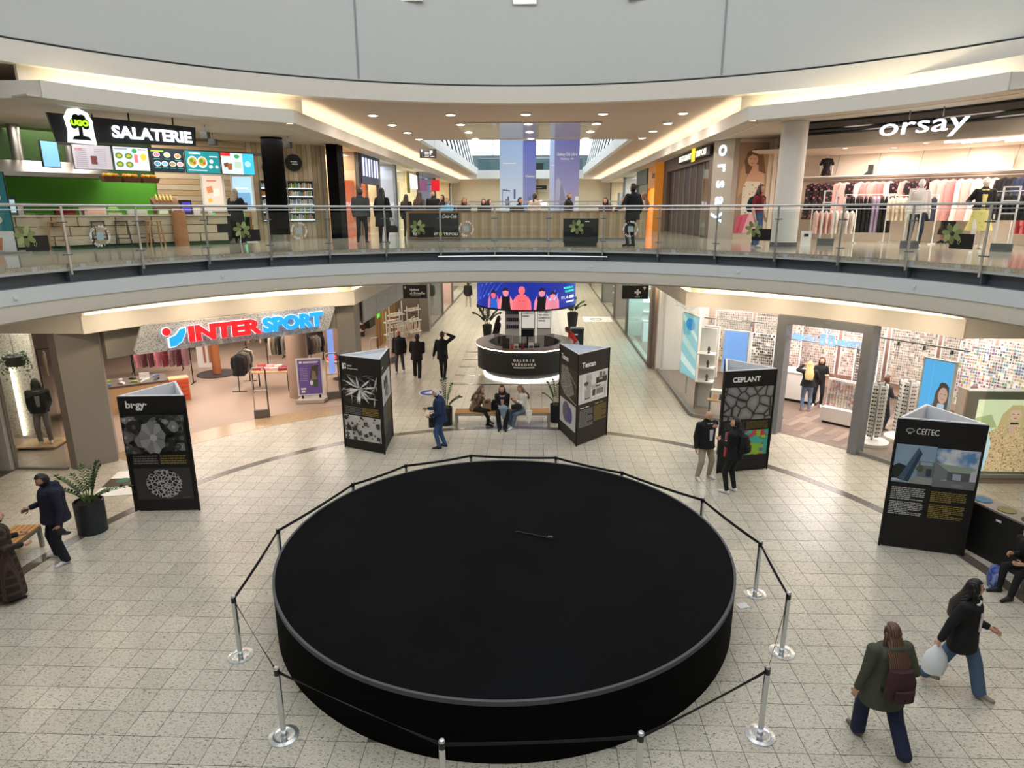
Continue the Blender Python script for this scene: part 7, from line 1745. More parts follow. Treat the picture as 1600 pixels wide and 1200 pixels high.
wrack('low white rack with coral and white clothes at the far right', 14.6, 9.6, RAD(-60), 1.4, 1.1, [it('r', '#d86c70', 'coral top on the low rack at the far right')] * 3 + [it('w', '#ece0d8', 'white top on the low rack at the far right')] * 4, gf)
def gate2(lab, x, y, rz):
    t = thing('security_gate', lab, 'security gate', (x, y, Z), rz)
    for s_ in (-0.16, 0.16): MB().use(m_wt).box(s_ - 0.02, s_ + 0.02, -0.02, 0.02, 0.0, 1.55).build('upright', parent=t)
    for z in (1.52, 1.2, 0.9): MB().use(m_wt).box(-0.14, 0.14, -0.015, 0.015, z, z + 0.03).build('cross_bar', parent=t)
    MB().use(mat('#5c5c60', 0.5)).box(-0.22, 0.22, -0.07, 0.07, 0.001, 0.2).build('base_box', parent=t)
gate2('white security gate left of centre in the fashion shop entrance', 9.0, 10.2, RAD(-15)); gate2('white security gate in front of the white mannequin in jeans', 10.55, 8.6, RAD(-30)); gate2('white security gate at the right edge of the fashion shop entrance', 11.95, 7.1, RAD(-40))
t = thing('notice_board', 'small white notice board on the floor right of the white column', 'board', (8.35, 10.0, Z), RAD(-15)); MB().use(m_wt).box(-0.14, 0.14, -0.01, 0.02, 0.01, 0.42).build('card', parent=t); MB().use(m_black).box(-0.06, 0.06, -0.016, -0.011, 0.26, 0.34).build('print', parent=t); MB().use(m_wt).box(-0.14, 0.14, -0.06, 0.06, 0, 0.01).build('foot', parent=t)

# ================================================================ FOOD COURT IN THE MIDDLE
bar = thing('food_court_bar', 'long low wall clad in upright wooden slats facing the atrium', 'counter', (0.13, 12.8, Z))
MB().use(mat('#8a7a68', 0.6)).box(-4.0, 4.05, 0.05, 0.35, 0.1, 0.95).build('body', parent=bar); MB().use(mat('#a8a8a4', 0.4)).box(-4.0, 4.05, 0.07, 0.33, 0, 0.1).build('plinth', parent=bar); MB().use(mat('#8a6a50', 0.5)).box(-4.03, 4.08, 0.0, 0.4, 0.951, 0.99).build('cap_board', parent=bar)
bs = [MB().use(mat(c, 0.55, var=0.15, scale=5)).box(-0.052, 0.052, 0.025, 0.05, 0.1, 0.95).build('slat', parent=bar) for c in ('#b39c7c', '#a68e6e', '#bca688')]
for k, o in enumerate(bs): o.location = (-3.94 + k * 0.11, 0, 0)
for k in range(3, 73): put('slat', bs[(k * 7) % 3].data, bar, (-3.94 + k * 0.11, 0, 0))
t = thing('menu_board', 'black board in a wooden frame with drink logo and restaurant name on the slatted bar', 'board', (-2.92, 12.8, 5.75))
MB().use(mat('#8a6a44', 0.5)).box(-0.88, 0.88, -0.03, 0.02, -0.44, 0.44).build('frame', parent=t); MB().use(mat('#101213', 0.35)).box(-0.83, 0.83, -0.036, -0.031, -0.39, 0.39).build('board', parent=t)
lettering('Coca-Cola', 0.17, m_wt, (0.52, -0.04, 0.28), (1, 0, 0), (0, -1, 0), t, 0.001, 0.003, 0.4, 'CENTER', 'word', width=0.48)
lettering('RESTAURANT', 0.12, m_wt, (-0.3, -0.04, -0.3), (1, 0, 0), (0, -1, 0), t, 0.001, 0.003, name='word', width=0.85); lettering('TRIPOLI', 0.12, m_wt, (0.55, -0.04, -0.3), (1, 0, 0), (0, -1, 0), t, 0.001, 0.003, name='word', width=0.48)
MB().use(mat('#d8d020', 0.5)).box(0.16, 0.26, -0.042, -0.037, -0.36, -0.24).build('yellow_square', parent=t)
t = thing('planter_box', 'big black box planter standing behind the railing right of centre', 'planter', (1.8, 9.9, Z))
MB().use(mat('#131416', 0.4)).box(-0.5, 0.5, -0.2, 0.2, 0.1, 0.78).build('box', parent=t); MB().use(mat('#1c1d1f', 0.5)).box(-0.47, 0.47, -0.18, 0.18, 0, 0.099).build('foot', parent=t); MB().use(m_wt).box(0.12, 0.24, -0.206, -0.201, 0.68, 0.71).build('emblem', parent=t)
# stickers on the railing glass
def decal(a, kind, lab, z=5.75, r=9.17):
    t = thing('glass_sticker', lab, 'sticker', (*pt(r, a), z), -RAD(a), 'stickers on the railing glass')
    if kind == 'leaf':
        MB().use(mat('#0c0c0d', 0.5)).box(-0.05, 0.42, 0, 0.003, -0.26, 0.02).build('black_card', parent=t)
        r_ = random.Random(int(a * 10))
        for k in range(7):
            ang = k * 0.9 + 0.3; cx_, cz_ = 0.13 * cos(ang) - 0.02, 0.12 * sin(ang) + 0.02
            MB().use(mat(('#7c8a54', '#98a46c', '#66743e')[k % 3], 0.5)).add([(cx_ + 0.085 * cos(q) * cos(ang) - 0.05 * sin(q) * sin(ang), -0.003 - k * 0.001, cz_ + 0.085 * cos(q) * sin(ang) + 0.05 * sin(q) * cos(ang)) for q in [2 * pi * j / 10 for j in range(10)]], [tuple(range(10))]).build('leaf', parent=t, fix=False)
        for k in range(5): MB().use(mat('#a8b070', 0.5)).box(0.14 + 0.025 * cos(k * 1.25) - 0.006, 0.14 + 0.025 * cos(k * 1.25) + 0.006, -0.011, -0.009, -0.14 + 0.04 * sin(k * 1.25), -0.11 + 0.04 * sin(k * 1.25)).build('leaf_vein', parent=t)
    else:
        MB().use(mat('#9fb4b8', 0.4)).box(-0.075, 0.075, 0, 0.003, -0.075, 0.075).build('square', parent=t)
        s_ = 'BUĎTE V OBRAZE • BUĎTE V OBRAZE • '
        for k, ch_ in enumerate(s_):
            if ch_ == ' ': continue
            th = pi / 2 - 2 * pi * k / len(s_); u = (sin(th), 0, -cos(th))
            lettering(ch_, 0.06, m_wt, (0.19 * cos(th), -0.002, 0.19 * sin(th)), u, (0, -1, 0), t, 0.001, 0.002, name='letter')
for a, lab in ((-75.4, 'leafy green sticker with black card on the railing glass, far left'), (-46.2, 'leafy green sticker with black card on the glass before the ordering woman'), (-17.4, 'leafy green sticker with black card on the glass over the black menu board'), (10.4, 'leafy green sticker on the glass before the black box planter'), (39.9, 'leafy green sticker with black card on the glass before the woman in red'), (67.9, 'leafy green sticker with black card on the railing glass, far right')):
    decal(a, 'leaf', lab)
for a, lab in ((-66.3, 'white ring of letters around a grey square on the glass before the bar stools'), (-37.4, 'white ring of letters with grey square on the glass right of the black column'), (-9.1, 'white ring of letters with grey square on the glass right of the menu board'), (19.6, 'white ring of letters with grey square on the glass before the man in the suit')):
    decal(a, 'ring', lab, 5.72)
# tables and chairs of the food court (tops show above the bar)
tb = None
for i, (x, y) in enumerate(((-3.0, 14.2), (-1.3, 14.3), (0.3, 14.2), (1.9, 14.4), (3.3, 14.3), (-2.2, 16.4), (0.0, 16.6), (2.4, 16.4), (-1.0, 18.6), (1.6, 18.7))):
    lab = 'square pale food court table, ' + ('front row leftmost', 'front row second from left', 'front row middle', 'front row second from right', 'front row rightmost', 'second row left', 'second row middle', 'second row right', 'back row left', 'back row right')[i]
    if tb is None:
        tb = thing('dining_table', lab, 'table', (x, y, Z), group='food court tables'); MB().use(mat('#c8b8a0', 0.5)).box(-0.38, 0.38, -0.38, 0.38, 0.72, 0.75).build('top', parent=tb); MB().use(m_black).cyl((0, 0, 0.02), 0.035, 0.70, 8).build('stem', parent=tb); MB().use(m_black).cyl((0, 0, 0), 0.24, 0.02, 14).build('foot', parent=tb)
    else: dup(tb, (x, y, Z), 0, lab)
# far rail of the food court with glass
t = thing('railing', 'second steel railing behind the food court tables', 'railing', (0.2, 20.8, Z))
MB().use(m_steel).box(-4.4, 4.4, -0.03, 0.03, 1.36, 1.42).build('handrail', parent=t)
for k in range(6): MB().use(m_steel).box(-4.4 + k * 1.76 - 0.02, -4.4 + k * 1.76 + 0.02, -0.02, 0.02, 0, 1.36).build('post', parent=t)
for k in range(5): MB().use(m_glass).box(-4.36 + k * 1.76, -2.68 + k * 1.76, -0.005, 0.005, 0.1, 1.3).build('glass_pane', parent=t)
hsign('direction_sign', 'black hanging sign with a big white P in the upper left corridor', -4.35, 21.0, 8.5, 8.88, 0.76, [('^', -0.28, 0.32, 0.09), ('P', 0.08, 0.22, 0.26), ('_', -0.05, 0.24, 0.1), ('_', -0.05, 0.17, 0.1), ('_', -0.05, 0.08, 0.1), ('_', 0.2, 0.07, 0.08)], 9.25)

# ================================================================ HIGH HALL BEHIND
m_hw = mat('#dfe6e8', 0.6, var=0.02)
for s, nm in ((-1, 'left'), (1, 'right')):
    struct(MB().use(m_hw).box(*sorted((s * 4.55, s * 4.8)), 21.01, 50, 9.24, 9.8).box(*sorted((s * 5.6, s * 5.8)), 21, 50, 10.4, 13.6).build('wall_hall_' + nm))
    for k in range(12):
        y = 23 + k * 2.2; t = thing('hall_window', ('1st', '2nd', '3rd', '4th', '5th', '6th', '7th', '8th', '9th', '10th', '11th', '12th')[k] + ' slanted dark framed window panel on the ' + nm + ' of the high hall', 'window', (s * 4.72, y, 9.75))
        t.rotation_euler = (0, -s * RAD(-14), 0)
        MB().use(mat('#39454c', 0.5)).box(-0.06, 0.06, -0.75, 0.75, 0, 2.9).build('frame', parent=t); MB().use(mat('#dfe8ec', 0.3)).box(*sorted((-s * 0.08, -s * 0.065)), -0.6, 0.45, 0.15, 2.8).build('pane', parent=t)
struct(MB().use(mat('#d8ccb4', 0.6)).box(-7, 7, 50, 50.3, Z, 8.9).build('wall_hall_end'))
struct(MB().use(m_hw).box(-4.6, 4.6, 49.0, 50.3, 8.9, 9.6).build('trim_hall_gallery'))
struct(MB().use(mat('#6c8088', 0.6)).box(-5.8, 5.8, 51.5, 51.8, 9.6, 11.0).build('wall_hall_upper'))
t = thing('end_window', 'huge bright window at the far end of the high hall', 'window', (0, 51.75, 11.0)); MB().use(mat('#f4fbff', emit=2.6)).box(-5.6, 5.6, 0, 0.05, 0, 3.0).build('pane', parent=t)
for k in range(6): MB().use(m_hw).box(-5.6 + k * 2.24 - 0.05, -5.6 + k * 2.24 + 0.05, -0.06, 0, 0, 3.0).build('mullion', parent=t)
for z in (0.9, 1.9): MB().use(m_hw).box(-5.6, 5.6, -0.05, -0.01, z, z + 0.06).build('transom', parent=t)
t = thing('gallery_rail', 'glass railing of the small gallery at the far end', 'railing', (0, 49.1, 9.6)); MB().use(m_steel).box(-4.5, 4.5, -0.03, 0.03, 0.95, 1.0).build('handrail', parent=t); MB().use(glass_mat((0.75, 0.86, 0.86))).box(-4.5, 4.5, -0.01, 0.01, 0, 0.95).build('glass_pane', parent=t)
t = thing('gallery_planter', 'dark box behind the small gallery railing at the far end', 'planter', (0.7, 49.6, 9.6)); MB().use(m_black).box(-0.45, 0.45, -0.2, 0.2, 0, 0.55).build('box', parent=t); MB().use(m_black).box(-0.5, 0.5, -0.24, 0.24, 0.551, 0.6).build('rim', parent=t)
hsign('direction_sign', 'dark hanging sign on the beige wall at the far end of the hall', 0.75, 49.3, 8.0, 8.35, 1.4, [('_', 0, 0.15, 0.3)], 8.89)
struct(MB().use(mat('#a89878', 0.5)).box(0.5, 0.72, 49.7, 49.99, Z, 8.9).build('trim_hall_post'))
t = thing('shop_sign', 'row of white letters low on the beige end wall of the hall', 'sign', (0.4, 49.97, 6.75)); lettering('GALERIE VAŇKOVKA', 0.55, me_white, (0, -0.02, 0), (1, 0, 0), (0, -1, 0), t, 0.02, 0.01, name='word', width=5.6); MB().use(m_gframe).box(-2.8, 2.8, 0, 0.02, -0.3, -0.26).build('support_bar', parent=t)
for yb in (27.0, 27.5, 33.0, 33.5): struct(MB().use(m_hw).box(-6, 6, yb - 0.03, yb + 0.05, 13.4, 13.6).build('ceiling_beam'))
def banner(lab, x0, x1, y, z0, z1, top, bot, sh, e=0.55):
    t = thing('banner', lab, 'banner', ((x0 + x1) / 2, y, (z0 + z1) / 2)); n = 10; w = x1 - x0; h = z1 - z0
    m = bpy.data.materials.new('banner_fabric'); m.use_nodes = True; nt = m.node_tree; b = nt.nodes['Principled BSDF']; b.inputs['Roughness'].default_value = 0.7
    tc = nt.nodes.new('ShaderNodeTexCoord'); sp_ = nt.nodes.new('ShaderNodeSeparateXYZ'); mr = nt.nodes.new('ShaderNodeMapRange'); mr.inputs[1].default_value = -h / 2; mr.inputs[2].default_value = h / 2
    mx = nt.nodes.new('ShaderNodeMix'); mx.data_type = 'RGBA'; mx.inputs[6].default_value = (*lin(bot), 1); mx.inputs[7].default_value = (*lin(top), 1)
    nt.links.new(tc.outputs['Object'], sp_.inputs[0]); nt.links.new(sp_.outputs[2], mr.inputs[0]); nt.links.new(mr.outputs[0], mx.inputs[0]); nt.links.new(mx.outputs[2], b.inputs['Base Color'])
    MB().use(m).box(-w / 2, w / 2, 0, 0.02, -h / 2, h / 2).build('fabric', parent=t); MB().use(m_gframe).box(-w / 2, w / 2, -0.02, 0.04, h / 2, h / 2 + 0.05).build('top_bar', parent=t)
    for q in (-0.4, 0.4): MB().use(m_gframe).box(q * w - 0.01, q * w + 0.01, 0, 0.02, h / 2, 13.41 - (z0 + z1) / 2).build('cord', parent=t)
    for ii, (mm, poly) in enumerate(sh): MB().use(mm).add([((x - 0.5) * w, -0.004 - 0.003 * ii, (z - 0.5) * h) for x, z in poly], [tuple(range(len(poly)))]).build('print', parent=t, fix=False)
    return t
struct(MB().use(mat('#5c7480', 0.7)).box(-6, -1.5, 21.2, 51, 13.6, 13.8).box(1.5, 6, 21.2, 51, 13.6, 13.8).build('ceiling_hall'))
bw = mat('#eef2fa', 0.6, var=0); bd = mat('#5c6498', 0.6, var=0.1)
t = banner('pale blue hanging banner with small figures at the bottom, left of the hall', -1.45, -0.2, 27, 5.6, 11.8, '#7cb0ec', '#dfe8f8', [(bd, [(0.1, 0.13), (0.12, 0.28), (0.45, 0.27), (0.45, 0.26), (0.14, 0.27), (0.12, 0.13)]), (bd, rect(0.25, 0.12, 0.3, 0.2)), (bd, rect(0.33, 0.12, 0.4, 0.22)), (bd, rect(0.6, 0.2, 0.68, 0.28)), (bw, rect(0.12, 0.49, 0.7, 0.5))])
t = banner('violet blue hanging banner with white phone words, right of the hall', 1.5, 2.85, 27.5, 5.6, 11.8, '#4c58b0', '#b8b4dc', [(mat('#b4b8d4', 0.5), [(0.05, 0.1), (0.08, 0.36), (0.18, 0.38), (0.55, 0.22), (0.7, 0.14), (0.8, 0.08)]), (mat('#8c92b4', 0.5), [(0.2, 0.1), (0.26, 0.34), (0.34, 0.31), (0.6, 0.1)]), (bw, [(0.8, 0.08), (0.85, 0.22), (1.0, 0.22), (1.0, 0.08)])])
lettering('Galaxy S26 Ultra', 0.2, bw, (0, -0.008, 0.45), (1, 0, 0), (0, -1, 0), t, 0.001, 0.004, name='word', width=1.1); lettering('Galaxy AI', 0.14, bw, (0, -0.008, 0.22), (1, 0, 0), (0, -1, 0), t, 0.001, 0.002, name='word', width=0.7)
t = banner('narrow violet banner half behind the pale blue banner', -0.42, 0.5, 33, 5.6, 10.4, '#5c64b4', '#a8b0dc', [(mat('#7c84ac', 0.5), [(0.3, 0.15), (0.5, 0.3), (0.7, 0.32), (0.65, 0.15)])]); lettering('Galaxy', 0.18, bw, (0.1, -0.008, 0.3), (1, 0, 0), (0, -1, 0), t, 0.001, 0.003, name='word', width=0.6)
t = banner('narrow pale banner half behind the violet banner', 1.35, 2.4, 33.5, 5.6, 11.2, '#a8c0ec', '#dce4f4', [(bw, rect(0.1, 0.6, 0.4, 0.61))])
for (x, y, e) in ((0, 30, 300), (0, 38, 300), (0, 46, 300)): area('hall_skylight', (x, y, 13.3), 6, 6, e * 0.5, (0.93, 0.97, 1.0))
# ================================================================ PEOPLE
SKIN = mat('#c79a80', 0.55, var=0.04); SKIN2 = mat('#b8876c', 0.55, var=0.04)
def cloth(c): return mat(c, 0.88, var=0.14, scale=5)
def capsule(mb, a, b, ra, rb, n=12):
    a = Vector(a); b = Vector(b); d = b - a
    L = d.length; d = d / L if L > 1e-6 else Vector((0, 0, 1))
    up = Vector((0, 1, 0)) if abs(d.y) < 0.9 else Vector((1, 0, 0))
    x = d.cross(up).normalized(); y = d.cross(x)
    rr = []
    for t in (-85, -50, -20): rr.append((a + d * ra * sin(RAD(t)), ra * cos(RAD(t))))
    for t in (20, 50, 85): rr.append((b + d * rb * sin(RAD(t)), rb * cos(RAD(t))))
    mb.rings([[c + x * r * cos(2 * pi * i / n) + y * r * sin(2 * pi * i / n) for i in range(n)] for c, r in rr])
def loft(mb, secs, M, n=16):
    """secs: (z, halfwidth, halfdepth, yoff)"""
    mb.rings([[M @ Vector((w * cos(2 * pi * i / n), yo + d * sin(2 * pi * i / n), z)) for i in range(n)] for z, w, d, yo in secs])
def ik(a, t, l1, l2, pole):
    a = Vector(a); t = Vector(t); d = t - a; D = min(d.length, (l1 + l2) * 0.998); u = d.normalized()
    if D < abs(l1 - l2) + 0.01: D = abs(l1 - l2) + 0.01
    c = (l1 * l1 + D * D - l2 * l2) / (2 * D); h = math.sqrt(max(0, l1 * l1 - c * c))
    p = Vector(pole); p = p - u * p.dot(u)
    p = p.normalized() if p.length > 1e-4 else Vector((0, 1, 0))
    return a + u * c + p * h, a + u * D
def remesh(mb, vox, name='tmp'):
    o = mb.build(name, SKIN, fix=True)
    m = o.modifiers.new('r', 'REMESH'); m.mode = 'VOXEL'; m.voxel_size = vox; m.adaptivity = 0
    m2 = o.modifiers.new('s', 'SMOOTH'); m2.factor = 0.5; m2.iterations = 3
    dg = bpy.context.evaluated_depsgraph_get()
    me = bpy.data.meshes.new_from_object(o.evaluated_get(dg)); bpy.data.objects.remove(o)
    return me
def paint(me, segs, mats):
    """every face takes the material of the nearest limb"""
    n = len(me.polygons); c = np.empty(n * 3); me.polygons.foreach_get('center', c); c = c.reshape(-1, 3)
    best = np.full(n, 1e9); idx = np.zeros(n, dtype=np.int32)
    for a, b, ra, rb, m in segs:
        a = np.array(a); b = np.array(b); d = b - a; L = d @ d
        t = np.clip((c - a) @ d / (L if L > 1e-9 else 1), 0, 1)
        dist = np.linalg.norm(c - (a + t[:, None] * d), axis=1) - (ra + (rb - ra) * t)
        k = dist < best; best[k] = dist[k]; idx[k] = m
    me.materials.clear()
    for m in mats: me.materials.append(m)
    me.polygons.foreach_set('material_index', idx); me.polygons.foreach_set('use_smooth', [True] * n)

def person(label, x, y, z, az, h=1.7, top='#222226', legs='#1c1c20', shoes='#1a1a1a', skin=None, hair=None, hairc='#2a1c14', fem=False, lean=0, side=0, twist=0, head=(0, 0), wr=None, wl=None, ar=None, al=None, seat=None,
           jacket=None, hem=0.42, open_=None, wide=1.0, hero=False, short=False, skirt=None, build=1.0, name='person', cat='person', collar=None, group=None, headless=False, elbow=None):
    s = h; t = thing(name, label, cat, (x, y, z), -RAD(az), group)
    skin = skin or SKIN; vox = 0.014 if hero else 0.021
    ph = 0.525 * s if seat is None else seat + 0.075 * s / 1.7 * 1.1
    ar = ar or (0.062, 0.0, 0.045); al = al or (-0.062, 0.0, 0.045)
    P = Vector((0, 0, ph))
    M = Matrix.Translation(P) @ Matrix.Rotation(RAD(twist), 4, 'Z') @ Matrix.Rotation(RAD(-lean), 4, 'X') @ Matrix.Rotation(RAD(side), 4, 'Y')
    sw = (0.105 if fem else 0.122) * s * build; hw = (0.098 if fem else 0.092) * s * build; dp = (0.062 if fem else 0.07) * s * build
    wa = (0.078 if fem else 0.09) * s * build
    segs = []; mb = MB()
    # torso
    TS_ = [(-0.06 * s, hw * 0.7, dp * 0.8, 0), (0.0, hw, dp * 1.15, -0.005), (0.06 * s, hw * 0.95, dp * 1.1, 0), (0.12 * s, wa, dp * 0.95, 0.005), (0.2 * s, wa * 1.1, dp * 1.12, 0.008), (0.25 * s, sw * 0.95, dp * 1.05, 0), (0.28 * s, sw * 0.72, dp * 0.8, -0.004), (0.305 * s, 0.035 * s, 0.035 * s, -0.004)]
    loft(mb, TS_, M)
    T = lambda v: M @ Vector(v)
    TOP, LEG, SK, SH = 0, 1, 2, 3
    segs.append((T((-hw * .5, 0, 0.09 * s)), T((hw * .5, 0, 0.09 * s)), dp * 1.1, dp * 1.1, TOP)); segs.append((T((0, 0, 0.1 * s)), T((0, 0, 0.27 * s)), dp * 1.3, dp * 1.4, TOP))
    segs.append((T((-sw * .6, 0, 0.25 * s)), T((sw * .6, 0, 0.25 * s)), dp, dp, TOP))
    segs.append((T((-hw * .4, 0, -0.02 * s)), T((hw * .4, 0, -0.02 * s)), dp * 1.15, dp * 1.15, LEG))
    nb = T((0, -0.004 * s, 0.295 * s))
    # neck and head
    Hm = Matrix.Translation(nb) @ Matrix.Rotation(RAD(twist + head[0]), 4, 'Z') @ Matrix.Rotation(RAD(-(lean * 0.4 + head[1])), 4, 'X')
    hc = Hm @ Vector((0, 0.018 * s, 0.092 * s))
    hr = (0.044 * s, 0.054 * s, 0.066 * s); Hr = Hm.to_3x3()
    if not headless:
        capsule(mb, nb - Vector((0, 0, 0.02 * s)), Hm @ Vector((0, 0.006 * s, 0.06 * s)), 0.032 * s, 0.03 * s)
        mb.ell(hc, hr, 16, 10, Hr); mb.ell(Hm @ Vector((0, 0.035 * s, 0.052 * s)), (0.026 * s, 0.026 * s, 0.026 * s), 10, 6, Hr)
        mb.ell(Hm @ Vector((0, 0.072 * s, 0.086 * s)), (0.007 * s, 0.014 * s, 0.013 * s), 8, 5, Hr)
        for sg in (-1, 1): mb.ell(Hm @ Vector((sg * 0.045 * s, 0.012 * s, 0.088 * s)), (0.006 * s, 0.013 * s, 0.018 * s), 8, 5, Hr)
        segs.append((nb + (hc - nb) * 0.25, hc, 0.03 * s, 0.062 * s, SK)); segs.append((hc, Hm @ Vector((0, 0.05 * s, 0.05 * s)), 0.06 * s, 0.03 * s, SK))
    else:
        capsule(mb, nb - Vector((0, 0, 0.02 * s)), Hm @ Vector((0, 0, 0.03 * s)), 0.03 * s, 0.028 * s); segs.append((nb, Hm @ Vector((0, 0, 0.03 * s)), 0.03 * s, 0.03 * s, SK))
    # arms
    arms = []
    for sg, w in ((1, wr), (-1, wl)):
        shp = T((sg * sw * 0.9, 0, 0.258 * s)); w = w or (sg * 0.142, 0.03, 0.485)
        pole = (sg * 0.22, -0.9, -0.2) if elbow is None else elbow
        if w[2] > 0.8: pole = (sg * 1.0, 0.2, -0.6)
        e, wp = ik(shp, Vector(w) * s, 0.165 * s, 0.15 * s, pole)
        mb_r = (0.036 * s * build, 0.03 * s, 0.022 * s)
        capsule(mb, shp, e, mb_r[0], mb_r[1]); capsule(mb, e, wp, mb_r[1], mb_r[2])
        segs.append((shp, e, mb_r[0], mb_r[1], TOP)); segs.append((e, wp, mb_r[1], mb_r[2], SK if short else TOP))
        d = (wp - e).normalized()
        hp = wp + d * 0.05 * s
        if not hero: capsule(mb, wp, hp, 0.019 * s, 0.016 * s, 8); capsule(mb, hp, hp + d * 0.03 * s, 0.016 * s, 0.012 * s, 8)
        else: capsule(mb, wp, wp + d * 0.035 * s, 0.018 * s, 0.02 * s, 8)
        segs.append((wp + d * 0.014 * s, hp + d * 0.03 * s, 0.02 * s, 0.016 * s, SK))
        arms.append((shp, e, wp, d, sg))
    # legs
    for sg, a_ in ((1, ar), (-1, al)):
        hp_ = P + Vector((sg * 0.048 * s, 0, -0.01 * s)) if seat is None else P + Vector((sg * 0.05 * s, 0.0, -0.015 * s))
        yaw = a_[3] if len(a_) > 3 else sg * 8; tip = a_[4] if len(a_) > 4 else 0
        k, an = ik(hp_, Vector(a_[:3]) * s, 0.25 * s, 0.235 * s, (0.15 * sg, 1, 0.35))
        r0, r1, r2 = 0.056 * s * build, 0.041 * s * (0.6 + 0.4 * wide), 0.029 * s * wide
        capsule(mb, hp_, k, r0, r1); capsule(mb, k, an, r1, r2)
        segs += [(hp_, k, r0, r1, LEG if skirt is None else SK), (k, an + (k - an) * 0.12, r1, r2, LEG if skirt is None else SK)]
        F = Matrix.Translation(an) @ Matrix.Rotation(-RAD(yaw), 4, 'Z') @ Matrix.Rotation(RAD(-tip), 4, 'X')
        heel = F @ Vector((0, -0.022 * s, -0.026 * s)); toe = F @ Vector((0, 0.098 * s, -0.03 * s)); mid = F @ Vector((0, 0.03 * s, -0.018 * s))
        capsule(mb, heel, mid, 0.022 * s, 0.024 * s, 10); capsule(mb, mid, toe, 0.024 * s, 0.018 * s, 10)
        segs += [(heel, mid, 0.022 * s, 0.024 * s, SH), (mid, toe, 0.024 * s, 0.018 * s, SH)]
    me = remesh(mb, vox); paint(me, segs, [cloth(top), cloth(legs), skin, mat(shoes, 0.6)])
    if hero:
        fb = MB()
        for shp, e, wp, d, sg in arms:
            up = Vector((0, 0, 1)); x_ = d.cross(up)
            x_ = x_.normalized() if x_.length > 0.1 else Vector((0, 1, 0)); pl = x_.cross(d).normalized()
            inn = Vector((-sg, 0.4, 0)); inn = (inn - d * inn.dot(d)).normalized(); ac = d.cross(inn).normalized()
            b0 = wp + d * 0.02 * s; fb.ell(b0 + d * 0.022 * s, (0.023 * s, 0.014 * s, 0.028 * s), 10, 6, Matrix((ac, inn, d)).transposed())
            for q, (off, L_) in enumerate(((-0.016, 0.036), (-0.0055, 0.042), (0.005, 0.039), (0.0155, 0.03))):
                p0 = b0 + d * 0.043 * s + ac * off * s; p1 = p0 + (d * 0.9 + inn * 0.35).normalized() * L_ * 0.5 * s; p2 = p1 + (d * 0.5 + inn * 0.85).normalized() * L_ * 0.5 * s
                fb.tube([p0 - d * 0.01, p0, p1, p2], [0.0055 * s, 0.0055 * s, 0.005 * s, 0.0042 * s], 7)
            p0 = b0 + d * 0.01 * s + ac * -0.02 * s; p1 = p0 + (d * 0.6 - ac * 0.5 + inn * 0.5).normalized() * 0.022 * s; p2 = p1 + (d * 0.8 + inn * 0.4).normalized() * 0.018 * s
            fb.tube([p0, p1, p2], [0.0075 * s, 0.006 * s, 0.005 * s], 7)
        import bmesh
        bm = bmesh.new(); bm.from_mesh(me)
        o = fb.build('tmp', skin); tm = o.data; bm.from_mesh(tm); bpy.data.objects.remove(o)
        nf = len(me.polygons); bm.faces.ensure_lookup_table()
        for f in bm.faces[nf:]: f.material_index = 2; f.smooth = True
        bm.to_mesh(me); bm.free()
    bo = put('body', me, t)
    # skirt / dress
    if skirt:
        sb = MB(); L0 = skirt[1] * s
        loft(sb, [(z_, w_, d_, 0) for z_, w_, d_ in ((-(ph - L0), hw * 1.7, dp * 2.0), (-(ph - L0) * 0.5, hw * 1.35, dp * 1.6), (0.0, hw * 1.1, dp * 1.3), (0.11 * s, wa * 1.04, dp * 1.05))], Matrix.Translation(P))
        sb.build('skirt', skirt[0] if not isinstance(skirt[0], str) else cloth(skirt[0]), t, smooth=True)
    # jacket or coat
    if jacket:
        jb = MB(); g = 1.13; hz = hem * s - ph
        secs = [(hz, hw * (1.3 if hem > 0.3 else 1.5), dp * (1.5 if hem > 0.3 else 1.9), 0), (hz * 0.5, hw * (1.26 if hem > 0.3 else 1.4), dp * (1.45 if hem > 0.3 else 1.75), 0), (0.0, hw * 1.2, dp * 1.36, 0), (0.12 * s, wa * 1.22, dp * 1.25, 0.004), (0.2 * s, wa * 1.25, dp * 1.32, 0.006), (0.25 * s, sw * 1.02, dp * 1.22, 0), (0.285 * s, sw * 0.78, dp * 0.98, -0.004), (0.305 * s, 0.045 * s, 0.045 * s, -0.006)]
        if seat is not None: secs = secs[2:]; secs.insert(0, (-0.05 * s, hw * 1.15, dp * 1.3, -0.01))
        loft(jb, secs, M)
        sg2_ = []
        for shp, e, wp, d, sg in arms:
            capsule(jb, shp, e, 0.046 * s * build, 0.038 * s); capsule(jb, e, wp - d * 0.01 * s, 0.038 * s, 0.03 * s)
        capsule(jb, nb + Vector((0, -0.02 * s, 0.0)), nb + Vector((0, 0.0, 0.012 * s)), 0.046 * s, 0.042 * s)
        if collar == 'hood': jb.ell(T((0, -0.055 * s, 0.30 * s)), (0.07 * s, 0.035 * s, 0.04 * s), 12, 6)
        jm = remesh(jb, vox); jm.polygons.foreach_set('use_smooth', [True] * len(jm.polygons)); jm.materials.clear(); jm.materials.append(jacket if not isinstance(jacket, str) else cloth(jacket))
        put('jacket', jm, t)
        if open_:
            ob = MB(); loft(ob, [(0.06 * s, 0.02 * s, 0.012, dp * 1.32), (0.2 * s, 0.03 * s, 0.012, dp * 1.3), (0.29 * s, 0.045 * s, 0.02, dp * 0.75)], M); ob.build('shirt_front', cloth(open_), t, smooth=True)
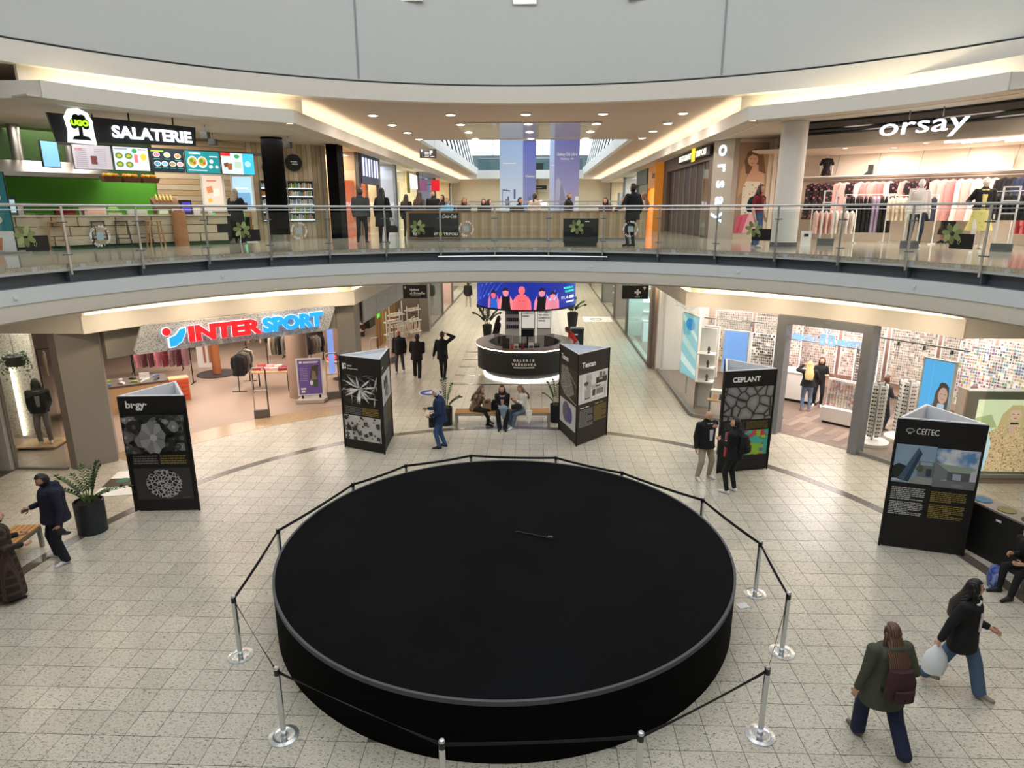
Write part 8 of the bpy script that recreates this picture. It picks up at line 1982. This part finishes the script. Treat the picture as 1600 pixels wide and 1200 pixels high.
    # hair
    if hair and not headless:
        hm = MB(); n1, n2 = 16, 11; Rr = [q * 1.17 for q in hr]; vs, keep = [], []
        for j in range(n2 + 1):
            th = pi * j / n2
            for i in range(n1):
                ph_ = 2 * pi * i / n1; vs.append(hc + Hr @ Vector((Rr[0] * sin(th) * cos(ph_), Rr[1] * sin(th) * sin(ph_) - 0.006 * s, Rr[2] * cos(th) + 0.004 * s)))
        for j in range(n2):
            for i in range(n1):
                th = pi * (j + 0.5) / n2; ph_ = 2 * pi * (i + 0.5) / n1; yy = sin(th) * sin(ph_); zz = cos(th)
                if zz > 0.62 or yy < (0.28 if hair != 'short' else 0.05) and zz > (-0.45 if hair == 'short' else -0.8): keep.append((j * n1 + i, j * n1 + (i + 1) % n1, (j + 1) * n1 + (i + 1) % n1, (j + 1) * n1 + i))
        hm.add(vs, keep)
        if hair in ('long', 'mid'):
            Lh = (0.17 if hair == 'long' else 0.075) * s; q_ = 1.15 if hair == 'long' else 1.0; yb = -(dp * (1.36 if jacket else 1.1) + 0.01 * s) if hair == 'long' else -0.06 * s
            loft(hm, [(-Lh, 0.055 * s * q_, 0.016 * s, yb - 0.006 * s), (-Lh * 0.4, 0.07 * s * q_, 0.028 * s, yb * 0.92), (0.03 * s, 0.062 * s, 0.034 * s, -0.035 * s), (0.09 * s, 0.047 * s, 0.045 * s, -0.01 * s)], Hm, 14)
            for sg in (-1, 1): capsule(hm, Hm @ Vector((sg * 0.047 * s, 0.0, 0.09 * s)), Hm @ Vector((sg * 0.056 * s, 0.0, -Lh * 0.5)), 0.016 * s, 0.014 * s, 8)
        if hair == 'bun': hm.ell(Hm @ Vector((0, -0.055 * s, 0.14 * s)), (0.028 * s,) * 3, 10, 6)
        if hair == 'tail': capsule(hm, Hm @ Vector((0, -0.05 * s, 0.12 * s)), Hm @ Vector((0, -0.075 * s, -0.02 * s)), 0.022 * s, 0.012 * s, 8)
        hm.build('hair', ramp_mat('hair_strands', 'wave', [(0.0, [q * 0.55 for q in lin(hairc)]), (0.6, [q * 1.1 for q in lin(hairc)]), (1.0, [min(1, q * 1.7) for q in lin(hairc)])], scale=26 / s, rough=0.5, dist=5, detail=3, stretch=(1, 1, 0.15), bump=0.4), t, smooth=True, fix=False)
    if hero and not headless:
        for sg in (-1, 1):
            MB().use(mat('#1c1410', 0.3)).ell(Hm @ Vector((sg * 0.018 * s, 0.0665 * s, 0.098 * s)), (0.007 * s, 0.004 * s, 0.0035 * s), 8, 5, Hr).build('eye', parent=bo)
            MB().use(mat(hairc, 0.6)).ell(Hm @ Vector((sg * 0.018 * s, 0.0675 * s, 0.108 * s)), (0.011 * s, 0.004 * s, 0.002 * s), 8, 5, Hr).build('eyebrow', parent=bo)
        MB().use(mat('#8c4a44', 0.5)).ell(Hm @ Vector((0, 0.065 * s, 0.062 * s)), (0.014 * s, 0.005 * s, 0.003 * s), 8, 5, Hr).build('mouth', parent=bo)
    return t, arms
def world_of(t, p): return Matrix.Translation(t.location) @ Matrix.Rotation(t.rotation_euler[2], 4, 'Z') @ Vector(p)

def backpack(label, t, h, col, lean=0, w=0.3, hh=0.42, strap=True, zf=0.56):
    b = thing('backpack', label, 'backpack', t.location, t.rotation_euler[2]); z0 = h * zf
    mb = MB().use(cloth(col))
    mb.rings([[(wd * cos(2 * pi * i / 16) * (1 if abs(cos(2 * pi * i / 16)) > 0.9 else 1.05), -0.235 + yo + dd * sin(2 * pi * i / 16), z0 + z_) for i in range(16)] for z_, wd, dd, yo in ((0, w * 0.4, 0.06, 0.02), (0.03, w * 0.5, 0.085, 0), (hh * 0.6, w * 0.5, 0.085, 0), (hh * 0.92, w * 0.4, 0.06, 0.02), (hh, w * 0.2, 0.02, 0.05))])
    bb_ = mb.build('bag_body', parent=b, smooth=True)
    MB().use(cloth(col)).rings([[(w * 0.34 * cos(2 * pi * i / 12), -0.325 + 0.03 * sin(2 * pi * i / 12), z0 + z_) for i in range(12)] for z_ in (0.05, hh * 0.45)]).build('front_pocket', parent=bb_, smooth=True)
    for sg in (-1, 1): MB().use(mat('#111111', 0.8)).tube([(sg * 0.09, -0.17, z0 + hh * 0.9), (sg * 0.10, -0.06, z0 + hh * 1.12), (sg * 0.11, 0.11, z0 + hh * 0.95), (sg * 0.13, 0.12, z0 + hh * 0.5), (sg * 0.14, -0.15, z0 + 0.08)], 0.014, 6).build('strap', parent=b)
    return b

# --- lower level
t, A = person('woman in a black blazer and blue jeans walking at the lower right, looking right', 6.12, -2.05, 0, 140, 1.68, '#e8e4e0', '#4a627e', '#8c8880', hair='long', hairc='#120e0d', fem=True, jacket='#0f0f12', hem=0.40, open_='#e8e4e0', hero=True, wide=1.8, build=1.12, head=(35, 0), wr=(0.2, -0.1, 0.47), wl=(-0.09, 0.12, 0.6), ar=(0.05, -0.2, 0.06, 5, -18), al=(-0.05, 0.16, 0.045, 0, 0), elbow=(0, -1, -0.3))
hp = world_of(t, A[0][2] + A[0][3] * 0.06)
b = thing('plastic_bag', 'white translucent carrier bag hanging from the hand of the woman in the black blazer', 'bag', hp)
mb = MB().use(mat('#dfe6ea', 0.4, var=0.1)); rnd = random.Random(2)
mb.rings([[(w_ * cos(2 * pi * i / 14) * (1 + rnd.uniform(-0.1, 0.1)), d_ * sin(2 * pi * i / 14) * (1 + rnd.uniform(-0.1, 0.1)), z_) for i in range(14)] for z_, w_, d_ in ((-0.46, 0.06, 0.05), (-0.42, 0.13, 0.1), (-0.3, 0.15, 0.12), (-0.18, 0.13, 0.1), (-0.08, 0.07, 0.05), (-0.0, 0.02, 0.015))]).build('bag_body', parent=b, smooth=True)
t, A = person('woman with long brown hair and olive green parka seen from behind, lower right corner', 4.62, -3.0, 0, -8, 1.66, '#3c4034', '#1c2340', '#6c5c54', hair='long', hairc='#5c4030', fem=True, jacket='#43463a', hem=0.36, hero=True, wide=1.9, build=1.25, collar='hood', wl=(-0.19, 0.02, 0.46), wr=(0.15, 0.08, 0.58), al=(-0.07, 0.1, 0.05, -5, 0), ar=(0.07, -0.2, 0.08, 0, -35))
backpack('burgundy backpack on the back of the woman in the olive parka', t, 1.66, '#3c2226', w=0.36, hh=0.42, zf=0.485)
t, A = person('stocky man in navy hoodie and navy trousers looking down at his phone, left side', -8.16, 0.84, 0, 222, 1.78, '#13162c', '#121524', '#d8d8da', skin=SKIN2, hair='short', hairc='#15100e', jacket='#13162c', hem=0.45, hero=True, wide=1.6, build=1.3, collar='hood', head=(0, 26), wr=(0.13, 0.17, 0.6), wl=(-0.2, 0.02, 0.48), ar=(0.11, 0.02, 0.045, 30), al=(-0.11, 0.0, 0.045, -20))
p = world_of(t, A[0][2] + A[0][3] * 0.07); o = MB().use(m_black).box(-0.04, 0.04, -0.075, 0.075, 0.0, 0.01).build('smartphone', loc=(p.x, p.y, p.z + 0.01), rz=0.6); tag(o, 'black phone in the right hand of the man in navy', 'phone')
p = world_of(t, A[1][2] + A[1][3] * 0.09); o = MB().use(mat('#0f1016', 0.8)).lathe([(0.005, 0.1), (0.06, 0.085), (0.09, 0.03), (0.095, 0), (0.08, 0.0)], n=16).build('baseball_hat', loc=(p.x + 0.03, p.y, p.z - 0.08), smooth=True); MB().use(mat('#0f1016', 0.8)).prism([(0.07, -0.07), (0.17, -0.05), (0.19, 0.0), (0.17, 0.05), (0.07, 0.07)], 0.0, 0.012).build('peak', parent=o); tag(o, 'black baseball cap held by the man in navy', 'cap')
plaid = ramp_mat('brown_plaid_cloth', 'wave', [(0.0, '#1c1412'), (0.42, '#281c19'), (0.5, '#4c3a32'), (0.6, '#241a17')], scale=2.2, rough=0.9)
def plaid_fix(m):
    nt = m.node_tree; w = [n for n in nt.nodes if n.type == 'TEX_WAVE'][0]; w.inputs['Distortion'].default_value = 0; w2 = nt.nodes.new('ShaderNodeTexWave'); w2.bands_direction = 'Z'; w2.inputs['Scale'].default_value = 2.2
    nt.links.new(w.inputs['Vector'].links[0].from_socket, w2.inputs['Vector']); r = [n for n in nt.nodes if n.type == 'VALTORGB'][0]; mx = nt.nodes.new('ShaderNodeMath'); mx.operation = 'MAXIMUM'
    mp = nt.nodes.new('ShaderNodeMath'); mp.operation = 'MULTIPLY'; mp.inputs[1].default_value = 0.55
    nt.links.new(w.outputs['Fac'], mx.inputs[0]); nt.links.new(w2.outputs['Fac'], mx.inputs[1]); nt.links.new(mx.outputs[0], mp.inputs[0]); nt.links.new(mp.outputs[0], r.inputs[0])
plaid_fix(plaid)
t, A = person('person in long brown plaid coat with dark hair bun at the left edge', -8.12, -0.42, 0, 40, 1.62, '#2c221e', '#1a1614', '#1a1614', hair='bun', hairc='#14100f', fem=True, jacket=plaid, hem=0.06, hero=True, build=1.15, wr=(0.16, 0.14, 0.62), wl=(-0.12, 0.16, 0.62))
person('person in denim jacket and jeans at the left edge by the shop window', -12.55, 4.45, 0, 170, 1.75, '#34506c', '#3c5c8c', '#d0d0d0', hair='short', jacket='#2c4058', wide=1.3)
t, A = person('white haired man in a blue jacket and jeans looking at his phone behind the stage', -2.02, 6.88, 0, 272, 1.70, '#24406c', '#34567f', '#2a2622', hair='short', hairc='#c8c4be', jacket='#1d2f52', hem=0.44, hero=True, wide=1.2, build=1.08, lean=3, head=(0, 22), wr=(0.06, 0.2, 0.63), wl=(-0.1, 0.13, 0.56), al=(-0.06, 0.02, 0.045), ar=(0.06, -0.05, 0.045))
p = world_of(t, A[0][2] + A[0][3] * 0.06); o = MB().use(m_black).box(-0.04, 0.04, -0.07, 0.07, 0.0, 0.01).build('smartphone', loc=p); tag(o, 'dark phone held by the white haired man', 'phone')
p = world_of(t, (-0.1, 0.16, 0.62)); o = MB().use(mat('#101014', 0.8)).rings([[(q * 0.13, p_ * 0.05, z_) for q, p_ in ((-1, -1), (1, -1), (1, 1), (-1, 1))] for z_ in (0, 0.26)]).tube([(-0.12, 0, 0.24), (-0.1, 0, 0.42), (0.1, 0, 0.42), (0.12, 0, 0.24)], 0.01, 6).build('shoulder_bag', loc=p, rz=RAD(20)); tag(o, 'black shoulder bag at the front of the white haired man', 'bag')
person('bald man in black jacket and grey jeans walking towards the camera', -4.82, 15.2, 0, 182, 1.74, '#161618', '#3c4048', '#c8c4c0', skin=mat('#b06c5c', 0.6), hero=False, jacket='#121214', hem=0.45, ar=(0.06, 0.08, 0.045), al=(-0.06, -0.1, 0.05))
person('man in a black and dark red jacket walking away, middle of the three walkers', -3.97, 14.3, 0, -5, 1.76, '#2c1418', '#101012', '#c8c4c0', hair='short', hairc='#1a1512', jacket='#1a1014', hem=0.42, build=1.1, side=4, wide=1.4, wr=(0.12, 0.12, 0.55), wl=(-0.12, 0.12, 0.55), ar=(0.05, -0.12, 0.05, 0, -15), al=(-0.06, 0.1, 0.045))
person('man in dark navy walking away, one hand at his head', -2.99, 14.3, 0, 8, 1.86, '#14161f', '#101116', '#101012', hair='short', hairc='#4a3224', jacket='#12141c', hem=0.42, wr=(0.1, 0.03, 0.93), wl=(-0.19, 0.0, 0.47), ar=(0.05, -0.08, 0.045), al=(-0.05, 0.08, 0.045))
SEAT = 0.455
fur = ramp_mat('brown_fur_cloth', 'noise', [(0.35, '#4a3a2e'), (0.6, '#8c7660')], scale=16, rough=0.95)
person('woman in a brown hooded fur coat seated at the left end of the bench', -1.28, 8.86, 0, 120, 1.66, '#5c4a3c', '#121214', '#101010', hair='long', hairc='#5c4c40', fem=True, jacket=fur, seat=SEAT, lean=22, head=(10, 8), wr=(0.02, 0.2, 0.57), wl=(-0.06, 0.26, 0.48), ar=(-0.02, 0.3, 0.12, 10), al=(-0.06, 0.24, 0.045), hero=True)
t, A = person('dark haired woman in a black coat seated in the middle of the bench', -0.45, 8.82, 0, 178, 1.68, '#181214', '#0f0f11', '#141414', hair='long', hairc='#2c1614', fem=True, jacket='#111013', seat=SEAT, lean=14, head=(-12, 0), hero=True, wide=1.5, open_='#c8a090', wr=(0.06, 0.2, 0.42), wl=(-0.05, 0.2, 0.42), ar=(0.05, 0.25, 0.045), al=(-0.05, 0.27, 0.045))
o = MB().use(cloth('#7c94a4')).rings([[(w_ * cos(2 * pi * i / 14), -0.05 + d_ * sin(2 * pi * i / 14) * (1 + 0.15 * cos(3 * i)), z_) for i in range(14)] for z_, w_, d_ in ((-0.3, 0.02, 0.02), (-0.2, 0.06, 0.05), (-0.05, 0.1, 0.06), (0.04, 0.16, 0.09), (0.1, 0.1, 0.07))]).build('denim_jacket', loc=(-0.4, 8.36, 0.66), smooth=True); tag(o, 'pale blue denim jacket held on the lap of the middle seated woman', 'jacket')
t, A = person('woman with glasses, white jacket and grey jeans seated right on the bench', 0.2, 8.84, 0, 232, 1.68, '#c8c4bc', '#5c6876', '#e8e8ea', hair='long', hairc='#6c523c', fem=True, jacket='#d4d0c4', seat=SEAT, lean=12, head=(15, 14), hero=True, wide=1.3, wr=(0.07, 0.2, 0.5), wl=(-0.05, 0.2, 0.5), ar=(0.05, 0.27, 0.045, -10), al=(-0.05, 0.3, 0.045, -10))
o = MB().use(mat('#141416', 0.6)).rings([[(q * 0.14, p_ * 0.07, z_) for q, p_ in ((-1, -1), (1, -1), (1, 1), (-1, 1))] for z_ in (0, 0.12)]).build('handbag', loc=(-0.02, 8.52, 0.62), rz=0.4); tag(o, 'black handbag on the lap of the woman in the white jacket', 'bag')
o = MB().use(mat('#ebe8de', 0.8)).rings([[(w_ * cos(2 * pi * i / 12), 0.03 * sin(2 * pi * i / 12), z_) for i in range(12)] for z_, w_ in ((0, 0.03), (0.2, 0.08), (0.4, 0.1))]).build('jacket_tail', loc=(0.34, 8.56, 0.16), smooth=True); tag(o, 'white jacket sleeve hanging down in front of the bench at the right', 'garment')
o = MB().use(mat('#b08c64', 0.8)).rings([[(q * w_, p_ * 0.07, z_) for q, p_ in ((-1, -1), (1, -1), (1, 1), (-1, 1))] for z_, w_ in ((0, 0.13), (0.3, 0.12), (0.33, 0.08))]).build('tote_bag', loc=(-0.92, 8.85, SEAT + 0.002)); tag(o, 'tan paper tote bag standing on the bench between the two left women', 'bag')
o = MB().use(mat('#101114', 0.7)).rings([[(q * w_, p_ * 0.08, z_) for q, p_ in ((-1, -1), (1, -1), (1, 1), (-1, 1))] for z_, w_ in ((0, 0.13), (0.22, 0.13), (0.3, 0.09))]).build('handbag', loc=(-0.66, 8.93, SEAT + 0.002)); tag(o, 'black bag on the bench beside the tan tote bag', 'bag')
person('bald man in a black sweater and beige trousers with a hand on his chin', 4.55, 5.0, 0, 158, 1.74, '#101012', '#a39884', '#d8d4cc', hero=True, jacket='#111113', hem=0.46, open_='#c8ccd4', build=1.12, wide=1.2, wl=(0.0, 0.12, 0.79), wr=(0.17, 0.03, 0.48), elbow=None, ar=(0.1, 0.0, 0.045, 15), al=(-0.09, 0.0, 0.045, -15), head=(-12, 8))
t, A = person('man in black with a black backpack talking to the bald man', 4.98, 4.2, 0, 318, 1.82, '#0e0f11', '#15161a', '#e4e4e6', hair='short', hairc='#17110f', hero=True, jacket='#0e0f12', hem=0.46, head=(20, 5), wr=(0.12, 0.14, 0.6), wl=(-0.06, 0.16, 0.66), ar=(0.07, 0.0, 0.045), al=(-0.07, 0.02, 0.045))
backpack('black backpack worn by the man talking to the bald man', t, 1.82, '#0c0d10')
person('man in red shirt leaning on the right side of the info desk', 2.2, 16.7, 0, 285, 1.74, '#b01c24', '#8c9cac', '#c8c8c8', hair='short', hairc='#4a3020', lean=32, head=(0, 20), wr=(0.08, 0.3, 0.66), wl=(-0.08, 0.3, 0.66))
person('dark clothed visitor behind the left plant of the info desk', -1.25, 19.2, 0, 90, 1.7, '#1c1a1c', '#1c1c20', '#1a1a1a', hair='mid', hairc='#1a1412', jacket='#1c1a1c', lean=12)
person('far walker in a dark jacket and pale trousers, left of the glowing screen', -3.95, 33.5, 0, 5, 1.75, '#1e1c20', '#b8b0a4', '#c0c0c0', hair='short', jacket='#1e1c20', ar=(0.06, 0.08, 0.045), al=(-0.06, -0.1, 0.05)); person('far walker in black beside the left edge of the glowing screen', -2.9, 31.5, 0, 0, 1.75, '#141416', '#1c1c20', '#1a1a1a', hair='long', fem=True, jacket='#141416')
person('blonde woman in a black top and jeans at the jewellery shop counter', 9.15, 10.55, 0, 20, 1.66, '#141416', '#6c7c98', '#b06c6c', hair='long', hairc='#d0b078', fem=True, hero=False, build=1.15, wr=(0.12, 0.2, 0.72), wl=(-0.1, 0.2, 0.86), jacket='#141416', hem=0.5); person('red haired shop assistant in black facing the blonde woman', 9.75, 11.1, 0, 205, 1.68, '#121214', '#141416', '#e0d8d4', hair='long', hairc='#5c1c18', fem=True, short=True, wr=(0.08, 0.2, 0.68), wl=(-0.1, 0.15, 0.66))
person('brown haired browser in a grey and black top behind the first spinner', 10.6, 8.75, 0, 75, 1.66, '#34343a', '#1c1f2a', '#2a2426', hair='short', hairc='#5c3424', fem=True, wr=(0.1, 0.2, 0.6)); person('woman in black with curly brown hair right of the portrait screen', 12.4, 7.75, 0, 20, 1.66, '#121214', '#1c1c20', '#1a1a1a', hair='mid', hairc='#5c3c2c', fem=True, jacket='#121214')
t, A = person('person in black with striped track trousers seated at the right edge', 8.78, 0.26, 0, 262, 1.7, '#0e0e10', '#101014', '#121214', hair='mid', hairc='#17110f', hero=True, jacket='#0e0e10', seat=SEAT, lean=24, wr=(0.04, 0.24, 0.44), wl=(-0.1, 0.24, 0.4), ar=(0.08, 0.27, 0.045), al=(-0.08, 0.29, 0.045))
for k in range(3):
    o = MB().use(m_wt).beam((8.5, 0.09 - 0.02 * k, 0.52), (8.3, 0.08 - 0.02 * k, 0.14), 0.008, 0.008).build('trouser_stripe'); w_ = o.matrix_world.copy(); o.parent = t; o.matrix_parent_inverse = (Matrix.Translation(t.location) @ Matrix.Rotation(t.rotation_euler[2], 4, 'Z')).inverted()
cbm = ramp_mat('blue_printed_plastic', 'voronoi', [(0.0, '#b0c0e0'), (0.2, '#3c5cb0'), (0.5, '#24306c'), (0.7, '#6c7cb8')], scale=7, rough=0.4)
o = MB().use(cbm).rings([[(w_ * cos(2 * pi * i / 12) * (1 + 0.1 * cos(5 * i)), d_ * sin(2 * pi * i / 12), z_) for i in range(12)] for z_, w_, d_ in ((0, 0.17, 0.1), (0.12, 0.2, 0.13), (0.3, 0.18, 0.1), (0.36, 0.1, 0.04))]).build('carrier_bag', loc=(8.36, 0.5, 0.001), rz=1.2, smooth=True); tag(o, 'blue and white printed carrier bag at the feet of the seated person in black', 'bag')
# --- upper level
person('woman in a black coat with ash blonde hair at the self order screens', -8.98, 11.35, Z, 10, 1.70, '#0e0e10', '#101012', '#101010', hair='mid', hairc='#8c7c6c', fem=True, jacket='#0c0c0e', hem=0.36, build=1.15, wr=(0.1, 0.18, 0.72))
person('man in a grey hooded jacket seen from behind on the upper deck', -5.03, 11.45, Z, 0, 1.72, '#4a4a4c', '#1c1c20', '#141414', hair='short', hairc='#4c4038', jacket='#4c4c4e', hem=0.48, collar='hood', build=1.12, ar=(0.06, 0.05, 0.045), al=(-0.07, -0.06, 0.05))
t, A = person('woman in a long black coat with black hair seen from behind on the upper deck', -4.36, 11.5, Z, 5, 1.72, '#0c0c0e', '#0c0c0e', '#101010', hair='long', hairc='#0e0c0c', fem=True, jacket='#0c0c0e', hem=0.3, wr=(0.16, 0.03, 0.47))
p = world_of(t, A[0][2] + A[0][3] * 0.07); o = MB().use(mat('#0e0e10', 0.5)).rings([[(q * w_, p_ * 0.06, z_) for q, p_ in ((-1, -1), (1, -1), (1, 1), (-1, 1))] for z_, w_ in ((-0.42, 0.17), (-0.25, 0.17), (-0.2, 0.1))]).tube([(-0.07, 0, -0.21), (-0.04, 0, -0.02), (0.04, 0, -0.02), (0.07, 0, -0.21)], 0.008, 6).build('handbag', loc=p); tag(o, 'black handbag hanging from the right hand of the woman in the long black coat', 'bag')
person('dark haired man in a long black suit jacket leaning by the railing', 3.25, 9.62, Z, 322, 1.76, '#0d0d10', '#111115', '#0c0c0c', hair='short', hairc='#2a1c16', jacket='#0d0d10', hem=0.42, hero=True, build=1.1, wl=(-0.22, 0.16, 0.58), wr=(0.15, 0.02, 0.5), ar=(0.05, 0.0, 0.045), al=(-0.06, 0.02, 0.045))
t, A = person('long haired woman in a red top and blue jeans walking beside the fashion poster', 6.62, 9.1, Z, 140, 1.70, '#7c1c24', '#34507c', '#c8c4c0', hair='long', hairc='#4c2c20', fem=True, hero=True, short=True, wide=1.4, build=1.05, head=(10, 0), ar=(0.06, 0.05, 0.045), al=(-0.06, -0.08, 0.05))
backpack('dark green backpack worn by the woman in the red top', t, 1.70, '#17362e')
person('brown haired woman in a black coat, leftmost of the group at the upper left shops', -4.5, 16.2, Z, 10, 1.64, '#17171a', '#17171a', '#141414', hair='long', hairc='#2c1c18', fem=True, jacket='#17171a'); person('long haired woman in a brown coat in the group at the upper left shops', -3.95, 16.0, Z, 20, 1.74, '#4c4238', '#2a2a30', '#141414', hair='long', hairc='#3c2a20', fem=True, jacket='#4c4238')
person('man with a dark cap facing the camera in the group at the upper left shops', -3.55, 16.8, Z, 180, 1.8, '#17181c', '#1c1c20', '#141414', hair='short', hairc='#17171a', jacket='#15161a'); person('dark haired woman in black, rightmost of the group at the upper left shops', -3.1, 16.3, Z, 220, 1.62, '#17171a', '#1c1c20', '#141414', hair='long', hairc='#1c1412', fem=True, jacket='#1a1a1e')
cm = [('diner with grey hair and a light blue top seated behind the menu board', -2.72, 14.95, 200, '#5cacd8', '#8c8078'), ('seated diner with auburn hair and dark top right of the blue top', -2.15, 15.0, 160, '#2c2a2c', '#8c5c3c'), ('seated diner with curly black hair left of the banners', -1.6, 17.5, 180, '#1a1a1c', '#1c1614'), ('seated man in a dark cap right of the left banner', -0.15, 14.95, 120, '#14161c', '#1c2030'), ('seated diner in black with dark hair at the right of the bar', 3.05, 15.0, 200, '#3c1c20', '#1c1614'), ('seated diner with brown hair at the second row of tables on the left', -2.4, 17.2, 90, '#34343a', '#4a3426'), ('seated diner in a pale top at the far right table', 3.75, 15.1, 240, '#b8a898', '#6c5444'), ('seated diner in black at the back row left', -1.6, 19.2, 100, '#17171a', '#1c1614')]
for lab, x, y, az, c, hc_ in cm:
    person(lab, x, y, Z, az, 1.68, c, '#22242a', '#141414', hair='short' if 'man' in lab or 'grey' in lab else 'mid', hairc=hc_, seat=0.62, lean=8, wr=(0.08, 0.22, 0.53), wl=(-0.08, 0.22, 0.53), ar=(0.06, 0.26, 0.045), al=(-0.06, 0.26, 0.045), jacket=c)
    t = thing('dining_chair', 'dark chair under the ' + lab.split(' seated')[0].replace('seated ', '') .split(' right of')[0].split(' at the')[0] + (' at the bar' if y < 15.2 else ' further back'), 'chair', (x, y, Z), -RAD(az), 'food court chairs'); t.scale = (1, 1, 1.35)
    MB().use(m_black).box(-0.21, 0.21, -0.2, 0.2, 0.42, 0.455).build('seat', parent=t); MB().use(m_black).box(-0.2, 0.2, -0.23, -0.205, 0.5, 0.86).build('backrest', parent=t)
    for sx in (-0.19, 0.19):
        MB().use(m_black).box(sx - 0.012, sx + 0.012, 0.17, 0.194, 0, 0.42).build('leg', parent=t); MB().use(m_black).box(sx - 0.012, sx + 0.012, -0.234, -0.21, 0, 0.86).build('leg', parent=t)
person('standing woman with a ponytail and pale coat between the hanging banners', 0.45, 15.6, Z, 20, 1.66, '#c8b8a8', '#2a2a30', '#141414', hair='tail', hairc='#2c1c18', fem=True, jacket='#c0b0a0'); person('standing man with grey hair in black in front of the violet banner', 1.72, 15.6, Z, 110, 1.66, '#17171a', '#1c1c20', '#141414', hair='short', hairc='#7c7068', jacket='#17171a', build=1.1); person('standing woman in a cream coat behind the man in the suit', 4.45, 15.2, Z, 300, 1.66, '#c0a890', '#2a2a30', '#141414', hair='long', hairc='#6c4c38', fem=True, jacket='#b8a08c')
person('short haired shopper in a rust red jacket among the clothes of the fashion shop', 13.3, 11.6, Z, 250, 1.72, '#a03020', '#1a1416', '#1a1a1a', hair='short', hairc='#4c2418', fem=True, jacket='#983020', hem=0.5, skirt=('#17131a', 0.15))
# --- mannequins
mw = mat('#ddd8d2', 0.45, var=0.02)
person('white mannequin in a pale top and dark jeans at the fashion shop entrance', 11.0, 9.25, Z, 200, 1.86, '#d8d4d0', '#1c2740', '#ddd8d2', skin=mw, hair=None, fem=True, name='mannequin', cat='mannequin', wr=(0.13, 0.05, 0.5), jacket='#cfc8c4', hem=0.5)
yd = ramp_mat('yellow_flower_cloth', 'voronoi', [(0.0, '#9c5c3c'), (0.14, '#b8884c'), (0.22, '#d8cc7c')], scale=11, rough=0.8)
person('white mannequin in a yellow flowered dress and black jacket at the fashion shop', 12.1, 8.3, Z, 205, 1.86, '#d8cc7c', '#ddd8d2', '#ddd8d2', skin=mw, fem=True, name='mannequin', cat='mannequin', skirt=(yd, 0.26), jacket='#141416', hem=0.58, open_='#d8cc7c', wr=(0.16, 0.08, 0.62), ar=(0.06, 0.1, 0.045), al=(-0.05, -0.05, 0.045))
dm = ramp_mat('dark_flower_cloth', 'voronoi', [(0.0, '#b06060'), (0.16, '#8c4048'), (0.24, '#17131a')], scale=12, rough=0.85)
t = thing('mannequin', 'headless bust in a dark flowered dress on the high shelf of the fashion shop', 'mannequin', pt(17.75, 36.3, Z + 2.14), RAD(-36)); t.scale = (0.87, 0.87, 0.87)
mb = MB().use(dm); loft(mb, [(0.02, 0.19, 0.13, 0), (0.15, 0.17, 0.12, 0), (0.32, 0.12, 0.09, 0), (0.5, 0.16, 0.11, 0), (0.6, 0.17, 0.1, 0), (0.66, 0.12, 0.07, 0), (0.68, 0.04, 0.04, 0)], Matrix.Identity(4))
for sg in (-1, 1): capsule(mb, (sg * 0.16, 0, 0.6), (sg * 0.22, 0, 0.45), 0.06, 0.06)
mb.build('dress', parent=t, smooth=True)
for sg in (-1, 1): m_ = MB().use(mw); capsule(m_, (sg * 0.21, 0, 0.46), (sg * 0.23, 0, 0.1), 0.035, 0.025); m_.build('arm', parent=t, smooth=True)
m_ = MB().use(mw); capsule(m_, (0, 0, 0.66), (0, 0, 0.78), 0.045, 0.04); m_.build('neck', parent=t, smooth=True); MB().use(m_gframe).cyl((0, 0, 0), 0.12, 0.02, 12).build('foot', parent=t)
person('hooded mannequin in dark jacket and grey joggers in the left shop window', -12.78, 6.62, 0.1, 150, 1.85, '#2a2a2c', '#7c7874', '#d8d0c0', skin=mat('#141414', 0.7), hair='mid', hairc='#141414', name='mannequin', cat='mannequin', jacket='#222224', hem=0.48, open_='#8c8c90', wr=(0.1, 0.1, 0.55), wl=(-0.1, 0.1, 0.55), wide=1.2)
